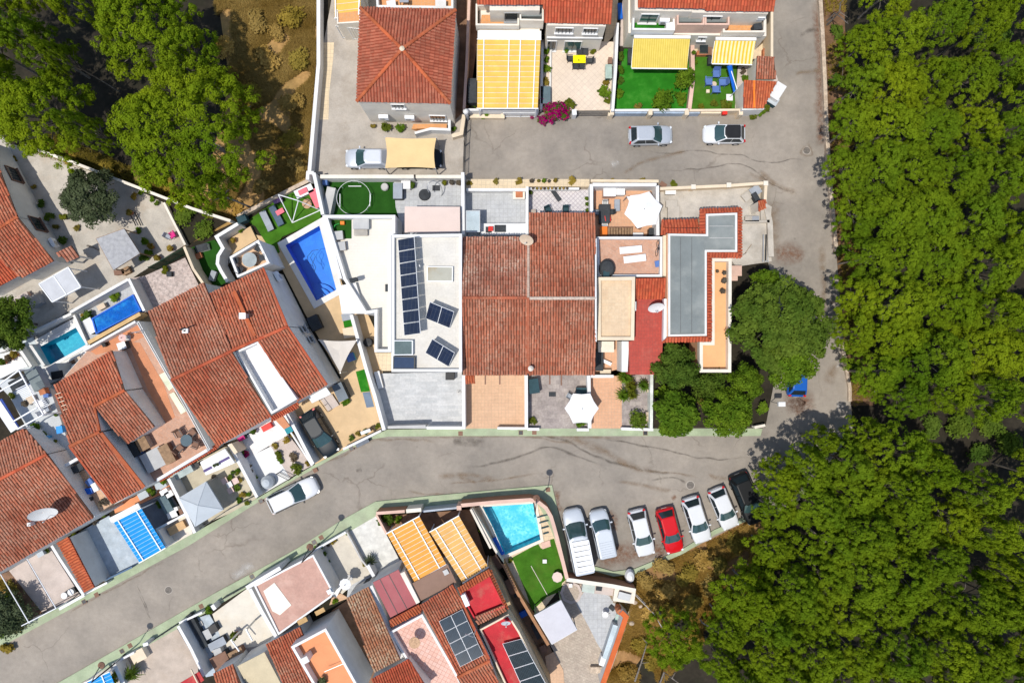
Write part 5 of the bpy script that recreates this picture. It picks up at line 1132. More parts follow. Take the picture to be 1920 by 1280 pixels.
# --- twin tile-roofed houses
hA = thing('house', 'row house with weathered tile roof next to the white villa', 'house', W(930,570)); ze, zr = 5.0, 6.35
slope(hA, [(989,445,ze),(868,445,ze),(868,558,zr),(989,558,zr)], TILE_OLD, None, .23, .4, WHITE); slope(hA, [(868,702,ze-.3),(989,702,ze-.3),(989,558,zr),(868,558,zr)], TILE_OLD2, None, .23, .4, WHITE); ridge(hA, (868,558,zr+.05), (989,558,zr+.05), TILE_RED)
hB = thing('house', 'row house with long tile roof and white mortared ridge', 'house', W(1050,570))
slope(hB, [(1116,400,4.4),(992,400,4.4),(992,558,zr-.05),(1116,558,zr-.05)], TILE_OLD2, None, .23, .4, WHITE); slope(hB, [(992,702,ze-.3),(1116,702,ze-.3),(1116,558,zr-.05),(992,558,zr-.05)], TILE_OLD2, None, .23, .4, WHITE); ridge(hB, (992,559,zr+.04), (1116,559,zr+.04), mk('mortared_ridge', (.54, .44, .36), .9, .15, 4))
part(MB().beam(W(990.5,446,5.12), W(990.5,558,6.5), .2, .12), 'party_verge', mk('mortar_verge', (.5, .37, .29), .9, .2, 5), hA); part(MB().beam(W(990.5,558,6.5), W(990.5,700,4.85), .2, .12), 'party_verge', TILE_RED, hA)
part(MB().beam(W(1117,448,4.95), W(1117,558,6.35), .14, .16), 'party_verge', WHITE2, hB); part(MB().beam(W(1117,558,6.35), W(1117,640,5.4), .14, .16), 'party_verge', WHITE2, hB)
def dish(label, px, py, z, r, tilt, az, mat=None, zb=None, mast=True):
 p = W(px, py, z); T = thing('satellite_dish', label, 'satellite dish', (p.x, p.y, zb if zb is not None else z-r*1.2))
 M_ = Matrix.Rotation(R(az), 3, 'Z') @ Matrix.Rotation(R(tilt), 3, 'Y'); mb = MB(); n = 20; rings = []
 for k, (rr, h) in enumerate(((r, .16*r), (r*.8, .1*r), (r*.5, .04*r), (r*.05, 0))): rings.append([p + M_ @ Vector((math.cos(2*math.pi*i/n)*rr, math.sin(2*math.pi*i/n)*rr, h)) for i in range(n)])
 mb.loft(rings, 0, False); mb.sm = True; part(mb, 'reflector', mat or WHITE2, T)
 f = p + M_ @ Vector((0, 0, r*.8)); part(MB().tube([p + M_ @ Vector((r*.7, 0, .1*r)), f], .025, 5), 'feed_arm', METAL, T); part(MB().box((f.x, f.y, f.z-.05), (.1, .1, .14)), 'receiver', GREYW, T)
 part(MB().tube([tuple(T.location), tuple(p - Vector((0, 0, .05)))], .04, 6), 'mast', METAL, T)
dish('round beige satellite dish between the twin tile roofs', *zH(680,685), 6.3, .62, 55, -110, BEIGE, 5.2); p = W(*zM(722,1018), 5.9); T = thing('roof_vent', 'small white vent cowl at the lower edge of twin roofs', 'vent', (p.x, p.y, 5.0)); part(MB().lathe((p.x, p.y, 5.0), [(.12, 0), (.12, .5), (.24, .6), (.05, .8)], 12), 'cowl', CREAMW, T); part(MB().cyl(p, .16, 5.45, 5.5, 10), 'collar', METAL, T)
# back patios
floor('patio', zH([(70,190),(690,190),(690,680),(50,680)]), .12, GREYPAT2); floor('planter_bed', zH([(75,85),(690,85),(690,200),(75,200)]), .5, CREAMF); floor('patio', zH([(690,190),(1340,190),(1340,440),(690,440)]), .12, MOSAIC); floor('planter_bed', zH([(690,85),(1310,85),(1310,160),(690,160)]), .5, CREAMF)
wall('white wall behind the grey neighbour patio', zH([(75,190),(690,190)]), 1.2, .2, WHITE2); wall('white wall between grey patio and patterned patio', zH([(685,160),(683,650)]), 1.7, .2, WHITE2); wall('white wall right of the patterned patio', zH([(1327,135),(1330,430)]), 1.8, .24, WHITE2); wall('white flower shelf wall behind the patterned patio', zH([(700,180),(1205,180)]), .9, .15, WHITE2)
T = thing('glass_shelter', 'pale glass shelter in the grey patio corner', 'shelter', W(*zH(140,500))); part(slab(zH([(75,400),(212,400),(212,612),(75,612)]), 2.1, 2.07), 'pane', mk('pale_glass', (.45, .53, .56), .1), T); part(MB().ring(P2(zH([(72,398),(214,398),(214,614),(72,614)]), 2.12), .05, 2.0, 2.12), 'frame', METAL, T)
for x, y in ((80,408),(206,408),(80,604),(206,604)): q = W(*zH(x, y), 2); part(MB().box((q.x, q.y, .12), (.06, .06, 1.9)), 'post', METAL, T)
boxthing('outdoor_counter', 'long white counter in the grey neighbour patio', 'counter', *zH(455,585), (4.3, 1.0, .9), WHITE, .12, 0, WHITE2, None, 'worktop'); boxthing('gas_hob', 'dark hob tray on the long white counter', 'hob', *zH(415,578), (1.0, .6, .08), CHAR, 1.02); boxthing('cooking_pot', 'red pot on the white counter', 'pot', *zH(320,580), (.38, .38, .2), REDC, 1.1); boxthing('cutting_board', 'dark tray next to the red pot', 'tray', *zH(300,590), (.5, .5, .05), DMETAL, 1.025)
boxthing('planter', 'white square planter with clay soil in grey patio corner', 'planter', *zH(602,240), (1.05, .75, .6), WHITE2, .12, 0, CREAMW); boxthing('planter_soil', 'clay coloured soil tray inside the white square planter', 'tray', *zH(605,235), (.6, .55, .06), CLAY, .73)
for i, (x, y, r) in enumerate(((375,105,6),(600,105,7),(105,130,6))): shrub(['dry plant in the cream bed behind grey patio, middle','dry plant in the cream bed behind grey patio, right','plant in the cream bed behind the villa wall end'][i], *zH(x, y), r, 'scrub', .5, .6)
for i, (x, y) in enumerate(((728,98),(800,100),(850,98),(905,102),(965,95))): pot('clay flower pot in the back row of the cream bed', *zH(x, y), 4.2 if i % 2 == 0 else 3.2, ['brown', 'scrub', 'mid'][i % 3], .5, 'clay pots in the back row behind patterned patio')
shrub('long dry plant at the right end of the cream bed', *zH(1130,100), 8, 'scrub', .5, .5)
for i in range(10): pot('small clay pot on the white flower shelf', *zH(745+i*38, 172), 2.6, ['brown', 'scrub', 'dry'][i % 3], .9, 'small pots on the white flower shelf')
lounger('black reclining chair lying across the patterned patio', *zH(975,245), 125, CHAR, 'charL', .12, None, DMETAL, .62)
chair('grey-green chair at the roof edge, left', *zH(893,400), 25, TEALC, 'teal', .12, 'grey-green chairs under the roof edge', 1.1); chair('grey-green chair at the roof edge, right', *zH(1068,400), 0, TEALC, 'teal', .12, 'grey-green chairs under the roof edge', 1.1); boxthing('bench', 'grey box in the left corner of patterned patio', 'box', *zH(738,412), (.6, .4, .5), TAUPE, .12)
for i, (x, y) in enumerate(((720,215),(1280,280),(1285,330),(1290,395))): pot(['pot at the top left of the patterned patio','white pot on the right patterned patio edge, top','white pot on the right patterned patio edge, middle','white pot on the right patterned patio edge, bottom'][i], *zH(x, y), 4, 'dark', .12, None, 'white' if i else 'clay')
# --- terracotta patio with white parasol
floor('patio', zI([(70,180),(700,180),(720,650),(90,650)]), .12, TERRAPAT)
wall('white wall around the terracotta patio, back', zI([(60,140),(700,140)]), 2.1, .26, WHITE2); wall('white wall around the terracotta patio, right', zI([(708,150),(712,650)]), 2.1, .24, WHITE2); wall('white wall left of the terracotta patio', zI([(50,150),(50,420)]), 2.0, .22, WHITE2)
parasol('big white hexagonal parasol on the terracotta patio', *zI(575,385), 1.75, WCLOTH, .12, 2.7, 6, 12); sail('white cloth spread under the big parasol', zI([(400,260),(620,230),(690,330),(470,420)]), (2.0, 2.1, 2.0, 2.0), WCLOTH, True, .12, .04, 'cloth_canopy')
boxthing('hot_tub', 'black rectangular table on terracotta patio', 'table', *zI(178,430), (.95, 1.7, .75), BLACK, .12, 0, CHAR, None, 'table_top'); chair('red plastic chair beside the black table', *zI(215,480), 100, REDC, 'red', .12, None, .95, REDC); chair('pale chair left of the black table', *zI(105,420), 90, GREYF, 'grey', .12, None, .95); chair('white chair below the black table', *zI(178,525), 180, LGREY, 'lgrey', .12, None, .95, WMETAL); chair('dark chair above the black table', *zI(182,335), 0, LGREY, 'lgrey', .12, None, .95, WMETAL); chair('dark chair right of the black table', *zI(245,415), -90, CHAR, 'char', .12, None, .9)
boxthing('storage_bin', 'orange box in the terracotta patio corner', 'box', *zI(172,605), (.6, .8, .7), ORANGE, .12); boxthing('bench', 'narrow grey bench on the terracotta patio', 'bench', *zI(305,345), (.45, 1.05, .5), METAL, .12, 0, GREYF)
T = thing('slatted_bench', 'slatted wooden bench at the bottom of terracotta patio', 'bench', W(*zI(335,612), .12)); c = W(*zI(335,612), .6)
for k in range(9): part(MB().box((c.x-1.05+k*.262, c.y, .55), (.2, .75, .04)), 'slat', WOOD, T)
for y in (-.42, .42): part(MB().box((c.x, c.y+y, .12), (2.35, .07, .5)), 'frame', BROWN, T)
boxthing('pizza_oven', 'white masonry oven on the terracotta patio', 'oven', *zI(230,210), (1.1, .8, 1.1), PINKW, .12, 0, WHITE2); boxthing('sink_counter', 'white sink counter beside the masonry oven', 'counter', *zI(335,210), (.85, .55, .9), WHITE2, .12); boxthing('toy_box', 'dark red box below the big parasol', 'box', *zI(525,552), (.5, .45, .4), BROWN, .12, -25); boxthing('grill', 'black barbecue in the lower patio corner', 'grill', *zI(660,610), (.65, .6, .9), BLACK, .12, 0, CHAR); boxthing('white_crate', 'white crate at the lower edge of terracotta patio', 'crate', *zI(515,637), (.9, .25, .5), WHITE2, .12)
hC = thing('house', 'row house with sunbathing terrace, beige flat roof and red tiles', 'house', W(1180,580))
block(hC, zI([(100,660),(760,660),(755,1060),(110,1060)]), 3.6, WHITE2, TERRAC2, 0, .6, .2, WHITE2, 'terrace'); block(hC, zN([(108,105),(485,100),(475,735),(108,735)]), 4.9, CREAM, BEIGER, 0, .3, .3, CREAM)
slope(hC, [(*zN(485,320), 3.3), (*zN(810,320), 3.3), (*zN(825,110), 4.0), (*zN(485,115), 4.0)], TILE_NEW, TDECKR, .25, .34, WHITE); part(slab(zN([(488,325),(768,322),(762,735),(745,1078),(430,1078),(425,745),(478,735)]), 3.3, .1), 'lower_storey', REDT, hC); part(MB().beam(W(*zN(783,322), 3.9), W(*zN(775,745), 3.9), .3, .7), 'side_parapet', WHITE2, hC); part(slab(zN([(350,745),(425,745),(410,1050),(350,1050)]), 3.0, .1), 'side_wall', WHITE2, hC)
window(hC, zw := W(*zN(487,330), 4), W(*zN(487,460), 4), .5, .8, 3.45, 4.3, WHITE2, GLASSG)
dish('large white satellite dish on the red flat roof', *zN(693,400), 4.4, .72, 58, -85, None, 3.35)
for i, (x, y) in enumerate(((440,790),(480,880))): lounger(['white sun lounger on the upper terrace, upper one','white sun lounger on the upper terrace, lower one'][i], *zI(x, y), 185+2*i, WCLOTH, 'white', 3.0, 'white sun loungers on the terrace')
p = W(*zI(205,975), 3.9); T = thing('egg_chair', 'black egg-shaped wicker chair on the upper terrace', 'chair', (p.x, p.y, 3.0)); part(MB().lathe((p.x, p.y, 3.0), [(.35, 0), (.62, .35), (.72, .7), (.55, 1.0), (.2, 1.15)], 18, 0, 1, 1.15), 'shell', CHAR, T); part(MB().box((p.x-.1, p.y-.55, 3.9), (.55, .6, .2)), 'seat_pad', TEALC, T)
T = thing('bicycle', 'bicycle leaning at the right wall of the upper terrace', 'bicycle', W(*zI(705,770), 3.0)); c1, c2 = W(*zI(712,735), 3.35), W(*zI(700,820), 3.35)
for c in (c1, c2): part(MB().tube([(c.x+.03*math.sin(a), c.y+math.cos(a)*.33, c.z+math.sin(a)*.33) for a in [i*.42 for i in range(16)]], .025, 5), 'wheel', BLACK, T)
part(MB().tube([tuple(c1), ((c1.x+c2.x)/2, (c1.y+c2.y)/2, 3.75), tuple(c2)], .025, 5), 'frame', METAL, T); part(MB().box(((c1.x+c2.x)/2, (c1.y+c2.y)/2-.1, 3.9), (.12, .25, .06)), 'saddle', BLACK, T)
boxthing('folded_tarp', 'blue folded tarp at the terrace wall', 'tarp', *zI(715,930), (.5, .5, .2), BLUEC, 3.0, 10)
floor('patio', zN([(90,740),(350,740),(345,1090),(90,1090)]), .12, TERRAPAT); boxthing('water_heater', 'white boxed water heater below the beige roof', 'box', *zN(195,800), (1.4, .95, 1.2), WHITE, .12, 0, CREAMW); boxthing('cupboard', 'dark cupboard in the narrow orange patio', 'cupboard', *zN(125,940), (.7, 1.8, 1.0), CHAR, .12); boxthing('drying_rack', 'tilted white drying rack in the narrow orange patio', 'rack', *zN(190,950), (1.1, .25, .4), WMETAL, .12, -25); boxthing('beige_chest', 'beige chest at the foot of narrow orange patio', 'chest', *zN(188,1060), (.95, .55, .6), CREAM, .12)
wall('white wall closing the narrow orange patio', zN([(20,1095),(270,1095)]), 1.3, .22, WHITE2)
# --- grey bitumen-roofed house
hD = thing('house', 'house with angular grey flat roof rimmed by red tiles', 'house', W(1310,540)); GP = [(1327,405),(1378,403),(1378,469),(1321,469),(1321,626),(1256,627),(1256,442),(1327,443)]; zg = 4.6
gp = ccw(P2(GP, zg)); part(MB().prism(offset(gp, -.2), 0, zg-.12), 'wall', PEACH, hD); part(MB().prism(gp, zg-.118, zg-.05), 'roof', GREYR, hD); part(MB().ring(offset(gp, -.16), .17, zg-.3, zg+.12), 'parapet', WHITE, hD)
for x in (1276, 1297): part(MB().beam(W(x,445,zg-.035), W(x,624,zg-.035), .05, .02), 'roof_seam', mk('seam', (.14, .15, .15)), hD)
for y in (424, 446): part(MB().beam(W(1330,y,zg-.035), W(1375,y,zg-.035), .04, .02), 'roof_seam', GREYW, hD)
o2 = offset(gp, -.62); i2 = offset(gp, -.2)
for k in range(len(gp)):
 j = (k+1) % len(gp)
 if (Vector(gp[k])-Vector(gp[j])).length < .6: continue
 mx = (gp[k][0]+gp[j][0])/2
 if mx < W(1260,0,zg).x: continue                                   # the party side has no tiles
 q = [(*o2[k], zg-.22), (*o2[j], zg-.22), (*i2[j], zg+.02), (*i2[k], zg+.02)]
 m_ = MB(); v = [Vector(c) for c in q]; m_.face(v if (v[1]-v[0]).cross(v[2]-v[0]).z > 0 else v[::-1]); s_ = part(m_, 'tile_skirt', TDECKR, hD); part(tile_field(v, .26, .42), 'tile_field', TILE_NEW, s_, kind='stuff')
slope(hD, [(*zI(1110,490), 3.4), (*zI(745,500), 3.4), (*zI(800,575), 3.9), (*zI(1115,570), 3.9)], TILE_NEW, TDECKR, .26, .36); slope(hD, [(*zI(790,640), 3.4), (*zI(742,640), 3.4), (*zI(745,505), 3.7), (*zI(800,560), 3.7)], TILE_NEW, TDECKR, .26, .36)
part(slab(zI([(765,650),(825,640),(820,1060),(765,1050)]), 4.0, 0), 'party_wall', CREAM, hD); block(hD, [(1334,484),(1372,484),(1371,698),(1312,698),(1312,641),(1334,641)], 3.7, PEACH, mk('peach_terrace', (.72, .40, .19), .85, .05, .7), 0, .75, .28, CREAMW, 'terrace')
for i, (x, y, r) in enumerate(((1310,1005,3),(1370,1100,5),(1360,1200,5),(1380,1020,4))): pot(['pot plant in the middle of the peach terrace','pot plants at the peach terrace wall, middle','pot plants at the peach terrace wall, lower','pot plants at the peach terrace wall, upper'][i], *zI(x, y), r, 'brown', 2.98, None, 'black')
floor('courtyard', [(1236,352),(1436,342),(1440,400),(1447,490),(1380,500),(1370,486),(1334,486),(1240,440)], .1, CONC2)
wall('cream balustrade wall along the top road of the concrete yard', zI([(735,180),(1070,165),(1420,150),(1795,122)]), 1.1, .22, CREAM); wall('cream right end wall of the concrete yard', zI([(1795,125),(1785,290)]), 1.1, .22, CREAM)
for i, x in enumerate((1070, 1425, 1795)): p = W(*zI(x, 160-(x-1070)*.05), 1.3); T = thing('gate_post', ['cream pillar in the concrete yard wall, left','cream pillar in the concrete yard wall, middle','cream pillar at the concrete yard corner'][i], 'post', (p.x, p.y, .0)); part(MB().box((p.x, p.y, 0), (.34, .34, 1.15)), 'pillar', CREAM, T); part(MB().box((p.x, p.y, 1.151), (.42, .42, .1)), 'cap', CREAMW, T)
T = thing('gate_roof', 'small orange tiled gate roof at the concrete yard', 'roof', W(*zI(1760,340), 0)); slope(T, [(*zI(1720,405), 2.2), (*zI(1790,370), 2.2), (*zI(1790,285), 2.5), (*zI(1718,300), 2.5)], TILE_ORG, TDECKR, .2, .3, CREAMW)
for i, (x, y, w, h_, zz_) in enumerate(((840,215,.95,.35,.5),(850,330,1.0,.6,.45),(870,425,1.05,1.2,.5))): boxthing('concrete_block', ['white concrete bench block in the yard corner','grey concrete slab block in the yard, middle','large concrete block beside the red tiles'][i], 'block', *zI(x, y), (w, h_, zz_), CONC2, .1, 0, WHITE2 if i == 0 else CONCP)
boxthing('scrap_pile', 'grey scrap metal piled in the yard corner, larger', 'scrap', *zI(1690,200), (.9, .8, .5), METAL, .1, 35, GREYF); boxthing('scrap_pile', 'tilted grey boards leaning in the yard corner', 'boards', *zI(1620,240), (1.2, .7, .3), CONCP, .1, 40); boxthing('motor_scooter', 'dark scooter parked in the concrete yard corner', 'scooter', *zI(1700,270), (.4, 1.0, .7), CHAR, .1, 30)
for i, (x, y) in enumerate(((1620,480),(1690,480))): boxthing('crate', ['pale crate at the lower yard ledge, left','grey crate at the lower yard ledge, right'][i], 'crate', *zI(x, y), (.6, .45, .4), [CONCP, METAL][i], .1)
wall('low concrete ledge across the yard', zI([(1560,512),(1830,505)]), .5, .2, CONCP, .0); wall('concrete outer wall along the road below the yard', zI([(1800,370),(1835,520),(1845,860)]), .5, .45, CONC2, .0); floor('courtyard', zI([(1740,300),(1850,360),(1840,500),(1740,500)]), .35, CONCP)
for i, x in enumerate((1768, 1795, 1818)): a, b = W(*zI(x, 640), .35), W(*zI(x-6, 900), .3); T = thing('pipe', ['grey pipe lying along the yard edge, inner','dark pipe lying along the yard edge, middle','pale pipe lying along the yard edge, outer'][i], 'pipe', tuple(a)); part(MB().tube([a, b], .06, 8), 'tube', [METAL, DMETAL, GREYW][i], T); part(MB().tube([b, b+(b-a).normalized()*.12], .08, 8), 'coupling', METAL, T)
T = thing('rake', 'rake lying on the concrete yard floor', 'rake', W(*zI(1600,800), .12)); a, b = W(*zI(1650,735), .16), W(*zI(1580,830), .16); part(MB().tube([a, b], .02, 5), 'handle', WOOD, T); part(MB().box((b.x, b.y, .1), (.4, .05, .05), R(30)), 'head', DMETAL, T)
boxthing('stone_plinth', 'pink stone plinth beside the peach terrace', 'plinth', *zI(1495,1000), (1.0, .9, .6), PINKW, .0); boxthing('stone_plinth', 'smaller pink block below the stone plinth', 'plinth', *zN(1470,110), (.7, .5, .5), PINKW, .0)
shrub('tuft of grass growing at the cream wall foot', *zI(880,130), 8, 'yel', .0, .5); T = boxthing('drain_box', 'small brown slab at the terracotta patio corner', 'slab', *zI(765,140), (.6, .4, .2), BROWN, 0, -35)
for i, x in enumerate((150, 250, 430, 560, 650)): shrub(['dry verge plant behind the terracotta patio, first','dry verge plant behind the terracotta patio, second','dry verge plant behind the terracotta patio, third','dry verge plant behind the terracotta patio, fourth','dry verge plant behind the terracotta patio, fifth'][i], *zI(x, 105), 5+i % 2*2, 'scrub' if i % 2 else 'dry', .05, .5)
wall('low cream verge wall behind the terracotta patio', zI([(40,100),(720,105)]), .35, .2, CREAM)
# --- south patios
floor('patio', [(868,703),(988,703),(988,804),(868,804)], .12, BEIGEPAT); floor('patio', [(988,703),(1106,703),(1106,804),(988,804)], .125, STONEPAT); floor('patio', [(1106,706),(1166,690),(1166,805),(1106,804)], .12, TERRAPAT); floor('path', [(1166,690),(1222,690),(1222,803),(1166,803)], .11, STONEPAT)
wall('white wall between beige patio and stone patio', zS([(888,230),(890,760)]), 1.6, .25, WHITE2); wall('white wall between stone patio and terracotta strip', zS([(1515,235),(1525,760)]), 1.6, .25, WHITE2); wall('low white front wall of the beige patio', zS([(600,760),(900,762)]), .9, .16, WHITE2)
for i, (x, y) in enumerate(((740,762),(960,770),(1455,775))): wall(['white front wall piece right of beige patio','white planter wall at the stone patio corner, left','white planter wall below the white parasol'][i], zS([(x-60 if i else x-10,y),(x+60,y)]), .8, .2, WHITE2)
slope(hA, [(*zS(375,305), 4.2), (*zS(280,310), 4.2), (*zS(285,230), 4.5), (*zS(375,230), 4.5)], TILE_ORG, TDECKR, .2, .3)
for i, x in enumerate((480, 625, 1125, 1240)): p = W(*zS(x, 262), 4.4); part(MB().beam(W(*zS(x, 215), 4.5), W(*zS(x, 320 if i < 3 else 330), 4.35), .12, .16), 'rafter_end', BROWN, hA if i < 2 else hB)
parasol('white hexagonal parasol on the stone patio', *zS(1447,565), 1.55, WCLOTH, .12, 2.4, 6, 0); boxthing('covered_grill', 'black covered grill at the stone patio wall', 'grill', *zS(965,340), (.9, 1.3, 1.0), CHAR, .12, 8, TEALC); boxthing('door_mat', 'dark square mat on the stone patio', 'mat', *zS(1150,420), (.6, .38, .06), CHAR, .12); boxthing('swing_bench', 'dark bench behind the white parasol', 'bench', *zS(1450,390), (1.1, .6, .7), BROWN, .12, 0, TEALC); chair('grey chair left of the white parasol', *zS(1325,440), 60, GREYF, 'grey', .12, None, .9)
shrub('yellow-green bush at the stone patio corner', *zS(955,690), 8, 'yel', .12); shrub('small bush in the front planter below parasol, left', *zS(1420,720), 6, 'mid', .5); shrub('small bush in the front planter below parasol, right', *zS(1470,715), 6, 'mid', .5)
a, b = zT(545,220), zT(540,760); wall('narrow white and green banded wall left of the shady trees', [a, b], 1.5, .22, mk('banded_wall', (.72, .75, .68), .8, .12, 2, stain=(.28, .33, .25), stain_amt=.7, stain_scale=.9)); wall('low white front wall below the small round bush', zT([(240,765),(560,775)]), .7, .2, WHITE2)
for i, (x, y) in enumerate(((510,350),(508,650))): boxthing('garden_chair_white', ['white framed crate beside the banded wall, upper','white framed crate beside the banded wall, lower'][i], 'crate', *zT(x, y), (.35, .9, .5), WHITE, .11, 0, STONEW)
# ================================================================ LEFT BLOCK
# --- corner house with pale yard
floor('courtyard', [(-60,200),(20,270),(47,276),(205,331),(307,380),(347,459),(262,512),(150,590),(60,640),(-60,690)], .05, CONCP)
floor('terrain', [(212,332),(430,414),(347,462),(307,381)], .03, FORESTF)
wall('thin cream wall between the dry plot and pale yard', [(45,272),(130,302),(205,331),(360,391),(432,414)], 1.9, .2, CREAMW)
wall('thin kerb wall at the right edge of pale yard', [(307,380),(347,459)], .6, .15, CREAMW, .0); fence('dark green screened fence below the pale yard', zE([(1480,1285),(1850,1085)]), 1.8, mk('green_mesh', (.02, .06, .03)), .05, 1.5, .07); wall('cream wall running down beside the rubble patio', zE([(1840,1080),(1930,1300)]) + [(387,541)], 1.9, .18, CREAM)
LA = thing('house', 'large white house with tiled gable roof in the upper left', 'house', W(40,430))
slope(LA, [(101,489,2.7),(40,521,2.7),(-40,452,4.1),(33,406,4.1)], TILE_RED, None, .26, .42, WHITE); slope(LA, [(-95,310,2.7),(-22,262,2.7),(33,406,4.1),(-40,452,4.1)], TILE_RED, None, .26, .42, WHITE); ridge(LA, (33,406,4.18), (-40,452,4.18), TILE_ORG); slope(LA, [(34,517,2.3),(-30,552,2.3),(-62,508,3.1),(2,475,3.1)], TILE_NEW, TDECKR, .26, .42, WHITE)
p0, p1 = W(101,489,2.7), W(33,406,4.1); window(LA, p1, p0, .08, 1.5, 1.2, 2.6, BROWN, GLASS, 3); window(LA, W(-22,262,2.7), p1, .40, 1.5, .9, 2.3, BROWN, GLASS, 3); ac_unit('air conditioner on the upper left house side wall', p1, p0, .55, 1.2)
T = thing('porch_roof', 'small brown shingled porch roof at the white house corner', 'porch', W(*zE(660,1130), 0)); slope(T, [(*zE(790,1180), 2.2), (*zE(680,1225), 2.2), (*zE(545,1140), 2.9), (*zE(720,1070), 2.7)], TILE_OLD, None, .3, .5)
for x, y in ((780,1175), (690,1215)): q = W(*zE(x, y), 2.1); part(MB().box((q.x, q.y, .05), (.14, .14, 2.05)), 'post', WHITE, T)
for i, (x, y, r, k) in enumerate(((340,480,6,'scrub'),(410,640,9,'dark'),(490,780,9,'dark'),(560,880,7,'scrub'),(620,1010,9,'dark'),(640,780,9,'yel'))): shrub(['dry plant at the foot of the white house wall, upper','dark plant at the white house wall, second','dark plant at the white house wall, third','dry plant at the white house wall, fourth','dark plant by the porch roof','yellow-green bush in the wall shadow'][i], *zE(x, y), r, k, .05)
def flatroof(name, label, cat, pts, z, mat, th=.06, zb=.05, frame=WOOD, n=0, div=None):
 T = thing(name, label, cat, (*W(*mid(pts), 0)[:2], zb)); part(slab(pts, z, z-th), 'sheet', mat, T)
 P = [W(x, y, z-th) for x, y in pts]
 for q in P: c = sum(P, Vector())/len(P); q = q.lerp(c, .05); part(MB().box((q.x, q.y, zb), (.09, .09, z-th-zb)), 'post', frame, T)
 for i in range(len(P)): part(MB().beam(P[i]+Vector((0, 0, -.05)), P[(i+1) % len(P)]+Vector((0, 0, -.05)), .08, .1), 'beam', frame, T)
 if n and len(P) == 4:
  up = Vector((0, 0, th+.02))
  for k in range(n+1): part(MB().beam(P[0].lerp(P[1], k/n)+up, P[3].lerp(P[2], k/n)+up, .08, .04), 'glazing_bar', div or WMETAL, T)
  part(MB().beam(P[0].lerp(P[3], 0)+up, P[1]+up, .08, .04), 'glazing_bar', div or WMETAL, T); part(MB().beam(P[3]+up, P[2]+up, .08, .04), 'glazing_bar', div or WMETAL, T)
 return T
flatroof('reed_shelter', 'square shelter roofed with grey reed mats in pale yard', 'shelter', z5([(960,380),(1380,230),(1615,600),(1220,850)]), 2.6, REED)
flatroof('glass_pergola', 'white framed pergola with grey translucent panels', 'pergola', z5([(110,1060),(550,810),(740,1105),(310,1330)]), 2.8, mk('translucent_panel', (.50, .51, .53), .5, .06), .05, .05, WMETAL, 2)
T = thing('carved_post', 'dark fallen branch lying near the reed shelter', 'branch', W(*zE(930,1095), .1)); part(MB().tube([W(*zE(870,1070), .12), W(*zE(940,1090), .15), W(*zE(990,1120), .12)], .09, 6, 0, .04), 'stem', BARK, T); part(MB().tube([W(*zE(940,1090), .15), W(*zE(975,1105), .3)], .05, 5, 0, .02), 'twig', BARK, T)
for i, (x, y, r, k) in enumerate(((1380,910,7,'mid'),(1450,1020,9,'mid'),(1490,1140,9,'mid'),(1430,1200,9,'dark'),(720,785,5,'scrub'),(770,895,7,'scrub'),(1340,575,7,'scrub'),(1400,530,6,'mid'),(1510,600,6,'mid'),(1570,640,6,'dark'),(720,210,6,'yel'),(620,200,7,'scrub'))): shrub(['green bush right of the reed shelter, top','green bush right of the reed shelter, middle','green bush right of the reed shelter, lower','dark bush at the reed shelter corner','small dry bush left of the olive tree foot','dark low bush above the reed shelter left','flower bed plant right of the olive tree','green bed plant by the cream wall','bed plant along the cream wall, middle','bed plant along the cream wall, lower','yellowish plant on the cream wall, right','dry plant on the cream wall, left'][i], *zE(x, y), r, k, .05)
for i, (x, y) in enumerate(((1510,1080),(1575,1190),(1700,1100),(1300,740))): pot(['clay pot with red flowers right of the reed shelter','large clay pot near the green screened fence','small pot on the pale yard near the fence','brown pot at the pale yard step'][i], *zE(x, y), 6, 'scrub', .05)
chair('magenta chair on the pale yard', *zE(1728,965), -60, MAGENTA, 'magenta', .05, None, 1.0, MAGENTA); chair('grey chair next to the magenta chair', *zE(1680,978), 60, GREYF, 'grey', .05, None, .9); boxthing('timber_box', 'brown wooden box beside the reed shelter bottom', 'box', *zJ(1255,40), (.7, .6, .5), WOOD, .05, 25); boxthing('brown_bench', 'brown garden bench below the reed shelter', 'bench', *zJ(1190,55), (.9, .4, .5), BROWN, .05, 10)
for i in range(2): a, b = W(*zE(1290+i*55, 735), .3), W(*zE(1360+i*50, 870), .3); part(MB().tube([a, b], .05, 6), 'sleeper', DMETAL, T := thing('garden_edging', ['dark edging rail on the pale yard, left','dark edging rail on the pale yard, right'][i], 'edging', tuple(a)))
floor('courtyard', zJ([(0,300),(230,200),(400,180),(540,400),(440,470),(300,420),(0,560)]), .07, CONC2); boxthing('planter', 'pink stone planter above the dark lower tree', 'planter', *zJ(210,340), (1.7, 1.0, .5), PINKW, .05, 30, PINKGR); boxthing('cupboard', 'pale cabinet with dark doors below the pergola', 'cabinet', *zJ(330,340), (1.0, .9, .9), GREYF, .05, 28, CONCP)
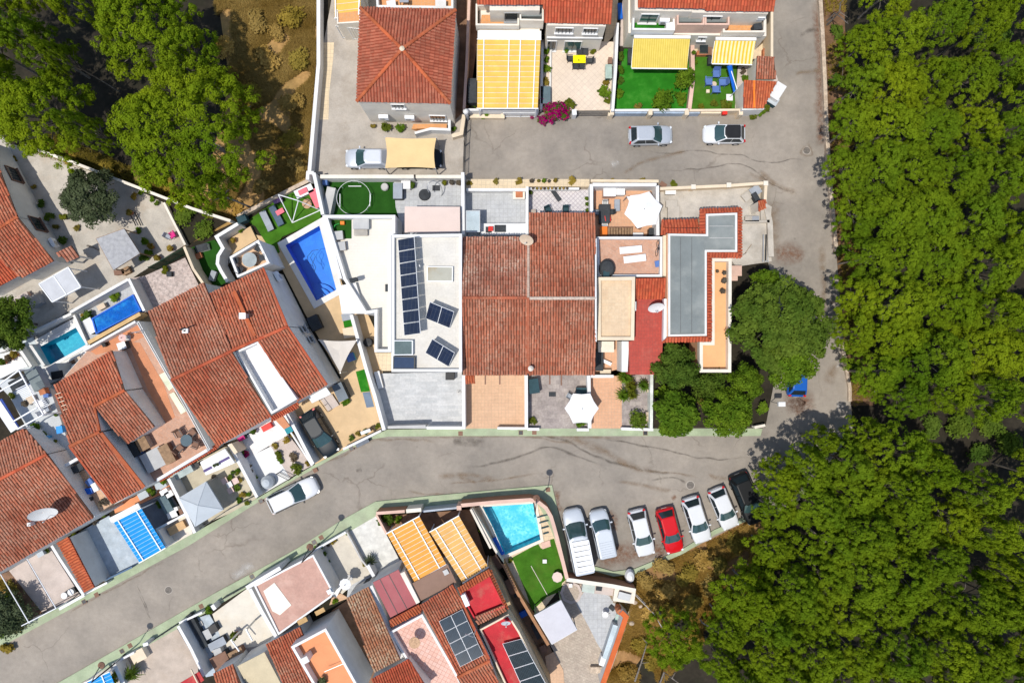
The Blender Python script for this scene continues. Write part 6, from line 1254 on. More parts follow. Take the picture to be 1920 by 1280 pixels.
# --- rubble patio, plunge pool and turquoise pool
floor('courtyard', zJ([(1290,120),(1450,90),(1850,-90),(1990,190),(1480,460),(1440,450)]), .06, GRAVEL); wall('white wall between plunge pool and rubble patio', zJ([(1285,120),(1440,440)]), 1.8, .2, WHITE2); wall('white wall behind the plunge pool', zJ([(700,455),(1280,125)]), 1.7, .2, WHITE)
shrub('yellow flowering bush at the green fence end', *zJ(1650,25), 9, 'yel', .06); boxthing('garden_pot', 'dark pot below the yellow flowering bush', 'pot', *zJ(1690,75), (.4, .4, .4), CHAR, .06)
floor('patio', zJ([(720,460),(1290,130),(1440,450),(880,760)]), .06, GREYPAT2)
pl = zJ([(925,520),(1330,285),(1405,435),(965,665)]); p = ccw(P2(pl, .9)); T = thing('plunge_pool', 'raised plunge pool with blue cover sheet', 'pool', (*mid(p), .06)); part(MB().ring(offset(p, -.06), .12, .06, .95), 'frame', BLUEP, T); part(MB().prism(offset(p, .0), .1, .82), 'cover', mk('blue_sheet', (.0, .13, .55), .12, .2, 1.2, stain=(.05, .42, .8), stain_amt=.7, stain_scale=.9), T); part(MB().face([(x, y, .86) for x, y in offset(p, .06)]), 'water', WATER, T)
wall('ochre balustrade below the plunge pool', zJ([(880,760),(1400,470)]), 1.3, .3, mk('ochre_coping', (.62, .42, .2), .85)); shrub('dark bush left of the plunge pool', *zJ(870,490), 13, 'dark', .06); shrub('red-brown plant beside the dark pool bush', *zJ(825,500), 7, 'scrub', .3); shrub('small palm bush above the plunge pool', *zJ(1150,310), 10, 'mid', .06); boxthing('garden_chest', 'cream chest above the plunge pool', 'chest', *zJ(1010,400), (.7, .45, .5), BEIGE, .06, 28); boxthing('tool_rack', 'dark tool rack left of the plunge pool', 'rack', *zJ(900,590), (.7, 1.4, .8), CHAR, .06, 28, METAL)
structure(sheet(P2([(20,640),(120,588),(137,577),(166,642),(172,655),(100,700),(60,690)], .05), [HOLES[2]], .05), 'patio', WHITE); pool('turquoise rectangular pool with white deck on the left', POOL_TEAL, 1.4, POOLT, RIPPLE, .16, WHITE2, .3)
wall('white wall behind the left turquoise pool', zJ([(330,650),(710,470)]), .9, .2, WHITE); wall('white wall between turquoise pool and plunge pool', zJ([(735,480),(870,780)]), .5, .16, WHITE2)
wall('grey low wall left of the turquoise pool', zJ([(300,780),(440,990)]), .9, .2, WHITE); floor('patio', zJ([(0,800),(180,760),(330,700),(470,990),(330,1030),(0,1060)]), .06, mk('pale_blue_floor', (.56, .62, .63), .8, .06)); wall('white parapet above the white left patio', zJ([(-60,860),(170,790),(310,1000)]), 1.0, .22, WHITE); floor('patio', zJ([(-60,890),(165,830),(280,1000),(180,1030),(-60,1150)]), .3, WHITE2)
for i, (x, y) in enumerate(((30,955),(95,915),(150,880))): pot(['dark plant pot on the white left patio, first','black and white pot on the white left patio, second','rust coloured pot on the white left patio, third'][i], *zJ(x, y), 7, ['dark', 'brown', 'scrub'][i], .3)
boxthing('garden_shed', 'grey-topped block for a shaded white house wall by the turquoise pool', 'shed', *zJ(480,1090), (2.2, 1.4, 2.3), WHITE, .05, 28, GREYW, None, 'roof'); boxthing('window_panel', 'black panel for the dark window of the shaded wall', 'hatch', *zJ(570,1080), (1.0, .65, .1), BLACK, 2.35, 10)  # block stands for a white wall, its shade put into the grey top
floor('patio', zJ([(600,1000),(800,890),(870,860),(920,940),(640,1090)]), .06, SHADEPATH); table('round white table with fruit below the turquoise pool', *zJ(750,1010), (.75, .75), WHITE2, .06, 0, True); boxthing('cardboard_box', 'tan boxes beside the round white table', 'box', *zJ(790,930), (.7, .55, .5), BEIGE, .06, 25); chair('brown chair right of the round white table', *zJ(815,970), -60, BROWN, 'brown', .06)
# --- house with terracotta roof terraces
LB = thing('house', 'row house with stepped tile roofs and terracotta roof terraces', 'house', W(200,780))
ter = [(163,657),(259,602),(309,690),(345,753),(394,843),(296,900),(270,915),(214,945),(131,838),(101,727)]; part(MB().prism(P2(ter, 3.0), 0, 2.98), 'wall', WHITE, LB); part(MB().prism(offset(ccw(P2(ter, 3.0)), .05), 2.985, 3.02), 'terrace', TERRAC2, LB)
part(slab(zJ([(1280,750),(1400,760),(1640,1180)]) + zP([(1750,330),(1660,390),(1480,60)]), 3.035, 3.0), 'terrace_strip', TERRARED, LB); part(slab(zJ([(880,830),(1370,560),(1440,700),(1290,770),(1120,840),(960,880)]), 3.033, 3.0), 'terrace_strip', TERRARED, LB)
slope(LB, [(210,657,5.2),(101,723,5.2),(131,836,6.4),(187,809,6.4),(178,763,5.9),(234,731,5.9)], TILE_RED, None, .25, .42, WHITE, 3.0); slope(LB, [(238,832,5.0),(290,799,5.0),(234,732,5.85),(177,762,5.85)], TILE_OLD2, None, .25, .42, WHITE, 3.0); slope(LB, [(213,943,5.0),(270,913,5.0),(187,810,6.35),(131,837,6.35)], TILE_RED, None, .25, .42, WHITE, 0.1)
ridge(LB, (131,836,6.45), (187,809,6.45), TILE_ORG); ridge(LB, (177,761,5.95), (234,731,5.95), TILE_ORG); part(MB().beam(W(189,811,6.4), W(270,913,5.1), .3, .1), 'verge', TILE_ORG, LB); part(MB().beam(W(131,837,6.4), W(212,943,5.1), .18, .1), 'verge', TILE_NEW, LB); part(MB().beam(W(177,763,5.9), W(187,809,6.4), .2, .12), 'verge', TILE_ORG, LB)
for i in range(7): a = zP(560+i*18, 100+i*40); part(MB().beam(W(*a, 5.75), W(a[0]+9, a[1]-3, 5.75), .06, .05), 'tile_stop', CREAM, LB)
part(MB().ring(P2(zJ([(1385,545),(1650,1020)]) + zQ([(560,170),(820,650),(800,660),(540,190)]) + zJ([(1630,1030),(1365,560)]), 3.9), .05, 3.0, 3.9), 'terrace_wall', WHITE2, LB); part(MB().beam(W(*zJ(870,835), 3.5), W(*zJ(1380,550), 3.5), .2, .9), 'parapet', WHITE2, LB)
part(MB().beam(W(*zQ(810,650), 3.4), W(*zQ(310,950), 3.4), .25, .8), 'parapet', WHITE2, LB); slope(LB, [(*zQ(320,970), 3.0), (*zQ(900,630), 3.0), (*zQ(880,600), 3.3), (*zQ(310,940), 3.3)], TILE_NEW, TDECKR, .2, .2, name='tile_trim')
for i, (q) in enumerate((zJ([(1590,1080),(1650,1050),(1740,1200),(1690,1240)]), zP([(1690,100),(1740,80),(1860,270),(1810,300)]))): part(slab(q, 3.12, 3.04), 'skylight_pane', mk('greenish_pane', (.62, .66, .48), .3), LB)
p = W(*zQ(582,562), 3.75); table('round dark glass table on the terracotta roof terrace', *zQ(582,562), (1.05, 1.05), mk('smoked_glass', (.09, .13, .15), .1), 3.03, 0, True)
for i, (x, y, d) in enumerate(((515,495,30),(655,480,-50),(680,600,-110),(520,640,140))): chair(['dark wicker chair upper left of the round glass table','dark wicker chair upper right of the round glass table','dark wicker chair lower right of the round glass table','dark wicker chair lower left of the round glass table'][i], *zQ(x, y), d, BROWN, 'wick', 3.03, 'wicker chairs on the roof terrace', 1.15)
boxthing('sofa', 'light taupe sofa with grey cushions on the roof terrace', 'sofa', *zQ(255,755), (1.9, 1.7, .6), LGREY, 3.03, 28, LGREY, None, 'cushion'); boxthing('chaise', 'brown wicker chaise beside the taupe sofa', 'chaise', *zQ(385,700), (.9, 1.7, .7), BROWN, 3.03, 28, WOOD); boxthing('storage_box', 'dark blue storage box at the roof terrace edge', 'box', *zQ(50,655), (.9, 1.3, .8), BLUEC, 3.03, 28, CHAR); boxthing('cabinet', 'brown cabinet beside the dark blue storage box', 'cabinet', *zQ(140,600), (1.0, 1.1, .8), TAUPE, 3.03, 28, WOOD)
p = W(*zJ(1210,710), 3.5); T = parasol('closed pale pink parasol lying at the terrace parapet', *zJ(1215,710), .35, mk('pale_pink_cloth', (.75, .5, .45)), 3.03, 1.0, 8); boxthing('black_speaker', 'small black box below the pale pink parasol', 'box', *zJ(1035,780), (.25, .3, .5), BLACK, 3.03, 30); p = W(*zJ(1385,660), 4.5); T = thing('antenna_mast', 'thin antenna mast on the terracotta terrace', 'antenna', (p.x, p.y, 3.03)); part(MB().tube([(p.x, p.y, 3.03), (p.x, p.y, 5.0)], .03, 6), 'mast', METAL, T)
for k in range(4): part(MB().tube([(p.x-.5, p.y, 4.4+k*.15), (p.x+.5, p.y+.2, 4.4+k*.15)], .012, 4), 'dipole', METAL, T)
boxthing('barbecue', 'black round barbecue beside the terrace stairwell', 'barbecue', *zJ(1215,790), (.7, .6, .7), CHAR, 3.03, 20, METAL)
# --- duplex with white roof terrace
LC = thing('house', 'wide row house with old tile roof beside the terrace house', 'house', W(380,690)); LE = thing('house', 'end row house with red tile roof beside the blue pool', 'house', W(530,640))
slope(LC, [(383,530,5.1),(277,585,5.1),(322,712,6.5),(434,658,6.5)], TILE_OLD2, None, .25, .42, WHITE); slope(LC, [(406,837,5.0),(508,780,5.0),(434,658,6.5),(322,712,6.5)], TILE_RED, None, .25, .42, WHITE); ridge(LC, (322,712,6.58), (434,658,6.58), TILE_NEW)
slope(LE, [(494,503,5.1),(393,551,5.1),(435,657,6.48),(539,612,6.48)], TILE_RED, None, .25, .42, WHITE); slope(LE, [(557,752,5.0),(613,721,5.0),(539,612,6.48),(483,639,6.48)], TILE_RED, None, .25, .42, WHITE); ridge(LE, (435,657,6.56), (539,612,6.56), TILE_NEW); part(MB().beam(W(439,546,5.7), W(478,630,6.5), .3, .1), 'valley', TILE_ORG, LE); part(MB().beam(W(494,504,5.2), W(539,612,6.55), .16, .1), 'verge', TILE_NEW, LE); part(MB().beam(W(539,612,6.55), W(613,721,5.1), .16, .1), 'verge', TILE_NEW, LE)
block(LC, [(441,659),(483,639),(557,748),(509,776)], 5.7, WHITE2, PEBBLE, 0, .8, .18, WHITE2, 'roof_terrace'); slope(LC, [(509,790,4.6),(560,762,4.6),(558,753,4.9),(508,780,4.9)], TILE_NEW, TDECKR, .2, .25, name='tile_trim')
p = W(*zK(600,490), 7.2); T = thing('chimney', 'grey metal chimney cowl on the end row house', 'chimney', (p.x, p.y, 5.9)); part(MB().box((p.x, p.y, 5.7), (.4, .4, 1.2)), 'stack', GREYW, T); part(MB().box((p.x, p.y, 6.92), (.55, .5, .1)), 'cap', METAL, T)
p = W(*zJ(1820,640), 6.6); T = thing('chimney', 'white chimney base with bent black flue pipe', 'chimney', (p.x, p.y, 5.6)); part(MB().box((p.x, p.y, 5.4), (.5, .4, .7)), 'base', WHITE, T); part(MB().tube([(p.x, p.y, 6.1), (p.x-.1, p.y+.1, 6.7), (p.x+.45, p.y+.25, 7.0)], .07, 8), 'flue', BLACK, T)
# east wall details
a, b = W(494,503,5.1), W(539,612,6.48); c = W(613,721,5.0); ac_unit('air conditioner high on the end row house side', W(494,503,5), W(613,721,5), .06, 2.6); window(LE, W(494,503,5), W(613,721,5), .52, .7, 2.6, 3.4, GREYW, GLASS, 2); window(LE, W(494,503,5), W(613,721,5), .61, .7, 2.2, 3.0, GREYW, GLASS, 2)
# balcony with balustrade and curved white wall
block(LE, zF([(480,862),(770,690),(885,925),(560,1070)]), 4.1, WHITE, mk('balcony_tile', (.66, .45, .29), .8, .08), 0, .9, .2, WHITE2, 'balcony')
table('round glass table on the white balcony', *zF(680,890), (1.3, 1.3), mk('pale_glass_top', (.36, .40, .40), .1), 3.2, 0, True)
for i, (x, y, d) in enumerate(((545,900,90),(765,780,-30),(810,870,-80),(590,990,150))): chair(['black chair on the white balcony, left','black chair on the white balcony, top','black chair on the white balcony, right','black chair on the white balcony, bottom'][i], *zF(x, y), d, CHAR, 'char', 3.2, 'black chairs on the white balcony', 1.0)
floor('patio', zF([(470,690),(690,555),(755,690),(490,850)]), .3, SANDPAT); wall('curved white garden wall beside the corner garden', zF([(565,530),(350,660),(415,775),(368,850),(360,930),(395,1000),(462,1110)]), 2.0, .25, WHITE2)
floor('lawn', zF([(40,790),(330,690),(415,780),(368,860),(365,940),(460,1110),(330,1180),(240,1140)]), .09, TURFDD); boxthing('toy_car', 'white ride-on toy car in the shady garden strip', 'toy car', *zF(200,770), (1.1, .6, .55), WHITE2, .09, 15, CHAR); boxthing('barrow', 'orange brown crate below the toy car', 'crate', *zF(170,850), (.5, .45, .4), CLAY, .09, 20); boxthing('garden_bench', 'grey bench in the shady garden strip', 'bench', *zF(310,1050), (.45, .9, .45), GREYF, .09, -20); pot('magenta flower pot on the upper sand patio', *zF(520,695), 5, 'scrub', .3); shrub('small green bush on the white garden wall', *zF(590,600), 6, 'mid', .3)
# pool garden
sand = [(479,440),(527,452),(600,414),(607,404),(640,527),(662,590),(672,640),(722,804),(645,842),(591,870),(540,770),(560,730),(640,708),(572,588),(527,500),(500,480)]
structure(sheet(P2(sand, .06), [offset(ccw(P2(POOL_BLUE, .16)), -.14)], .06), 'patio', SANDPAT)
PL, _ = pool('deep blue pool with rounded white coping and corner steps', POOL_BLUE, 1.5, POOLB, WATER, .16, WHITE, .55)
c = W(*zK(1345,345), 0)
for k in range(4):
 rr = 1.75-.42*k; a0, a1 = math.atan2(*(W(*zF(1550,1190))-c).yx), math.atan2(*(W(*zF(1040,745))-c).yx)
 part(MB().prism([(c.x, c.y)] + [(c.x+math.cos(a0+(a1-a0)*i/10)*rr, c.y+math.sin(a0+(a1-a0)*i/10)*rr) for i in range(11)], -1.3, -1.05+.27*k), 'step', POOLB, PL)
T = thing('pool_hose', 'curled black cleaning hose floating in the blue pool', 'hose', W(*zF(1320,890), .1)); part(MB().tube([W(*zF(x, y), .13) for x, y in ((1370,790),(1310,800),(1260,860),(1270,920),(1320,960),(1330,1000),(1310,930),(1340,860),(1320,820),(1290,870),(1345,965),(1330,1010))], .02, 5), 'hose', BLACK, T)
floor('lawn', zF([(655,505),(980,275),(1285,95),(1395,400),(1390,495),(1010,660),(960,730),(985,815),(925,850),(745,560)]), .1, TURFD); wall('low rough stone wall between corner garden and dry plot', zF([(560,460),(900,285),(1290,85)]), .7, .3, STONEW, .0); wall('white tall wall at the tip of the corner garden', [zG(150,75), zF(1265,20), zF(1260,90)], 1.6, .25, WHITE2)
lounger('long grey cushioned lounger on the corner lawn', *zF(855,500), 116, GREYF, 'grey', .1, None, CHAR, 1.05); lounger('blue-grey lounger on the corner lawn', *zF(952,450), 118, mk('slate_cushion', (.09, .13, .18), .9), 'slate', .1, None, CHAR, 1.05); T = single(MB().box((*W(*zF(985,410), .55)[:2], .5), (.75, .45, .05), R(30)), 'beach_towel', PINK, 'coral towel spread across the blue-grey lounger', 'towel')
for i, (x, y, d) in enumerate(((1225,205,25),(1345,275,-65))): boxthing('garden_sofa', ['white sofa with coral cushions under the corner wall','white sofa with coral cushions beside the slanting wall'][i], 'sofa', *zF(x, y), (1.7, .75, .45), LGREY, .1, d, PINK if i else WCLOTH, None, 'cushion')
boxthing('cushion', 'coral cushion on the white corner sofa', 'cushion', *zF(1215,205), (.8, .4, .12), PINK, .56, 25); p = W(*zF(1255,330), .5); T = thing('side_table', 'round straw table beside the white sofas', 'table', (p.x, p.y, .1)); part(MB().cyl(p, .45, .44, .5, 18), 'table_top', STRAW, T); part(MB().cyl(p, .12, .1, .44, 10), 'leg', WOOD, T)
T = thing('garden_swing', 'white metal swing frame standing on the corner lawn', 'swing', W(*zF(1110,520), .1)); q = {k: W(*zF(*v), z) for k, (v, z) in {'a': ((970,240), 2.2), 'b': ((1110,520), .12), 'c': ((1390,395), .12), 'd': ((1170,300), 2.2), 'e': ((980,245), .12)}.items()}
for u, v in (('a', 'b'), ('a', 'd'), ('d', 'c'), ('b', 'c'), ('d', 'b')): part(MB().tube([q[u], q[v]], .045, 6), 'tube', WMETAL, T)
boxthing('folded_furniture', 'purple and black folded chairs at the stone wall', 'chairs', *zF(960,290), (.8, .5, .5), CHAR, .1, 20, mk('purple_cloth', (.2, .12, .25))); boxthing('bbq_cover', 'dark covered barbecue in the stone wall corner', 'barbecue', *zF(600,480), (.8, .6, .9), TEALC, .1, 25)
sail('pale grey triangular shade sail beside the end house', zK([(1375,730),(1755,735),(1590,1060)]), (3.0, 2.8, 2.8), mk('pale_sail', (.60, .55, .49), .9, .04), True, .06, .1); boxthing('spa_box', 'black box against the end house wall by the pool', 'box', *zK(1330,560), (.95, 1.3, .8), BLACK, .06, 25, CHAR)
boxthing('toy_heap', 'colourful toys at the villa wall by the pool', 'toys', *zK(1655,500), (.9, .6, .5), TEALC, .06, 12, GREYF); T = single(slab(zK([(1615,530),(1700,510),(1715,590),(1630,610)]), .09, .06), 'turf_mat', TURF, 'small turf mat beside the pool toys', 'mat'); boxthing('cream_bench', 'cream bench at the villa wall below the toys', 'bench', *zK(1690,655), (1.3, .9, .5), CREAMW, .06, 10, CREAM); boxthing('toy_kitchen', 'turquoise toy tables under the sail tip', 'toys', *zK(1690,905), (.7, .7, .5), mk('turquoise_plastic', (.05, .42, .55)), .06, 20, BLUEC)
T = single(slab(zR([(998,195),(1085,170),(1140,390),(1050,400)]), .09, .06), 'turf_mat', TURF, 'rectangular turf mat on the sandy drive', 'mat'); T = single(slab(zR([(1065,405),(1140,395),(1180,545),(1105,555)]), .09, .06), 'stone_mat', mk('slate_mat', (.16, .21, .28), .8, .1), 'slate blue mat below the turf mat', 'mat')
boxthing('storage_shed', 'low grey storage shed at the end house corner', 'shed', *zR(840,400), (.9, 1.6, 1.2), CHAR, .06, 25, mk('slate_shed_lid', (.12, .15, .18), .5)); shrub('green bush below the grey storage shed', *zR(890,490), 9, 'mid', .06); T = thing('porch_step', 'beige stone step with metal rail at the end house', 'step', W(*zR(740,500), .06)); part(slab(zR([(640,470),(760,420),(830,530),(720,590)]), .3, .06), 'slab', PINKGR, T); part(MB().tube([W(*zR(630,480), 1.1), W(*zR(715,595), 1.1)], .03, 5), 'rail', DMETAL, T)
for x, y in ((630,480), (672,537), (715,595)): q = W(*zR(x, y), 1.1); part(MB().tube([(q.x, q.y, .06), tuple(q)], .025, 5), 'baluster', DMETAL, T)
part(slab(zR([(520,450),(700,350),(750,420),(560,510)]), 3.0, 2.85), 'porch_canopy', WHITE2, LE)
wall('white front wall of the sandy drive', zR([(870,970),(1250,785)]), 1.0, .16, WHITE2)
for i, (x, y, k) in enumerate(((1015,820,'scrub'),(1090,795,'dark'),(1170,765,'brown'),(1225,740,'yel'),(950,860,'dark'))): shrub(['orange plant inside the sandy drive wall','dark plant inside the sandy drive wall','white planter plant inside the sandy drive wall','yellow-green plant at the sandy drive corner','dark plant at the left end of sandy drive wall'][i], *zR(x, y), 6, k, .06)
boxthing('planter', 'white long planter inside the sandy drive wall', 'planter', *zR(1095,795), (.9, .25, .5), WHITE2, .06, 20); boxthing('waste_container', 'dark grey bin standing on the green pavement', 'bin', *zR(1060,900), (1.25, .5, .6), CHAR, .13, 26, mk('slate_bin_lid', (.10, .12, .15), .5))
wall('white and grey wall left of the sandy drive', zQ([(1585,290),(1850,800)]), 2.0, .24, WHITE2)
# --- front yards of the duplex
floor('patio', zQ([(1080,580),(1440,350),(1600,270),(1620,450),(1590,510),(1190,745)]), .12, PEBBLE); floor('patio', zQ([(1180,740),(1430,620),(1620,940),(1290,1130)]), .13, WHITE2); floor('courtyard', zQ([(1410,615),(1600,500),(1840,810),(1610,940)]), .11, PINKGR)
wall('white wall between pebble patio and canopy courtyard', zQ([(1010,600),(1290,1130)]), 2.0, .22, WHITE2); wall('white kerb right of the cactus garden', zQ([(1600,440),(1840,815)]), .5, .1, WHITE2, .1); wall('cream post wall above the pebble patio', zQ([(1020,600),(1080,690)]), 2.4, .3, CREAM)
part(slab(zQ([(1455,340),(1540,310),(1620,420),(1560,450)]), 2.6, 2.4), 'porch_roof', TERRARED, LC)
for i, (x, y, r, k) in enumerate(((1460,620,7,'scrub'),(1500,700,9,'yel'),(1580,560,7,'scrub'),(1520,760,7,'mid'),(1640,730,10,'brown'),(1680,850,11,'yel'),(1790,790,6,'scrub'),(1640,510,5,'scrub'))): shrub(['low plant at the top of the cactus garden','yellow-green cactus clump in the cactus garden','dry bush near the cactus garden corner','small green cactus beside the white paving','brown thorny bush in the cactus garden','yellow-green agave at the cactus garden bottom','reddish bush at the cactus garden edge','small shrub at the cactus garden top corner'][i], *zQ(x, y), r, k, .11)
for i, (x, y, k) in enumerate(((1150,690,'dark'),(1140,770,'dark'),(1210,850,'brown'),(1260,960,'mid'),(1290,1040,'dark'))): shrub(['dark bush in the bed along pebble patio, top','dark bush in the bed along pebble patio, second','brown bush in the bed along pebble patio, third','green bush in the bed along pebble patio, fourth','dark bush in the bed along pebble patio, lowest'][i], *zQ(x, y), 9, k, .11)
shrub('red flowering bush at the pebble patio wall', *zQ(1170,700), 7, 'dark', .2, 1.0, None, mk('red_petals', (.5, .02, .05))); T = thing('hanging_basket_chair', 'grey hooded basket chair on the white front patio', 'chair', W(*zQ(1385,985), .13)); p = W(*zQ(1385,985), 1.0); part(MB().lathe((p.x, p.y, .13), [(.5, 0), (.62, .3), (.62, .7), (.35, 1.1), (.1, 1.2)], 16), 'hood', GREYC, T); part(MB().cyl((p.x+.05, p.y-.35), .3, .5, .8, 12), 'seat_cushion', PINKGR, T)
boxthing('bench', 'red bench at the row house wall on pebble patio', 'bench', *zQ(1385,430), (.9, .5, .5), REDC, .12, 28); pot('potted plant left of the red bench', *zQ(1250,470), 6, 'dark', .12); boxthing('water_tank', 'dark drum with red lid beside the cream post', 'drum', *zQ(1130,540), (.6, .4, .7), CHAR, .12, 28, MAGENTA); boxthing('paddling_pool', 'blue and green painted box at the wall corner', 'box', *zQ(1605,455), (.6, .6, .4), BLUEP, .12, 28, mk('green_blue_lid', (.03, .25, .3)))
fence('dark metal gate at the white front patio', zQ([(1480,900),(1600,960)]), 1.2, DMETAL, .13, 1.5, .12, 'gate', 'garden_gate'); wall('white gate post wall at the end of pebble patio', zQ([(1290,1100),(1330,1080)]), 1.1, .3, WHITE2)
# canopy courtyard
floor('courtyard', zQ([(400,930),(960,630),(1010,620),(1290,1140),(1020,1290),(560,1480),(520,1100)]), .1, mk('beige_yard', (.52, .46, .34), .9, .1, .8, stain=(.36, .32, .24), stain_amt=.4)); wall('white wall left of the grey canopy', z7([(125,455),(380,960),(520,1270)]), 1.8, .24, WHITE2)
P = [W(*z7(x, y), 2.5) for x, y in ((285,745),(690,500),(945,920),(525,1175))]; ap = W(*z7(565,860), 3.25); T = thing('gazebo', 'light grey pyramid canopy gazebo in the front courtyard', 'gazebo', (ap.x, ap.y, .1))
for i in range(4):
 a, b = P[i], P[(i+1) % 4]; f = [a, b, ap]; part(MB().face(f if (b-a).cross(ap-a).z > 0 else [b, a, ap]), 'canopy_panel', GREYC, T); part(MB().beam(a, ap, .06, .06), 'hip_rib', GREYC, T); q = a.lerp(ap, .06); part(MB().box((q.x, q.y, .1), (.08, .08, 2.4)), 'post', METAL, T); part(MB().beam(a-Vector((0, 0, .1)), b-Vector((0, 0, .1)), .03, .2), 'valance', GREYC, T)
flatroof('porch_canopy', 'bright white flat porch canopy with purple towels', 'canopy', z7([(605,210),(975,10),(1120,215),(690,400)]), 2.6, WHITE2, .1, .1, WHITE2)
for i, (x, y, l, d) in enumerate(((965,175,1.0,28),(715,315,.8,28))): T = single(MB().box((*W(*z7(x, y), 2.62)[:2], 2.605), (l, .22, .05), R(d)), 'towel', mk('purple_towel', (.12, .09, .22)), ['purple towel on the white porch canopy, right','purple towel on the white porch canopy, left'][i], 'towel')
for i, (x, y) in enumerate(((805,262),(850,250))): pot(['pot plant on the white porch canopy, left','pot plant on the white porch canopy, right'][i], *z7(x, y), 3, 'olive', 2.6, None, 'white')
boxthing('glass_table', 'pale greenish glass cabinet under the red tile trim', 'cabinet', *z7(340,370), (1.9, .6, .8), GREYC, .1, 28, mk('pale_green_glass', (.40, .47, .46), .15)); boxthing('black_box', 'black box beside the pale glass cabinet', 'box', *z7(555,250), (.35, .35, .6), BLACK, .1, 28)
for i, (x, y) in enumerate(((965,490),(1055,630),(1130,490))): boxthing('paver', ['pink paving cushion in the courtyard, upper','pink paving cushion in the courtyard, lower','pink paving cushion in the courtyard, right'][i], 'cushion', *z7(x, y), (.5, .5, .4), PINKB, .1, 28, mk('pale_pink_pad', (.68, .5, .45)))
table('small white square table between pink cushions', *z7(1040,545), (.5, .5), WHITE2, .1, 28, False, .5)
for i, (x, y, k, r) in enumerate(((1040,430,'dark',7),(1100,360,'dark',5),(1160,370,'yel',5),(1190,470,'scrub',7),(1140,590,'dark',8),(1160,340,'mid',5),(1170,780,'mid',7),(1230,710,'scrub',7),(1320,690,'mid',5),(1300,810,'yel',6),(800,425,'brown',4))): shrub(['dark bush beside the pink cushions, upper','dark bush near the courtyard right wall','yellow flowers at the courtyard right wall','red flowering bush at the courtyard right wall','dark bush between the pink cushions','green bush high at the courtyard right wall','green bush at the courtyard front corner','brown bush at the courtyard front corner','small bush in the courtyard right corner','yellow bush on the green pavement edge','small brown plant above the gazebo corner'][i], *z7(x, y), r, k, .1)
fence('black railing along the courtyard front', z7([(570,1220),(960,960),(1370,740)]), 1.0, DMETAL, .1, 1.6, .13)
# dark patio left of the canopy, blue pergola yard
floor('patio', zQ([(60,1210),(380,1030),(540,1290),(440,1360),(560,1500),(200,1700),(20,1400)]), .1, mk('dark_patio', (.14, .15, .17), .85, .15)); floor('patio', zP([(1130,1210),(1340,1130),(1500,1030),(1700,960),(1780,1020),(1420,1190),(1150,1290)]), .12, ORANGSLAB)
boxthing('sofa', 'grey green sofa on the dark front patio', 'sofa', *z7(80,840), (.8, 1.6, .6), TEALC, .1, 28, mk('slate_sofa', (.12, .17, .19), .9), None, 'cushion'); shrub('dark green plant beside the grey sofa', *zV(1580,30), 8, 'dark', .1); boxthing('bicycle_cover', 'white crumpled sheet on the dark front patio', 'sheet', *z7(190,970), (1.1, .8, .5), WCLOTH, .1, 20); boxthing('crate', 'brown crate beside the white crumpled sheet', 'crate', *z7(300,970), (.5, .6, .5), BROWN, .1, 28)
for i, (x, y, m) in enumerate(((60,660,WCLOTH),(30,560,GREYC),(130,690,WHITE2))): boxthing('box', ['white folded box above the grey sofa','pale table at the top of dark patio','white chair at the dark patio wall'][i], 'box', *z7(x, y), (.7, .5, .6), m, .1, 30)
for i, (x, y) in enumerate(((1500,1050),(1540,1080),(1640,975))): pot(['blue glazed pot plant at the tile roof foot, left','leafy pot plant at the tile roof foot, middle','leafy pot plant at the dark patio wall'][i], *zP(x, y), 6, ['mid', 'dark', 'mid'][i], .12, None, 'grey');
boxthing('oval_tub', 'pale oval tub beside the leafy pot plants', 'tub', *zP(1605,1010), (1.0, .55, .4), WHITE2, .12, 20, GREYC); boxthing('tub', 'pale laundry tub below the tile roof', 'tub', *zP(1430,1110), (.9, .6, .5), WHITE2, .12, 28, GREYC)
pergola('bright blue panelled pergola above the diagonal road', zV([(1135,205),(1410,65),(1655,462),(1395,610)]), 2.8, 2.6, 12, BLUEA, (.17, .84), .1, batten=BATB); part(MB().beam(W(*zV(1105,185), 2.9), W(*zV(1395,35), 2.9), .45, .15), 'awning_box', WHITE2, LB)
floor('patio', zV([(690,360),(1090,140),(1450,600),(1050,800),(960,840)]), .1, BLUEPAT); floor('patio', zV([(1560,290),(1860,120),(1930,330),(1680,460)]), .12, mk('cream_speckled', (.74, .66, .55), .85, .08, 2, stain=(.6, .42, .25), stain_amt=.3, stain_scale=1.0)); wall('white wall right of the blue pergola', zV([(1575,290),(1670,455)]), 1.6, .12, WHITE2); wall('white wall between dark patio and cream patio', zV([(1560,280),(1860,120)]), 1.3, .15, WHITE2)
boxthing('wicker_sofa', 'orange wicker sofa on the cream front patio', 'sofa', *zV(1765,265), (1.6, .7, .5), WOOD, .12, 28, mk('tan_cushion', (.62, .4, .2))); wall('white wall between blue yard and red tiled wall, low', zV([(1050,785),(1320,655)]), .8, .1, mk('navy_panel', (.1, .16, .25)))
T = thing('tiled_wall', 'long sloping wall topped with bright orange-red tiles', 'wall', W(*zV(760,630), 0)); slope(T, [(*zV(575,405), 2.5), (*zV(850,900), 2.5), (*zV(945,855), 2.75), (*zV(690,355), 2.75)], TILE_ORG, TDECKR, .24, .3, WHITE)
wall('white wall left of the red tiled wall', zV([(515,440),(600,580),(835,935)]), 1.9, .2, WHITE2); wall('white front wall below the blue-grey patio', zV([(860,915),(1070,810)]), .9, .14, WHITE2)
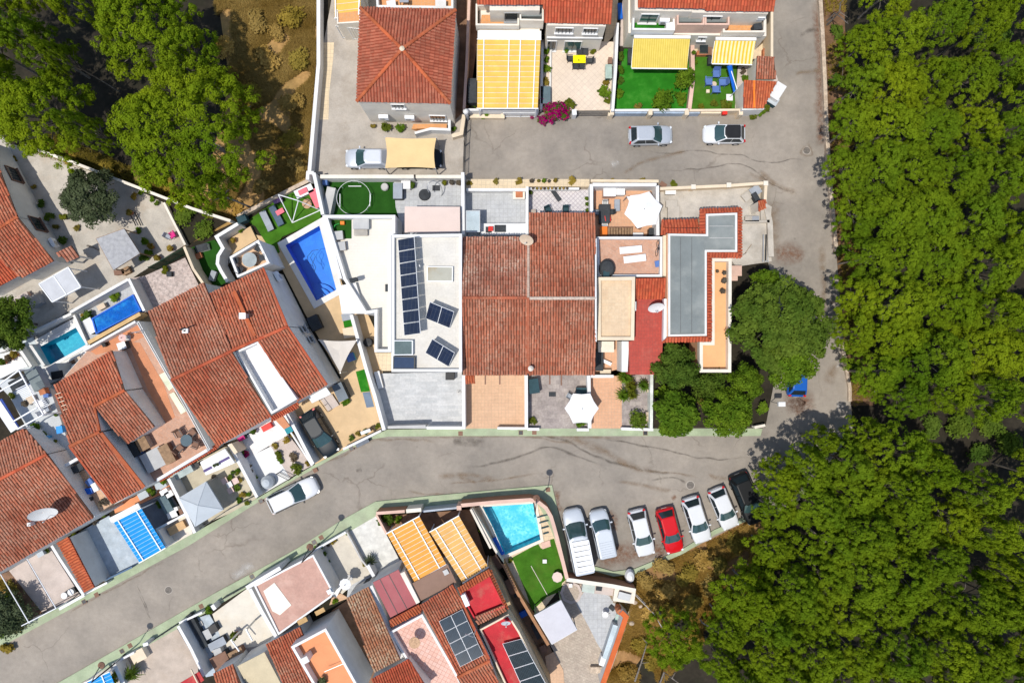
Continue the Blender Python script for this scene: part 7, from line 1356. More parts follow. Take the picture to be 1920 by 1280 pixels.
pot('small olive tree pot at the blue-grey patio front', *zV(1020,785), 6, 'scrub', .1); shrub('yellow flowers at the row house foot', *zV(735,335), 6, 'yel', .1); shrub('small dark plant under the blue-grey patio eave', *zV(950,200), 6, 'brown', .1); shrub('dark plant right of the eave plant', *zV(1040,140), 5, 'dark', .1)
# end house at the lower left
LD = thing('house', 'row house with big dish on its tile roof, lower left', 'house', W(60,950)); slope(LD, [(-60,1105,4.8),(176,969,4.8),(88,851,6.3),(-60,930,6.3)], TILE_OLD2, None, .25, .42, WHITE); slope(LD, [(47,803,5.4),(-75,868,5.4),(-60,930,6.3),(88,851,6.3)], TILE_OLD2, None, .25, .42, WHITE); ridge(LD, (-60,930,6.38), (88,851,6.38), TILE_NEW); part(MB().beam(W(*zV(20,-40), 5.6), W(*zV(380,400), 4.9), .3, .12), 'valley', TILE_NEW, LD); part(MB().beam(W(-60,1103,4.7), W(178,967,4.7), .12, .12), 'gutter', WHITE2, LD)
dish('very large white satellite dish on the lower left tile roof', *zV(425,110), 6.9, 1.08, 62, -62, None, 5.2); p = W(*zV(270,235), 6.1); T = thing('roof_antenna', 'small white bracket on the lower left roof valley', 'bracket', (p.x, p.y, 5.2)); part(MB().box((p.x, p.y, 5.2), (.3, .3, .7)), 'base', WHITE, T); part(MB().tube([(p.x, p.y, 5.9), (p.x+.3, p.y, 6.3)], .03, 5), 'arm', METAL, T)
part(MB().beam(W(*zP(-30,190), 5.2), W(*zP(150,460), 5.2), .75, .12), 'white_canopy', WHITE2, LD); part(MB().beam(W(*zP(10,150), 5.15), W(*zP(185,440), 5.15), .22, .1), 'blue_trim', mk('royal_blue_paint', (.02, .06, .3), .5), LD)
floor('patio', zV([(90,690),(490,445),(800,935),(440,1130)]), .1, PINKGR); floor('path', zV([(0,730),(100,690),(440,1130),(290,1200)]), .05, SHADEPATH)
T = thing('pole_frame', 'white pole frame over the lower left front patio', 'pergola frame', W(*zV(280,600), .1)); q = {k: W(*zV(*v), 2.5) for k, v in {'a': (5,725), 'b': (290,1210), 'c': (560,1065), 'd': (270,570), 'e': (215,1240)}.items()}
for u, v in (('a', 'b'), ('e', 'c'), ('d', 'c')): part(MB().tube([q[u], q[v]], .045, 6), 'tube', WMETAL, T)
for u in 'bc': part(MB().tube([(q[u].x, q[u].y, .1), tuple(q[u])], .05, 6), 'post', WMETAL, T)
T = thing('fan_unit', 'black condenser with two round white fans', 'air conditioner', W(*zV(690,925), .1)); c1, c2 = W(*zV(640,940), .75), W(*zV(706,905), .75); m_ = (c1+c2)/2; part(MB().box((m_.x+.1, m_.y+.05, .1), (1.35, .55, .6), R(28)), 'casing', BLACK, T)
for c in (c1, c2): part(MB().lathe((c.x, c.y, .7), [(.3, 0), (.3, .05), (.26, .06)], 18), 'fan', WHITE2, T)
wall('white front wall of the lower left patio', zV([(590,1075),(840,935)]), 1.0, .2, WHITE2); wall('dark front gate rail of the lower left patio', zV([(330,1165),(560,1060)]), .9, .06, DMETAL, .1, 'front_gate', 'gate'); shrub('dark bush at the eave of the lower left house', *zV(430,500), 9, 'dark', .1); boxthing('washing_sink', 'pale sink under the lower left eave', 'sink', *zV(400,520), (.6, .5, .7), GREYC, .1, 28)
# alley courtyard between the row houses
AZ = 3.7
floor('courtyard', zP([(-60,-40),(230,-60),(500,50),(700,630),(1120,1200),(980,1290),(870,1290),(640,830),(450,690),(300,500),(100,130)]), AZ, mk('pale_grey_court', (.52, .54, .54), .85, .08, 1.0, stain=(.42, .43, .42), stain_amt=.4)); floor('path', zP([(640,830),(780,780),(1120,1200),(980,1290),(870,1290)]), AZ+.01, BEIGEPAT); wall('white cross wall in the alley courtyard', zP([(620,830),(780,740)]), AZ+1.2, .2, WHITE2, AZ)
T = thing('white_pergola', 'white open pergola frame over the alley courtyard', 'pergola', W(45,750,AZ)); q = {k: W(*v, AZ+2.5) for k, v in {'a': z6(380,575), 'b': zP(435,305), 'c': zP(170,450), 'd': (-25,738), 'm': zP(370,235), 'n': zP(120,380)}.items()}
for u, v in (('a', 'b'), ('b', 'c'), ('a', 'd'), ('m', 'n')): part(MB().beam(q[u], q[v], .1, .12), 'beam', WMETAL, T)
part(MB().beam(W(*z6(460,740), AZ+2.5), W(*z6(-100,1050), AZ+2.5), .1, .12), 'beam', WMETAL, T)
for u in 'abc': part(MB().box((q[u].x, q[u].y, AZ), (.1, .1, 2.45)), 'post', WMETAL, T)
for k in range(8): a = z6(320+k*22, 960+k*26); part(MB().beam(W(*a, AZ+2.52), W(a[0]+21, a[1]-10, AZ+2.52), .05, .06), 'slat', WMETAL, T)
for k in range(5): a = zP(385+k*12, 170+k*15); part(MB().beam(W(*a, AZ+2.52), W(a[0]+11, a[1]-4, AZ+2.52), .05, .06), 'slat', WMETAL, T)
boxthing('daybed', 'dark blue daybed below the white pergola', 'daybed', *z6(370,830), (1.6, .9, .5), BLUEC, AZ, 28, CHAR, None, 'cushion'); boxthing('patio_shed', 'grey panelled box beside the white pergola', 'box', *z6(690,750), (1.0, 2.0, .8), GREYF, AZ, 28, mk('slate_panel', (.16, .19, .19), .6)); boxthing('planter', 'orange clay planter beside the tile roof', 'planter', *z6(840,1000), (.5, .5, .6), CLAY, AZ, 20); boxthing('blue_tub', 'blue tub beside the orange clay planter', 'tub', *z6(915,1080), (.4, .3, .4), BLUEC, AZ)
boxthing('cushion_stool', 'beige cushion stool in the alley courtyard', 'stool', *zP(300,160), (.6, .6, .45), BEIGE, AZ, 20); pot('brown pot plant below the white slats', *zP(260,190), 6, 'brown', AZ, None, 'black'); chair('white garden chair in the alley courtyard, upper', *zP(410,200), 30, WHITE2, 'wht', AZ, None, 1, WMETAL); chair('white garden chair in the alley courtyard, lower', *zP(440,280), 120, WHITE2, 'wht', AZ, None, 1, WMETAL); chair('grey chair in the alley courtyard', *zP(480,250), -60, GREYF, 'grey', AZ)
for i, (x, y, r, k) in enumerate(((340,420,9,'mid'),(390,530,9,'mid'),(540,570,6,'yel'),(440,500,7,'dark'),(560,310,4,'dark'),(110,110,7,'yel'),(720,865,6,'mid'),(330,450,6,'dark'))): shrub(['green shrub in the alley courtyard, upper','green shrub in the alley courtyard, lower','pale plant at the alley courtyard bottom','dark shrub in the alley courtyard','small dark plant under the tile roof','yellow-green plant at the pale plastered wall','green plant in the narrow alley strip','dark plant beside the pale wall'][i], *zP(x, y), r, k, AZ)
boxthing('blue_bin', 'bright blue round tub under the tile roof', 'tub', *zP(592,455), (.5, .6, .5), mk('sky_plastic', (.02, .28, .7), .4), AZ, 10); boxthing('blue_bucket', 'blue bucket beside the green shrub', 'bucket', *zP(470,535), (.35, .35, .4), mk('pale_blue_plastic', (.12, .4, .65), .4), AZ); boxthing('wicker_crate', 'dark crates stacked in the narrow alley', 'crate', *zP(770,840), (.9, .6, .7), CHAR, AZ, 28); boxthing('blue_tarp', 'blue tarpaulin heap in the alley strip, upper', 'tarpaulin', *zP(890,980), (.5, .5, .4), BLUEC, AZ, 40); boxthing('blue_tarp', 'blue tarpaulin heap in the alley strip, lower', 'tarpaulin', *zP(880,1070), (.6, .5, .4), BLUEP, AZ, 10); boxthing('dark_bucket', 'dark bucket in the alley strip corner', 'bucket', *zP(885,1160), (.4, .45, .4), CHAR, AZ); shrub('brown plant at the alley strip end', *zP(1030,1190), 8, 'brown', AZ); boxthing('white_ladder', 'white folded chairs by the tile roof edge', 'chairs', *zP(945,1030), (.4, .7, .6), WHITE2, AZ, 28)
# ================================================================ BOTTOM BLOCK
pergola('bright blue pergola at the bottom edge', zX([(205,1275),(455,1165),(520,1330),(270,1450)]), 2.6, 2.7, 5, BLUEA, (.1, .7), .1, batten=BATB); floor('patio', zX([(170,1280),(480,1100),(560,1130),(640,1320),(300,1450)]), .1, CONCP); shrub('bright green plant right of the bottom blue pergola', *zX(500,1230), 10, 'yel', .1)
floor('patio', zX([(500,1080),(790,925),(1130,735),(1340,1090),(1340,1400),(600,1400)]), .1, BROWNPAT); wall('white wall left of the brown front patio', zX([(495,1080),(600,1300)]), 1.8, .3, WHITE); wall('white front wall of the brown patio', zX([(510,1075),(700,975)]), 1.0, .14, WHITE2); boxthing('bin_house', 'cream flat box at the brown patio front', 'box', *zX(740,1010), (1.3, 1.0, .7), CREAMW, .1, 28, CREAM)
frond('dark spiky palm on the brown front patio', *zX(700,1165), 20, 'dark', .1); wall('white wall between brown patio and blue-grey patio', zX([(1140,710),(1270,940),(1400,1210)]), 1.9, .22, WHITE2); floor('patio', zX([(1150,690),(1450,590),(1610,850),(1500,1200),(1420,1220)]), .1, BLUEPAT)
wall('white front wall of the blue-grey furniture patio', zX([(1150,680),(1380,575)]), 1.0, .14, WHITE2); wall('white gate pillar at the brown patio corner', zX([(790,900),(840,885)]), 1.3, .25, WHITE2); fence('black railing along the brown patio front', zX([(840,890),(1130,700)]), 1.2, DMETAL, .1, 1.6, .12); shrub('round bush at the blue-grey patio front', *zX(1445,560), 9, 'mid', .13); wall('white gate pillar beside the round bush', zX([(1480,500),(1510,545)]), 1.2, .3, WHITE2); shrub('reddish plant in the blue-grey patio corner', *zX(1300,650), 7, 'dark', .1); fence('dark railing of the cream front patio', zX([(1560,460),(1830,310)]), 1.1, DMETAL, .13, 1.6, .12)
T = boxthing('lounge_sofa', 'long black sofa on the blue-grey patio', 'sofa', *zX(1330,760), (.5, 3.4, .6), CHAR, .1, 28); boxthing('armchair', 'black armchair at the blue-grey patio edge', 'armchair', *zX(1490,740), (.7, .7, .6), CHAR, .1, 28, BLACK, None, 'cushion'); table('grey square table on the blue-grey patio', *zX(1420,800), (.9, .9), LGREY, .1, 28, False, .45); boxthing('bench', 'black bench with cushions across the blue-grey patio', 'bench', *zX(1530,890), (1.6, .7, .6), CHAR, .1, 28, GREYF, None, 'cushion'); boxthing('cushion', 'pale cushion in the blue-grey patio corner, upper', 'cushion', *zX(1360,690), (.4, .4, .12), CREAMW, .1, 28); boxthing('cushion', 'pale stool near the black bench', 'stool', *zX(1500,940), (.5, .4, .4), BEIGE, .1, 20)
floor('patio', zY([(-10,590),(330,340),(390,330),(640,830),(500,900),(120,960)]), .11, mk('cream_white_paving', (.66, .61, .52), .85, .06, 1, stain=(.6, .45, .28), stain_amt=.4, stain_scale=.3)); floor('patio', zY([(120,960),(500,890),(560,980),(250,1130),(60,1100)]), .09, STONEPAT); wall('grey white wall between cream patio and pink terrace', zY([(365,340),(480,560),(635,830)]), 2.4, .28, WHITE2); pot('round yellow-green potted tree on the cream patio', *zY(222,795), 8, 'yel', .11)
for i, (x, y, k) in enumerate(((330,745,0),(180,850,1))): p = W(*zY(x, y), 2.3); T = thing('pergola_post', ['bare pergola post on the cream patio, right','bare pergola post on the cream patio, left'][i], 'post', (p.x, p.y, .1)); part(MB().box((p.x, p.y, .1), (.12, .12, 2.2)), 'post', METAL, T); part(MB().beam((p.x, p.y, 2.3), tuple(W(*zY(x+60+i*20, y+110), 2.4)), .09, .12), 'beam', WMETAL, T)
boxthing('washing_area', 'dark clutter of boxes behind the black bench', 'boxes', *zX(1560,1060), (1.6, 1.2, .8), CHAR, .1, 28, BROWN); boxthing('white_chairs', 'stacked white chairs behind the black bench', 'chairs', *zX(1540,985), (.7, .9, .7), WHITE2, .1, 20, LGREY); boxthing('rack', 'brown slatted rack at the grey stone patio', 'rack', *zX(1720,1000), (1.4, .9, .7), BROWN, .1, 28, WOOD)
# houses of the lower row
B1 = thing('house', 'low house with bright tile roof at the bottom edge, far left', 'house', W(430,1260)); slope(B1, [(*zY(0,1190), 3.2), (*zY(195,1090), 3.2), (*zY(330,1420), 4.2), (*zY(120,1520), 4.2)], TILE_RED, None, .24, .4, WHITE); part(slab(zX([(1140,1290),(1350,1165),(1400,1250),(1200,1400)]), 2.6, 2.5), 'red_canopy', REDM, B1); part(MB().beam(W(*zX(1270,1140), 2.8), W(*zX(1350,1300), 2.8), .1, .12), 'beam', CREAM, B1)
B2 = thing('house', 'low house with flat khaki sheet roof at the bottom edge', 'house', W(490,1250)); part(MB().prism(P2(zY([(245,1105),(505,975),(700,1350),(420,1450)]), 3.3), 0, 3.2), 'wall', WHITE, B2); part(slab(zY([(240,1110),(510,970),(700,1330),(420,1450)]), 3.3, 3.205), 'roof', KHAKI, B2)
B3 = thing('house', 'house with orange roof terrace, white parapet and tiled side roof', 'house', W(600,1220)); slope(B3, [(*zY(530,890), 2.9), (*zY(870,715), 2.9), (*zY(1080,1280), 3.55), (*zY(760,1440), 3.55)], TILE_RED, None, .24, .4, WHITE); block(B3, zY([(775,915),(1125,730),(1500,1400),(1150,1560)]), 4.5, WHITE2, ORANGSLAB, 0, .8, .22, WHITE2, 'roof_terrace'); boxthing('chimney_block', 'white chimney block on the orange roof terrace', 'chimney', *zY(920,1050), (.5, .5, 1.2), WHITE2, 3.7, 28, WHITE); shrub('bushy plant at the bottom of orange roof terrace', *zY(1080,1265), 9, 'olive', 3.7)
T = single(MB().beam(W(*zY(1110,1165), 4.4), W(*zY(1310,1080), 4.4), .04, .05), 'washing_line', METAL, 'washing line across the orange roof terrace', 'washing line')
B4 = thing('garage', 'garage with pink roof terrace and cracked white patch', 'garage', W(560,1110)); block(B4, zY([(405,305),(700,150),(1000,-5),(1205,375),(1180,420),(650,800)]), 2.7, WHITE, PINKPAT, 0, .12, .16, WHITE2, 'roof_terrace'); part(slab(zY([(500,360),(610,275),(780,500),(665,600),(590,560)]), 2.62, 2.585), 'white_patch', mk('white_repair', (.78, .74, .64), .85, .06), B4)
wall('white front parapet of the pink roof terrace', zY([(330,330),(670,130)]), 2.75, .3, WHITE2); boxthing('roof_box', 'small white box on the pink terrace corner', 'box', *zY(1158,368), (.35, .35, .3), WHITE2, 2.6, 28); boxthing('awning_roll', 'tan awning roll above the gable wall, left', 'awning', *zY(890,660), (.85, .4, .2), mk('tan_roll', (.5, .32, .14)), 2.6, 28); boxthing('awning_roll', 'tan awning roll above the gable wall, right', 'awning', *zY(1065,565), (.85, .35, .2), mk('tan_roll2', (.5, .32, .14)), 2.6, 28)
floor('path', zY([(1180,560),(1350,440),(1640,1180),(1700,1400),(1480,1400)]), .1, SHADEPATH); floor('path', zY([(1160,500),(1350,430),(1240,360),(1200,380)]), .12, BEIGEPAT); shrub('yellow-green bush at the shaded side path', *zY(1215,470), 6, 'mid', .1)
B5 = thing('house', 'long narrow house with lichen-covered tile roof', 'house', W(690,1180)); slope(B5, [(*zY(1335,430), 3.3), (*zY(1550,320), 3.3), (*zY(1870,1040), 4.6), (*zY(1610,1175), 4.6)], roof_tile('lichen_tile', (.42, .15, .07), (.46, .2, .1), (.52, .42, .28), .9), None, .24, .4, WHITE); part(slab(zY([(1555,320),(1590,300),(1920,1060),(1875,1045)]), 3.2, 0), 'side_wall', WHITE, B5)
slope(B5, [(*z1(-20,1240), 4.0), (*z1(355,1040), 4.0), (*z1(560,1360), 5.0), (*z1(150,1560), 5.0)], TILE_NEW, TDECKR, .22, .4, WHITE)
B6 = thing('house', 'house with maroon sheet roof and pale pink roof terrace', 'house', W(780,1180)); ms = z1([(-5,275),(250,145),(440,485),(170,625)]); part(MB().prism(P2(ms, 3.3), 0, 3.2), 'wall', WHITE, B6); part(slab(ms, 3.3, 3.205), 'roof', REDS, B6)
for t in (.27, .62): a = W(*z1(-5+255*t, 275-130*t), 3.32); b = W(*z1(170+270*t, 625-140*t), 3.32); part(MB().beam(a, b, .05, .04), 'roof_seam', DMETAL, B6)
part(slab(z1([(268,185),(310,165),(465,470),(430,490)]), 3.6, 0), 'side_parapet', CREAMW, B6); slope(B6, [(*z1(170,718), 3.3), (*z1(482,562), 3.3), (*z1(455,490), 3.65), (*z1(160,650), 3.65)], TILE_ORG, TDECKR, .24, .4); block(B6, z1([(160,770),(490,590),(860,1230),(960,1450),(640,1560)]), 3.7, WHITE2, PINKPAT2, 0, .6, .2, WHITE2, 'roof_terrace'); p = W(*z1(410,880), 4.4); T = thing('terrace_table', 'round woven table casting shadow on the pale pink terrace', 'table', (p.x, p.y, 3.12)); part(MB().cyl(p, .5, 4.3, 4.36, 18), 'table_top', STRAW, T); part(MB().cyl(p, .08, 3.12, 4.3, 8), 'leg', WMETAL, T)
# gravel yards
floor('patio', zZ([(130,720),(470,520),(760,920),(540,1040),(420,1150),(320,1060)]), .1, mk('cream_yard', (.60, .55, .46), .9, .08, 1.2, stain=(.42, .38, .33), stain_amt=.4, stain_scale=.8)); floor('patio', zZ([(470,520),(770,335),(1010,800),(1040,860),(760,960)]), .11, mk('white_gravel', (.66, .65, .60), .9, .12, 2, fine=16, stain=(.45, .43, .4), stain_amt=.4, stain_scale=1.5)); floor('courtyard', zZ([(500,1040),(1020,800),(1080,1000),(760,1080),(700,1070),(480,1180)]), .09, GREYPAT2)
wall('white front wall of the white gravel yard', zZ([(130,715),(470,520)]), 1.2, .14, WHITE2); wall('thin wall between cream yard and white gravel yard', zZ([(480,520),(630,800),(760,960)]), .8, .1, GREYW); wall('pale wall between white gravel yard and orange awning', zZ([(775,345),(880,540)]), 1.7, .14, PINKW); wall('cream wall at the inner end of cream yard', zZ([(690,850),(750,960)]), 1.6, .25, WHITE2); parasol('small round white parasol at the cream yard corner', *zZ(462,1045), .55, WCLOTH, .1, 2.0, 10)
frond('dry spiky yucca beside the yard wall', *zZ(720,800), 14, 'olive', .11); shrub('orange brown bush at the foot of the yucca', *zZ(650,830), 7, 'scrub', .11)
for i, (x, y, r, k) in enumerate(((195,690,9,'mid'),(250,740,8,'dark'),(350,610,6,'scrub'),(295,640,5,'brown'),(290,830,6,'dark'),(325,910,6,'dark'),(365,985,6,'mid'),(490,540,4,'mid'))): shrub(['green bush in the cream yard front corner','dark bush below the front corner bush','dry plant behind the white front wall, right','dry plant behind the white front wall, left','dark pot plant along the pink terrace side, upper','dark pot plant along the pink terrace side, middle','pot plant along the pink terrace side, lower','tiny plant at the gravel yard divider'][i], *zZ(x, y), r, k, .1)
boxthing('cabinet', 'dark cabinet under the maroon roof edge', 'cabinet', *zZ(690,1030), (.6, .4, .9), CHAR, .1, 28); boxthing('white_chair_stack', 'white folding chairs beside the small white parasol', 'chairs', *zZ(385,1110), (.35, 1.1, .7), WHITE2, .1, -28); boxthing('boat_cover', 'dark long cover under the maroon roof', 'cover', *zZ(920,900), (2.2, .5, .5), CHAR, .1, 28)
# orange pergolas
pergola('orange panelled pergola beside the white gravel yard', zZ([(880,530),(1205,358),(1475,840),(1160,1020)]), 2.7, 3.2, 12, ORG, (.16, .80), .1); pergola('faded orange panelled pergola beside the brown sheet roof', zZ([(1310,515),(1600,352),(1895,865),(1640,1025)]), 2.7, 3.2, 12, ORG2, (.2, .75), .1)
floor('courtyard', zZ([(790,360),(1620,300),(1720,290),(1900,860),(1700,1050),(1160,1050),(900,560)]), .07, SHADEPATH); shrub('dark green tree bush in the shady front corner', *zZ(870,400), 14, 'dark', .1, 1.3); shrub('small green bush right of the shady corner', *zZ(1000,400), 8, 'mid', .1); shrub('green plant on the brown side strip', *zZ(1820,500), 6, 'mid', .1); wall('cream inner wall left of the turquoise pool', zZ([(1720,290),(1920,680)]), 1.7, .15, CREAMW)
B7 = thing('house', 'house with brown sheet roof, tiles and blue solar panels', 'house', W(860,1200)); part(MB().prism(P2(z1([(395,285),(740,98),(825,270),(462,462)]), 3.3), 0, 3.25), 'wall', WHITE, B7); part(slab(z1([(390,282),(742,92),(830,272),(460,465)]), 3.35, 3.255), 'sheet_roof', BROWNP, B7); boxthing('roof_vent', 'small pale vent on the brown sheet roof', 'vent', *z1(725,172), (.4, .4, .15), GREYW, 3.35, 28)
slope(B7, [(*z1(470,500), 3.6), (*z1(800,292), 3.6), (*z1(1165,1050), 5.2), (*z1(845,1215), 5.2)], TILE_RED, None, .24, .4, WHITE); slope(B7, [(*z1(1300,1400), 4.2), (*z1(1000,1560), 4.2), (*z1(840,1225), 5.2), (*z1(1165,1060), 5.2)], TILE_RED, None, .24, .4, WHITE); ridge(B7, (*z1(842,1220), 5.28), (*z1(1167,1055), 5.28), TILE_ORG); part(MB().beam(W(*z1(860,420), 3.9), W(*z1(1160,1040), 5.2), .2, .12), 'verge', TILE_NEW, B7)
solar_array('block of eight blue solar panels on the tile roof', z1([(655,662),(890,542),(1102,1000),(868,1118)]), 4, 2, 4.45, 5.3, solar_mat(28, (.16, 1.1), (.012, .03, .05), .01, (.03, .06, .09)))
# red terraces
B8 = thing('house', 'house with crimson roof terraces rimmed by orange tiles', 'house', W(930,1160)); block(B8, z1([(870,390),(1170,200),(1320,520),(1010,640)]), 4.4, CREAM, REDM, 0, .3, .12, REDM, 'roof_terrace'); slope(B8, [(*z1(845,335), 4.2), (*z1(1165,140), 4.2), (*z1(1180,205), 4.5), (*z1(868,392), 4.5)], TILE_ORG, TDECKR, .24, .4); slope(B8, [(*z1(1170,145), 4.2), (*z1(1345,545), 4.2), (*z1(1300,500), 4.5), (*z1(1165,215), 4.5)], TILE_ORG, TDECKR, .24, .4); slope(B8, [(*z1(1335,545), 4.0), (*z1(1040,690), 4.0), (*z1(1015,610), 4.5), (*z1(1290,500), 4.5)], TILE_OLD2, None, .24, .4)
boxthing('air_conditioner', 'white outdoor unit on the crimson terrace edge', 'air conditioner', *z1(920,455), (.35, 1.0, .7), WMETAL, 4.3, 24); block(B8, z1([(1060,745),(1350,590),(1460,765),(1780,1400),(1440,1560)]), 4.2, CREAM, REDM, 0, .35, .15, CREAM, 'roof_terrace'); dish('small grey satellite dish on the crimson lower terrace', *z1(1325,675), 4.7, .42, 45, -85, GREYC, 3.9); part(MB().tube([W(*z1(1025,745), 5.8), W(*z1(1000,820), 6.3), W(*z1(920,790), 6.6)], .04, 6), 'antenna', METAL, B7)
solar_array('strip of dark solar panels on the crimson terrace', z1([(1290,885),(1480,835),(1740,1310),(1520,1390)]), 4, 1, 4.25, 4.6, solar_mat(28, (.18, .5), (.01, .022, .03), .01, (.04, .06, .07)))
wall('ochre side wall of the crimson terrace house', z1([(1160,100),(1290,330),(1400,600),(1560,900),(1770,1330)]), 2.6, .25, mk('ochre_wall', (.52, .38, .22), .85)); floor('path', z1([(1100,-20),(1180,60),(1500,450),(1760,900),(1920,1320),(1780,1400),(1400,600)]), .08, SHADEPATH); wall('rust brown wall between side path and turf garden', z2([(480,850),(560,960),(700,1240)]) + [z1(1750,900)], 1.5, .22, mk('rust_wall', (.40, .21, .11), .85)); floor('path', z1([(1720,1010),(1800,970),(1900,1150),(1920,1400),(1740,1330)]), .12, BEIGEPAT)
boxthing('blue_tub', 'small blue box in the side path', 'tub', *z1(1500,590), (.6, .5, .4), BLUEP, .08, 28); boxthing('bicycle_stack', 'dark bicycles leaning in the side path, upper', 'bicycles', *z1(1370,320), (.5, 1.4, .8), CHAR, .08, 25, BROWN); boxthing('firewood_stack', 'dark junk stack in the side path, middle', 'junk', *z1(1420,370), (.5, .9, .6), CHAR, .08, 25); boxthing('ladder_stack', 'brown boards stacked in the side path top', 'boards', *z2(490,930), (.6, 1.2, .5), WOOD, .08, 28, BROWN); boxthing('junk_pile', 'dark clutter low in the side path', 'junk', *z1(1640,760), (.6, 1.4, .6), BROWN, .08, 25, CHAR); boxthing('tool_box', 'brown crate near the bottom of the side path', 'crate', *z1(1700,940), (.5, .6, .5), BROWN, .08, 25)
# --- turquoise pool garden
structure(sheet(P2(z2([(310,370),(240,380),(560,880),(740,1240),(900,1460),(1180,1110),(1100,700),(1040,480),(900,320),(820,305)]), .06), [offset(ccw(P2(POOL_TURQ, .16)), -.14)], .06), 'courtyard', CREAMF)
TP, _ = pool('bright turquoise pool with corner steps by the parking', POOL_TURQ, 1.35, POOLC, RIPPLE, .16, CREAMW, .28)
for k, q in enumerate((((850,475),(890,455),(945,555),(880,600)), ((890,455),(940,560),(985,575),(890,380)))): pass
for k in range(3): part(slab(z2([(862+k*24,478+k*62),(905+k*26,462+k*62),(930+k*26,520+k*60),(880+k*24,545+k*60)]), -.25+.02*k, -1.1), 'step', mk('pale_pool_step%d' % k, (.35, .75, .8)), TP)
for k in range(4): part(slab(z2([(890+k*20,470+k*55),(1000,440+k*60),(1010,452+k*60),(895+k*20,484+k*55)]), .175, .1), 'ladder_rung', TEALC, TP)
floor('lawn', z2([(640,880),(900,740),(930,790),(1030,760),(1020,700),(1060,690),(1180,1100)]) + z3([(500,280),(490,360),(350,415),(200,560),(150,400)]), .1, TURFD); T = single(slab(z2([(930,735),(1015,705),(1030,765),(945,795)]), .14, .1), 'stone_slab', PINKW, 'pink stone slab on the lawn by the pool corner', 'slab')
boxthing('ball', 'small white box on the pool lawn', 'box', *z2(967,917), (.33, .3, .2), WHITE2, .1); p = W(*z2(1092,1068), .5); T = thing('octagon_table', 'pale octagonal table at the pool lawn edge', 'table', (p.x, p.y, .1)); part(MB().cyl(p, .5, .62, .68, 8), 'table_top', PINKB, T); part(MB().cyl(p, .1, .1, .62, 8), 'leg', WMETAL, T); T = single(MB().tube([W(*z2(830,960), .13), W(*z2(995,1255), .13)], .03, 5), 'garden_hose', CREAMW, 'thin pale hose lying across the pool lawn', 'hose')
shrub('small flowering plant at the lawn top left', *z2(620,910), 5, 'yel', .1); T = boxthing('sun_bed', 'blue lounger squeezed beside the pool wall', 'lounger', *z2(500,770), (.5, 1.7, .4), BLUEP, .06, 28)
fence('white bead railing left of the turquoise pool', z2([(345,385),(440,570),(545,810)]), .5, WHITE2, .1, .6, .1); wall('cream wall with path left of the turquoise pool', z2([(235,385),(380,640),(550,940)]), 1.5, .16, CREAMW)
RW = mk('rust_plaster', (.40, .2, .12), .85, .1)
wall('curved rust wall with pink coping around the turquoise pool', z2([(130,358),(480,325),(820,302),(900,322),(980,385),(1030,470),(1060,570),(1095,700),(1190,1090)]), 2.0, .28, RW, coping=PINKW); wall('rust wall with pale coping below the parked van', z3([(545,245),(1000,310),(1235,355)]), 1.9, .3, RW, coping=CREAMW); wall('rust front wall with pink coping left of the gates', zZ([(775,330),(1060,310)]), 1.8, .22, RW, coping=PINKW); wall('grey sliding gate between the rust walls', zZ([(1240,312),(1590,275)]), 1.8, .12, mk('blue_grey_gate', (.36, .40, .46), .5), name='sliding_gate', cat='gate'); wall('pale entrance wall with letter boxes', zZ([(1075,308),(1225,295)]), 1.9, .3, CREAMW); wall('pale square pillar at the pool wall start', zZ([(1580,278),(1625,275)]), 2.1, .35, PINKW)
# courtyard right of the turf garden
floor('courtyard', z3([(520,270),(1240,360),(1180,620),(900,1400),(440,1400),(330,1100),(420,960),(200,600),(490,440)]), .06, STONEY); floor('patio', z3([(640,480),(720,370),(1020,400),(1140,560),(1000,760),(900,960),(850,880),(780,740)]), .08, GREYPAT2)
p = W(*z3(592,378), .2); T = thing('stone_circle', 'octagonal pinkish stone platform beside the lawn', 'platform', (p.x, p.y, .06)); part(MB().cyl(p, 1.05, .06, .2, 8), 'slab', PINKGR, T); part(MB().cyl(p, .8, .2, .215, 8), 'inner_ring', STONEY, T)
boxthing('lantern', 'small white lantern on the octagonal platform', 'lantern', *z3(585,305), (.3, .3, .4), WHITE2, .22)
flatroof('garden_pavilion', 'grey canvas roofed pavilion beside the pool lawn', 'pavilion', z3([(225,600),(490,450),(650,745),(400,890)]), 2.7, mk('lilac_grey_canvas', (.56, .55, .58), .85, .04), .12, .06, METAL)
wall('tall orange-topped white wall at the wood edge', z3([(1090,570),(1140,620),(1080,800),(1000,1030),(905,1300)]), 1.9, .42, WHITE2, coping=mk('orange_coping', (.58, .13, .035), .8, .12)); p = W(*z3(1083,582), 1.9); T = thing('clay_urn', 'round clay urn at the head of the orange wall', 'urn', (p.x, p.y, .06)); part(MB().lathe((p.x, p.y, .06), [(.2, 0), (.32, .5), (.34, 1.2), (.2, 1.5), (.26, 1.6)], 14), 'urn', CLAY, T); part(MB().cyl(p, .16, 1.5, 1.58, 10), 'soil', BROWN, T)
boxthing('kitchen_counter', 'pale outdoor kitchen counter below the rust wall', 'counter', *z3(765,335), (1.1, .7, .9), GREYC, .08, -8, mk('sage_top', (.48, .55, .5), .4)); boxthing('stone_counter', 'beige stone counter beside the kitchen counter', 'counter', *z3(920,355), (1.7, .7, .8), CREAMW, .08, -8, PINKGR); boxthing('cooker', 'grey cooker on the beige counter', 'cooker', *z3(870,335), (.5, .35, .3), METAL, .88, -8, CHAR)
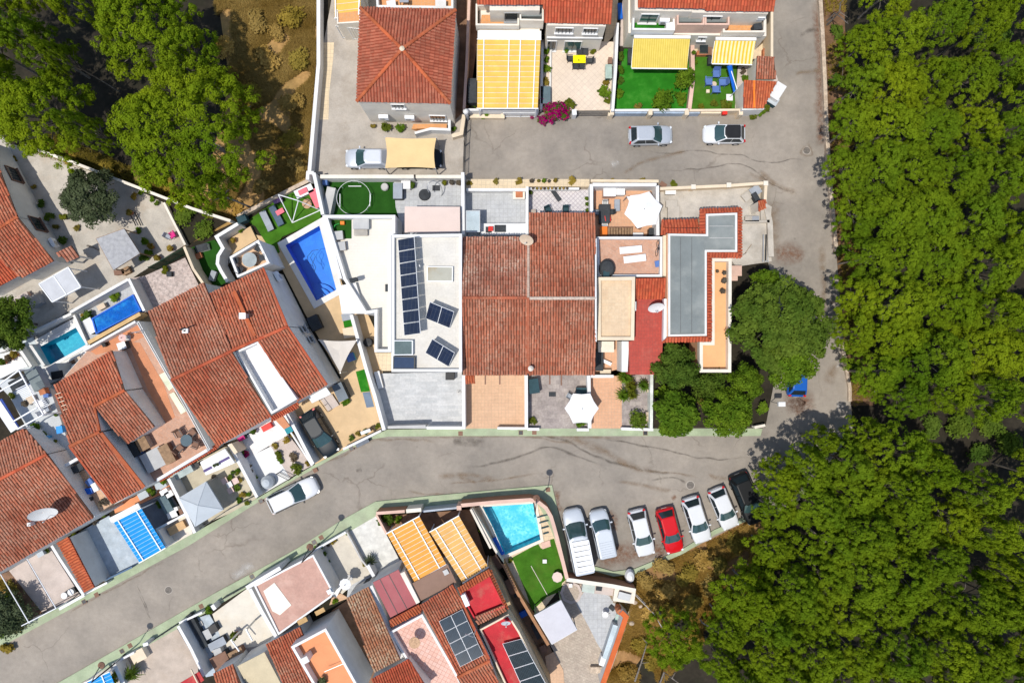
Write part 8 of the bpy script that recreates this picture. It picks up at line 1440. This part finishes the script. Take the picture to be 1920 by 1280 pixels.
boxthing('brick_oven', 'cream square oven building with grey grill', 'oven', *z3(1125,400), (1.9, 1.3, 1.2), CREAM, .06, -8, CREAMW); boxthing('grill', 'dark grill with grey lid on the cream oven', 'grill', *z3(1125,415), (1.1, .6, .3), CHAR, 1.26, -15, METAL)
p = W(*z3(930,590), .6); T = thing('bird_bath', 'small white bird bath on the grey courtyard', 'bird bath', (p.x, p.y, .08)); part(MB().lathe((p.x, p.y, .08), [(.2, 0), (.08, .1), (.08, .6), (.3, .7), (.28, .72), (.1, .66)], 14), 'basin', WHITE2, T); part(MB().box((p.x+.3, p.y-.35, .08), (.1, .6, .12), R(-40)), 'plinth', GREYW, T)
boxthing('plinth_box', 'dark flat stone on the grey courtyard', 'stone', *z3(1000,530), (.5, .35, .15), CHAR, .08, -40); boxthing('pond', 'pale green tray beside the orange wall', 'tray', *z3(1060,640), (.5, .8, .2), mk('sage_tray', (.36, .46, .42), .4), .08, -15); boxthing('white_cupboard', 'white cupboard against the orange wall', 'cupboard', *z3(915,1065), (.6, .8, .9), WHITE2, .06, -18); boxthing('glass_roof', 'long glass lean-to roof along the orange wall', 'lean-to', *z3(985,870), (.5, 3.2, 1.0), GREYC, .06, -18, mk('lean_to_glass', (.5, .58, .62), .1)); boxthing('stone_bench', 'stone bench at the bottom of the sandstone court', 'bench', *z3(840,1150), (1.0, .5, .45), STONEW, .06, 0)
p = W(*z3(1180,215), .6); T = thing('covered_motorbike', 'white covered motorbike at the pavement end', 'motorbike', (p.x, p.y, .0)); part(MB().lathe((p.x, p.y, 0), [(.5, .1), (.58, .4), (.45, .8), (.15, 1.05)], 14, 0, .8, 1.15), 'cover', WCLOTH, T); part(MB().tube([(p.x-.1, p.y-.75, .3), (p.x+.1, p.y-.75, .3)], .28, 12), 'wheel', BLACK, T); boxthing('blue_bucket', 'small blue bucket beside the covered motorbike', 'bucket', *z3(1268,215), (.3, .3, .35), BLUEP, 0)
fence('thin wire fence between courtyard and dry slope', z3([(1220,390),(1420,590),(1520,760)]), 1.1, GREYW, .0, 1.4, .3)
# large bright boulders and debris in the dry strip outside
for i, (x, y, r) in enumerate(((1365,600,.35),(1290,520,.25),(1230,480,.3),(1340,560,.22),(1200,690,.3))): p = W(*z3(x, y), r); mb = MB().lathe((p.x, p.y, -.02), [(r*.8, 0), (r, r*.4), (r*.7, r*.8), (r*.2, r)], 9, 0, 1, .8); single(mb, 'boulder', STONEW, ['pale round boulder near the wire fence','reddish stone by the wire fence, upper','flat stone at the cream oven corner','small stone between the wire fence posts','stone beside the green tray outside the wall'][i], 'stone')
# ================================================================ TREES, SCRUB, DRY GRASS
PINES = [dict(seed=11), dict(seed=23, heads=38, R_=4.0), dict(seed=37, heads=52, R_=4.8), dict(seed=41, top=9.2), dict(seed=58, heads=34, R_=3.8), dict(seed=67, heads=48, R_=4.6, top=10.4)]
BASE_R = [4.4, 4.0, 4.8, 4.4, 3.8, 4.6]
rnd = random.Random(99)
def pine(label, px, py, r, group, zt=10.0, v=None, key=None, spec=None):
 """r = crown radius in photo pixels at crown height"""
 v = rnd.randrange(6) if v is None else v; zc = zt*.8; p = W(px, py, zc); s = r*S*(1-zc/H)/BASE_R[v]
 st = random.getstate(); o = inst(f'pine_{v}', pine_build(**PINES[v]), 'pine_tree', label, 'tree', (p.x, p.y, 0), rnd.uniform(0, 6.28), group, (s*1.08, s*1.08, zt/10.0)); random.setstate(st); return o
G1, G2 = 'pines of the wood right of the road', 'pines of the lower right wood'
edge = [(1618,72,44,'pine at the top of the roadside row, beside the dead branch'),(1612,150,42,'roadside pine below the topmost one, facing the white trailer'),(1600,232,48,'pine leaning to the road level with the two parked cars'),(1590,312,46,'pine overhanging the low stone wall at the road bend'),(1612,400,50,'roadside pine level with the concrete yard corner'),(1622,480,46,'roadside pine above the big shady broadleaf tree'),(1608,560,46,'roadside pine casting a lobed shadow on the narrow road'),(1606,628,42,'small roadside pine opposite the big broadleaf tree'),(1640,700,52,'pine at the road end opposite the blue car'),(1700,740,46,'lowest pine of the upper wood, above the dark gap')]
for x, y, r, t in edge: pine(t, x+13, y, r*.92, G1, 7.5)
inner = [(1700,70,56),(1782,22,42),(1868,30,40),(1690,150,54),(1765,140,50),(1835,135,52),(1905,120,46),(1680,235,56),(1760,225,56),(1840,235,52),(1910,250,46),(1665,315,54),(1735,310,60),(1815,315,56),(1895,335,54),(1690,395,56),(1770,395,60),(1855,415,56),(1920,430,46),(1705,480,58),(1790,480,60),(1875,500,56),(1700,565,58),(1790,580,54),(1885,585,54),(1690,640,52),(1770,670,56),(1850,665,56),(1920,665,50),(1790,735,46),(1870,745,50),(1985,150,60),(1990,300,60),(1985,450,60),(1985,600,60),(1980,740,60),(1880,-50,60),(1690,-40,50),(1985,-20,60)]
ORD = ['second', 'third', 'fourth', 'fifth', 'sixth', 'seventh', 'eighth', 'ninth', 'tenth', 'eleventh']
def rows(lst, marks, say, g, zt):
 cnt = {}
 for x, y, r in sorted(lst):
  m = min(marks, key=lambda q: abs(q[0]-y)); k = cnt[m] = cnt.get(m, -1)+1
  pine(say % (m[1], ORD[k]), x, y, r*rnd.uniform(.84, 1.04), g, zt+rnd.uniform(-2, 1.8))
rows(inner, [(-40,'above the top picture edge'),(25,'level with the top edge roofs'),(140,'level with the blue armchairs'),(232,'level with the two cars on the top road'),(315,'level with the road bend'),(402,'level with the concrete yard'),(485,'level with the yard pipes'),(575,'level with the grey flat roof'),(660,'level with the beige flat roof'),(745,'level with the blue car')], 'pine crown %s, %s from the road', G1, 9.0)
edge2 = [(1556,830,30,'small pine at the tip of the lower wood, near the road end'),(1474,900,44,'pine hiding the nose of the black pickup'),(1520,880,46,'pine whose shadow falls across the lower road end'),(1600,870,46,'pine at the upper rim of the lower wood, middle'),(1640,820,34,'slim pine standing alone at the upper rim of lower wood'),(1700,850,56,'tall pine at the upper rim of the lower wood, right'),(1458,957,36,'low pine crown beside the black pickup'),(1455,1040,42,'small pine crown above the shaded hollow'),(1400,1130,56,'pine left of centre in the lower wood, by the shaded hollow'),(1432,1085,26,'small pine tip above the shaded hollow'),(1268,1205,52,'single pine standing on the dry slope by the orange wall'),(1360,1250,38,'pine at the bottom edge beside the bare grey branches')]
for x, y, r, t in edge2: pine(t, x, y, r, G2, 7.5 if r < 45 else 9.0)
inner2 = [(1545,950,58),(1620,940,58),(1700,925,60),(1770,880,46),(1860,930,48),(1565,1020,56),(1640,1015,60),(1720,1005,62),(1800,985,56),(1890,1010,44),(1490,1120,50),(1440,1135,52),(1375,1190,40),(1560,1090,54),(1630,1085,56),(1710,1080,58),(1780,1060,48),(1905,1080,40),(1450,1175,44),(1530,1165,50),(1600,1160,48),(1690,1150,56),(1770,1150,54),(1850,1150,54),(1915,1150,46),(1450,1250,56),(1540,1240,54),(1620,1235,52),(1700,1230,54),(1785,1235,56),(1870,1240,54),(1930,1230,46),(1500,1310,56),(1600,1310,56),(1700,1305,56),(1800,1310,56),(1900,1310,56),(1410,1320,50),(1985,900,56),(1985,1010,56),(1985,1120,56),(1985,1240,56)]
rows(inner2, [(880,'just below the upper rim'),(945,'level with the black pickup'),(1012,'level with the red car front'),(1082,'level with the shaded hollow'),(1160,'level with the grey pavilion'),(1240,'level with the slope pine'),(1310,'below the bottom picture edge')], 'lower wood pine crown %s, %s from the left', G2, 9.6)
# upper left pines: a big one built from its own mesh
PINES += [dict(seed=71, heads=105, R_=6.6, top=10.5, low=3.5), dict(seed=83, heads=66, R_=5.2, top=10.0, low=3.5)]; BASE_R += [6.6, 5.2]
G3 = 'pines on the dry plot'
for x, y, r, v, t in ((328,222,132,6,'very large round pine in the middle of the dry plot'),(245,45,92,7,'broad pine at the top edge left of the dry grass'),(50,190,86,7,'broad pine at the left edge above the white house'),(30,60,46,4,'pine at the upper left corner of the picture'),(145,235,28,4,'small pine between the left edge pine and the very large one'),(95,90,24,1,'thin pine top in the dark gap at the upper left'),(385,345,40,1,'low pine crown at the lower tip of the very large pine'),(330,100,62,3,'pine crown joining the top edge pine and the very large one'),(-40,150,60,0,'pine cut by the left picture edge'),(-50,-30,60,7,'pine beyond the upper left picture corner'),(30,-70,55,2,'pine beyond the top edge at the left'),(-70,60,60,5,'pine beyond the left edge near the top'),(120,-30,50,2,'pine cut by the top picture edge')):
 pine(t, x, y, r, G3, 11.8, v)
# broad-leaved trees
def btree(key, label, px, py, r, zt, build, baseR):
 zc = zt*.65; p = W(px, py, zc); s = r*S*(1-zc/H)/baseR; st = random.getstate(); o = inst(key, build, 'broadleaf_tree', label, 'tree', (p.x, p.y, 0), rnd.uniform(0, 6.28), None, (s, s, 1)); random.setstate(st); return o
btree('bt_big', 'large dark broadleaf tree hiding the corner by the narrow road', 1462, 612, 96, 8.0, broad_build(5, 4.3, 8.0, 38, 520, .25, LEAF_DARK, 3.0, rag=.1), 4.3)
btree('bt_b', 'light green tree leaning out over the big dark tree, lower side', 1478, 672, 50, 7.4, broad_build(8, 2.6, 7.4, 16, 420, .27, LEAF_MID, 3.0), 2.6)
btree('bt_c', 'bright green top of a tree above the big dark crown', 1442, 524, 24, 6.5, broad_build(9, 1.8, 5.5, 10, 300, .25, LEAF_MID, 2.4), 1.8)
btree('bt_d', 'bright green tree overhanging the pavement below the peach terrace', 1368, 770, 46, 6.0, broad_build(12, 2.9, 6.0, 20, 420, .27, LEAF_MID, 2.2), 2.9)
btree('bt_e', 'dark green tree beside the red flat roof', 1270, 690, 42, 6.0, broad_build(13, 2.5, 6.0, 16, 420, .27, LEAF_DARK, 2.2), 2.5)
btree('bt_f', 'broad-leaved tree over the pavement next to the banded wall', 1268, 778, 42, 5.5, broad_build(15, 2.6, 5.5, 18, 420, .32, LEAF_MID, 2.0), 2.6)
btree('bt_g', 'small dark tree in the shady garden between larger trees', 1330, 720, 30, 4.5, broad_build(17, 2.0, 4.5, 12, 300, .25, LEAF_DARK, 1.8), 2.0)
btree('bt_h', 'bright green tree between the peach terrace and big dark tree', 1402, 715, 32, 5.6, broad_build(19, 2.5, 5.6, 16, 420, .26, LEAF_MID, 2.0), 2.5)
btree('bt_corner', 'dark bushy tree at the lower left picture edge', 2, 1155, 42, 3.5, broad_build(31, 2.4, 3.5, 16, 420, .22, LEAF_OLIVE, 1.2), 2.4)
btree('bt_olive', 'grey-green olive tree in the pale yard', *zE(880,570), 52, 5.0, broad_build(21, 2.7, 5.0, 22, 620, .20, LEAF_OLIVE, 1.8), 2.7)
btree('bt_low', 'dark round tree at the left edge below the glass pergola', *zJ(140,570), 50, 4.5, broad_build(25, 3.0, 5.5, 22, 520, .24, LEAF_DARK, 1.8), 3.0)
btree('bt_low2', 'dark tree crown cut by the left edge beside the pools', *zJ(-20,640), 40, 4.5, broad_build(27, 2.6, 5.5, 16, 420, .24, LEAF_OLIVE, 1.8), 2.6)
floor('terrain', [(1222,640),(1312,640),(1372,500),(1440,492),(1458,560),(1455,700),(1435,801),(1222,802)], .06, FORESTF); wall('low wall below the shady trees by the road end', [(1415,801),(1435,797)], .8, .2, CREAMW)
for i, (x, y, r, k) in enumerate(((285,250,12,'mid'),(330,340,11,'yel'),(255,430,11,'mid'),(455,330,10,'mid'),(345,420,10,'yel'),(250,250,9,'yel'))): frond(['spiky green plant in the garden below red roof, top left','spiky plant in the garden below red roof, centre','spiky plant overhanging the terracotta strip','spiky plant beside the banded wall','spiky plant in the garden, low','small spiky plant at the blue-white wall foot'][i], *zT(x, y), r*1.5, k, .12)
shrub('round dark bush at the front of the spiky plant garden', *zT(415,675), 19, 'dark', .12, 1.0)
for i, (x, y, r, k) in enumerate(((1100,330,9,'brown'),(1050,480,10,'scrub'),(1300,280,14,'brown'),(1650,560,12,'mid'),(960,640,14,'mid'),(640,400,14,'mid'))): shrub(['dead bush below the peach terrace corner, left','dry bush in the shady garden centre','dead brown bush below the peach terrace','green bush at the road end of shady garden','leafy bush in the dark middle of the shady garden','leafy bush beside the banded wall top'][i], *zT(x, y), r, k, .1)
for i, (x, y) in enumerate(((1845,520),)): p = W(*zT(x, y), 2.6); T = thing('sign_post', 'small white sign on a post at the narrow road end', 'sign', (p.x, p.y, 0)); part(MB().cyl(p, .03, 0, 2.6, 6), 'post', METAL, T); part(MB().box((p.x, p.y, 2.3), (.62, .4, .35)), 'sign_board', WHITE2, T)
# bare grey branches
def branch(label, pts, r):
 P = [W(x, y, z) for x, y, z in pts]; T = thing('bare_branch', label, 'branch', (P[0].x, P[0].y, 0)); part(MB().tube([(P[0].x, P[0].y, 0)] + [tuple(q) for q in P], r, 6, 0, r*.4), 'limb', BARK, T)
 for i in range(1, len(P)): d = Vector((rnd.uniform(-1, 1), rnd.uniform(-1, 1), .5)); part(MB().tube([P[i], P[i]+d*.8], r*.45, 5, 0, .01), 'twig', BARK, T)
branch('bare pale branch arching at the top of the wood edge', [(*zD(480,150),1.0),(*zD(535,90),3),(*zD(545,20),4),(*zD(590,-20),5)], .1); branch('bare pale branch bending into the topmost roadside pine', [(*zD(500,100),1.5),(*zD(545,130),3),(*zD(600,180),4)], .08)
branch('bare grey branches at the bottom edge of the dry slope', [(*z3(1480,1280),.5),(*z3(1520,1170),2),(*z3(1600,1230),3),(*z3(1680,1290),3.5)], .1); branch('dark fallen limb across the dry slope', [(*z3(1230,1260),.3),(*z3(1290,1080),.5),(*z3(1350,880),.8)], .12); branch('bare limb between the slope pine and the wood', [(*z9(300,990),1),(*z9(400,1050),2.5),(*z9(470,1150),3)], .1); branch('bare twigs left of the roadside pine row', [(*zD(520,660),.5),(*zD(550,620),2),(*zD(560,545),3)], .06)
# scrub on the open ground
sc = [(480,40,22,'dry'),(545,30,24,'scrub'),(420,90,22,'dry'),(500,110,24,'dry'),(560,110,22,'scrub'),(470,180,24,'scrub'),(545,190,24,'dry'),(545,260,22,'scrub'),(505,300,18,'dry'),(440,390,16,'dry'),(520,60,18,'dry'),(490,350,16,'dry'),(555,310,16,'dry'),(200,310,16,'scrub'),(130,300,14,'scrub'),(265,330,16,'dry'),(380,430,20,'dark'),(345,400,22,'dark'),(400,400,14,'scrub'),(20,300,10,'scrub'),(310,345,14,'scrub')]
for x, y, r, k in sc: shrub('low dry scrub bush on the open dry plot' if k != 'dark' else 'dark low bush on the open dry plot', x, y, r, k, -.02, .55, 'scrub bushes on the dry plot' if k != 'dark' else 'dark bushes on the dry plot')
sc2 = [(1210,1090,20,'dry'),(1245,1060,20,'dry'),(1290,1080,22,'scrub'),(1320,1050,20,'dry'),(1250,1110,20,'dry'),(1300,1130,18,'scrub'),(1220,1150,20,'dry'),(1260,1150,22,'scrub'),(1330,1100,18,'dry'),(1200,1210,18,'scrub'),(1175,1260,18,'dry'),(1350,1060,18,'scrub'),(1225,1240,18,'scrub'),(1300,1190,18,'scrub'),(1380,1020,20,'scrub')]
for x, y, r, k in sc2: shrub('dry grassy bush on the slope by the parked cars' if k != 'dark' else 'dark low bush on the slope by the parked cars', x, y, r, k, -.02, .6, 'bushes on the dry slope' if k != 'dark' else 'dark bushes on the dry slope')
for x, y, r in ((10,1130,20),(25,1170,18),(-10,1180,22),(15,1215,14),(20,1100,14),(5,1155,20)): shrub('green-brown bush at the lower left picture edge', x, y, r, 'mid' if r > 18 else 'scrub', -.02, .8, 'bushes at the lower left edge')
for x, y, r in ((1570,60,14),(1565,150,12),(1568,230,12),(1575,470,14),(1590,560,12),(1600,690,14),(1880,70,26),(1830,60,26),(1860,800,24),(1800,800,26),(1890,830,26),(1840,850,22),(1750,800,22),(1845,1010,18),(1880,1060,20)): shrub('dark undergrowth bush at the floor of the wood', x, y, r, 'dark', -.05, .7, 'undergrowth bushes in the wood')
def in_poly(x, y, p):
 c = False
 for i in range(len(p)):
  a, b = p[i], p[i-1]
  if (a[1] > y) != (b[1] > y) and x < (b[0]-a[0])*(y-a[1])/(b[1]-a[1])+a[0]: c = not c
 return c
def grass(name, label, poly, n, mat, size=.3):
 mb = MB(); xs = [p[0] for p in poly]; ys = [p[1] for p in poly]; k = 0
 while k < n:
  x, y = random.uniform(min(xs), max(xs)), random.uniform(min(ys), max(ys))
  if not in_poly(x, y, poly): continue
  k += 1; p = W(x, y, 0); dens = mnoise.noise(p*.35)
  if dens < -.25: continue
  for _ in range(3):
   a = random.uniform(0, 6.28); s = size*random.uniform(.5, 1.2); d = Vector((math.cos(a), math.sin(a), 0)); t = Vector((-d.y, d.x, 0))*.035; o = p+Vector((tv(.08), tv(.08), -.02))
   mb.face([o-t, o+t, o+d*s*.7+Vector((0, 0, s*.8))])
 return single(mb, name, mat, label, 'grass', None, 'stuff')
grass('dry_grass', 'dry straw coloured grass covering the open plot', [(400,-10),(598,-10),(596,60),(575,330),(445,410),(380,390),(480,300),(420,120)], 42000, LEAF_DRY); grass('dry_grass', 'dry grass along the shaded edge above the pale yard', [(40,278),(100,250),(400,380),(430,410)], 3000, LEAF_SCRUB); grass('dry_grass', 'dry orange grass on the slope below the parked cars', [(1120,1085),(1190,1078),(1280,1040),(1410,975),(1430,1080),(1340,1180),(1240,1280),(1130,1280),(1170,1150)], 30000, LEAF_DRY); grass('undergrowth', 'low weeds along the edge of the wood', [(1545,0),(1585,0),(1600,300),(1640,740),(1600,760),(1570,440)], 3500, LEAF_SCRUB); grass('undergrowth', 'weeds at the lower left picture edge', [(-40,1090),(10,1085),(52,1165),(-40,1230)], 2500, LEAF_SCRUB)
# ================================================================ VEHICLES
pw = paint('white_car_paint', (.66, .67, .68)); ps = paint('silver_car_paint', (.55, .58, .61), .35); pr = paint('red_car_paint', (.55, .008, .012)); pk = paint('black_car_paint', (.008, .009, .01), 0, .45, .0); pbk = paint('dark_blue_grey_paint', (.008, .014, .02), 0, .45, .0); pb = paint('blue_car_paint', (.01, .10, .42)); pv = paint('pale_silver_paint', (.58, .62, .66), .2)
GP_ = 'cars parked nose to the dry slope'
def ang(a, b): p, q = W(*a), W(*b); return math.degrees(math.atan2(q.y-p.y, q.x-p.x))
def carb(label, rear, front, L, Wd, Hh, pm, style, key, **k): return car(label, (rear[0]+front[0])/2, (rear[1]+front[1])/2, ang(rear, front), L, Wd, Hh, pm, style, key, **k)
carb('silver hatchback on the top road, left of two', z8(215,285), z8(645,275), 4.1, 1.78, 1.5, ps, 'hatch', 'silver_hatch')
carb('white car with black roof on the top road', z8(1375,268), z8(962,268), 3.9, 1.76, 1.48, pw, 'hatch', 'white_blackroof', roofm=BLACK)
carb('white crossover parked beside the silver hatchback van', z4(390,520), z4(500,970), 4.4, 1.8, 1.55, pw, 'hatch', 'white_hatch', group=GP_)
carb('bright red car in the row of parked cars', z4(670,500), z4(790,945), 4.3, 1.78, 1.48, pr, 'hatch', 'red_hatch', group=GP_)
carb('white car right of the red car', z4(930,395), z4(1070,835), 4.4, 1.8, 1.5, pw, 'hatch', 'white_hatch2', group=GP_)
carb('smaller white car next to the black pickup', z4(1190,310), z4(1350,690), 4.0, 1.76, 1.5, pw, 'hatch', 'white_hatch3', group=GP_)
carb('black pickup half hidden under the pine', z4(1430,210), z4(1590,600), 4.9, 1.86, 1.75, pk, 'suv', 'black_suv', group=GP_)
v1 = carb('long white van with roof rack beside the pool wall', z2(1370,1040), z2(1240,410), 5.9, 2.0, 2.3, pv, 'van', 'white_van', cat='van', name='parked_van')
v2 = carb('silver small van with ribbed roof', z2(1600,870), z2(1500,420), 4.4, 1.8, 1.85, pv, 'van', 'silver_van', ribs=True, cat='van', name='parked_van')
# roof rack of the long van
c0, c1 = Vector(W(*z2(1250,735), 2.45)), Vector(W(*z2(1385,1035), 2.45)); c2, c3 = Vector(W(*z2(1420,690), 2.45)), Vector(W(*z2(1465,1000), 2.45))
c0, c1, c2, c3 = [W(*z2(*q), 2.42) for q in ((1240,735),(1305,1040),(1405,705),(1465,1005))]; RK = thing('roof_rack', 'white ladder-like rack on the long van roof', 'roof rack', (c0.x, c0.y, 2.32))
for a, b in ((c0, c1), (c2, c3)): part(MB().beam(a, b, .07, .07), 'rail', WMETAL, RK)
for k in range(7): a, b = c0.lerp(c1, k/6), c2.lerp(c3, k/6); part(MB().beam(a, b, .1, .06), 'crossbar', WMETAL, RK)
for k in range(6): q = (c0.lerp(c1, (k+.5)/6)+c2.lerp(c3, (k+.5)/6))/2; d = (c2-c0); part(MB().box((q.x, q.y, 2.335), (d.length*.92, .62, .03), math.atan2(d.y, d.x)), 'deck_board', WHITE2, RK)
carb('dark blue-grey estate car on the sandy drive', zR(500,600), zR(760,1030), 4.7, 1.85, 1.52, pbk, 'hatch', 'dark_estate')
carb('white pickup driving along the diagonal road', zQ(1400,1230), zQ(1880,1000), 4.9, 1.86, 1.75, pw, 'suv', 'white_suv', name='pickup_truck', cat='pickup')
carb('blue car half hidden under the big dark tree', zU(615,290), zU(625,-40), 4.0, 1.75, 1.48, pb, 'hatch', 'blue_hatch')
carb('dark car nose sticking out of the tan shade sail', zA(1000,1185), zA(1440,1185), 4.4, 1.8, 1.5, pbk, 'hatch', 'sail_dark')
carb('car under a wrinkled silver cover beside the sail', zA(985,1185), zA(683,1185), 4.2, 1.8, 1.45, paint('silver_cover', (.58, .61, .66), .3, .4), 'hatch', 'covered', glass=paint('silver_cover_dark', (.40, .43, .48), .3, .4))
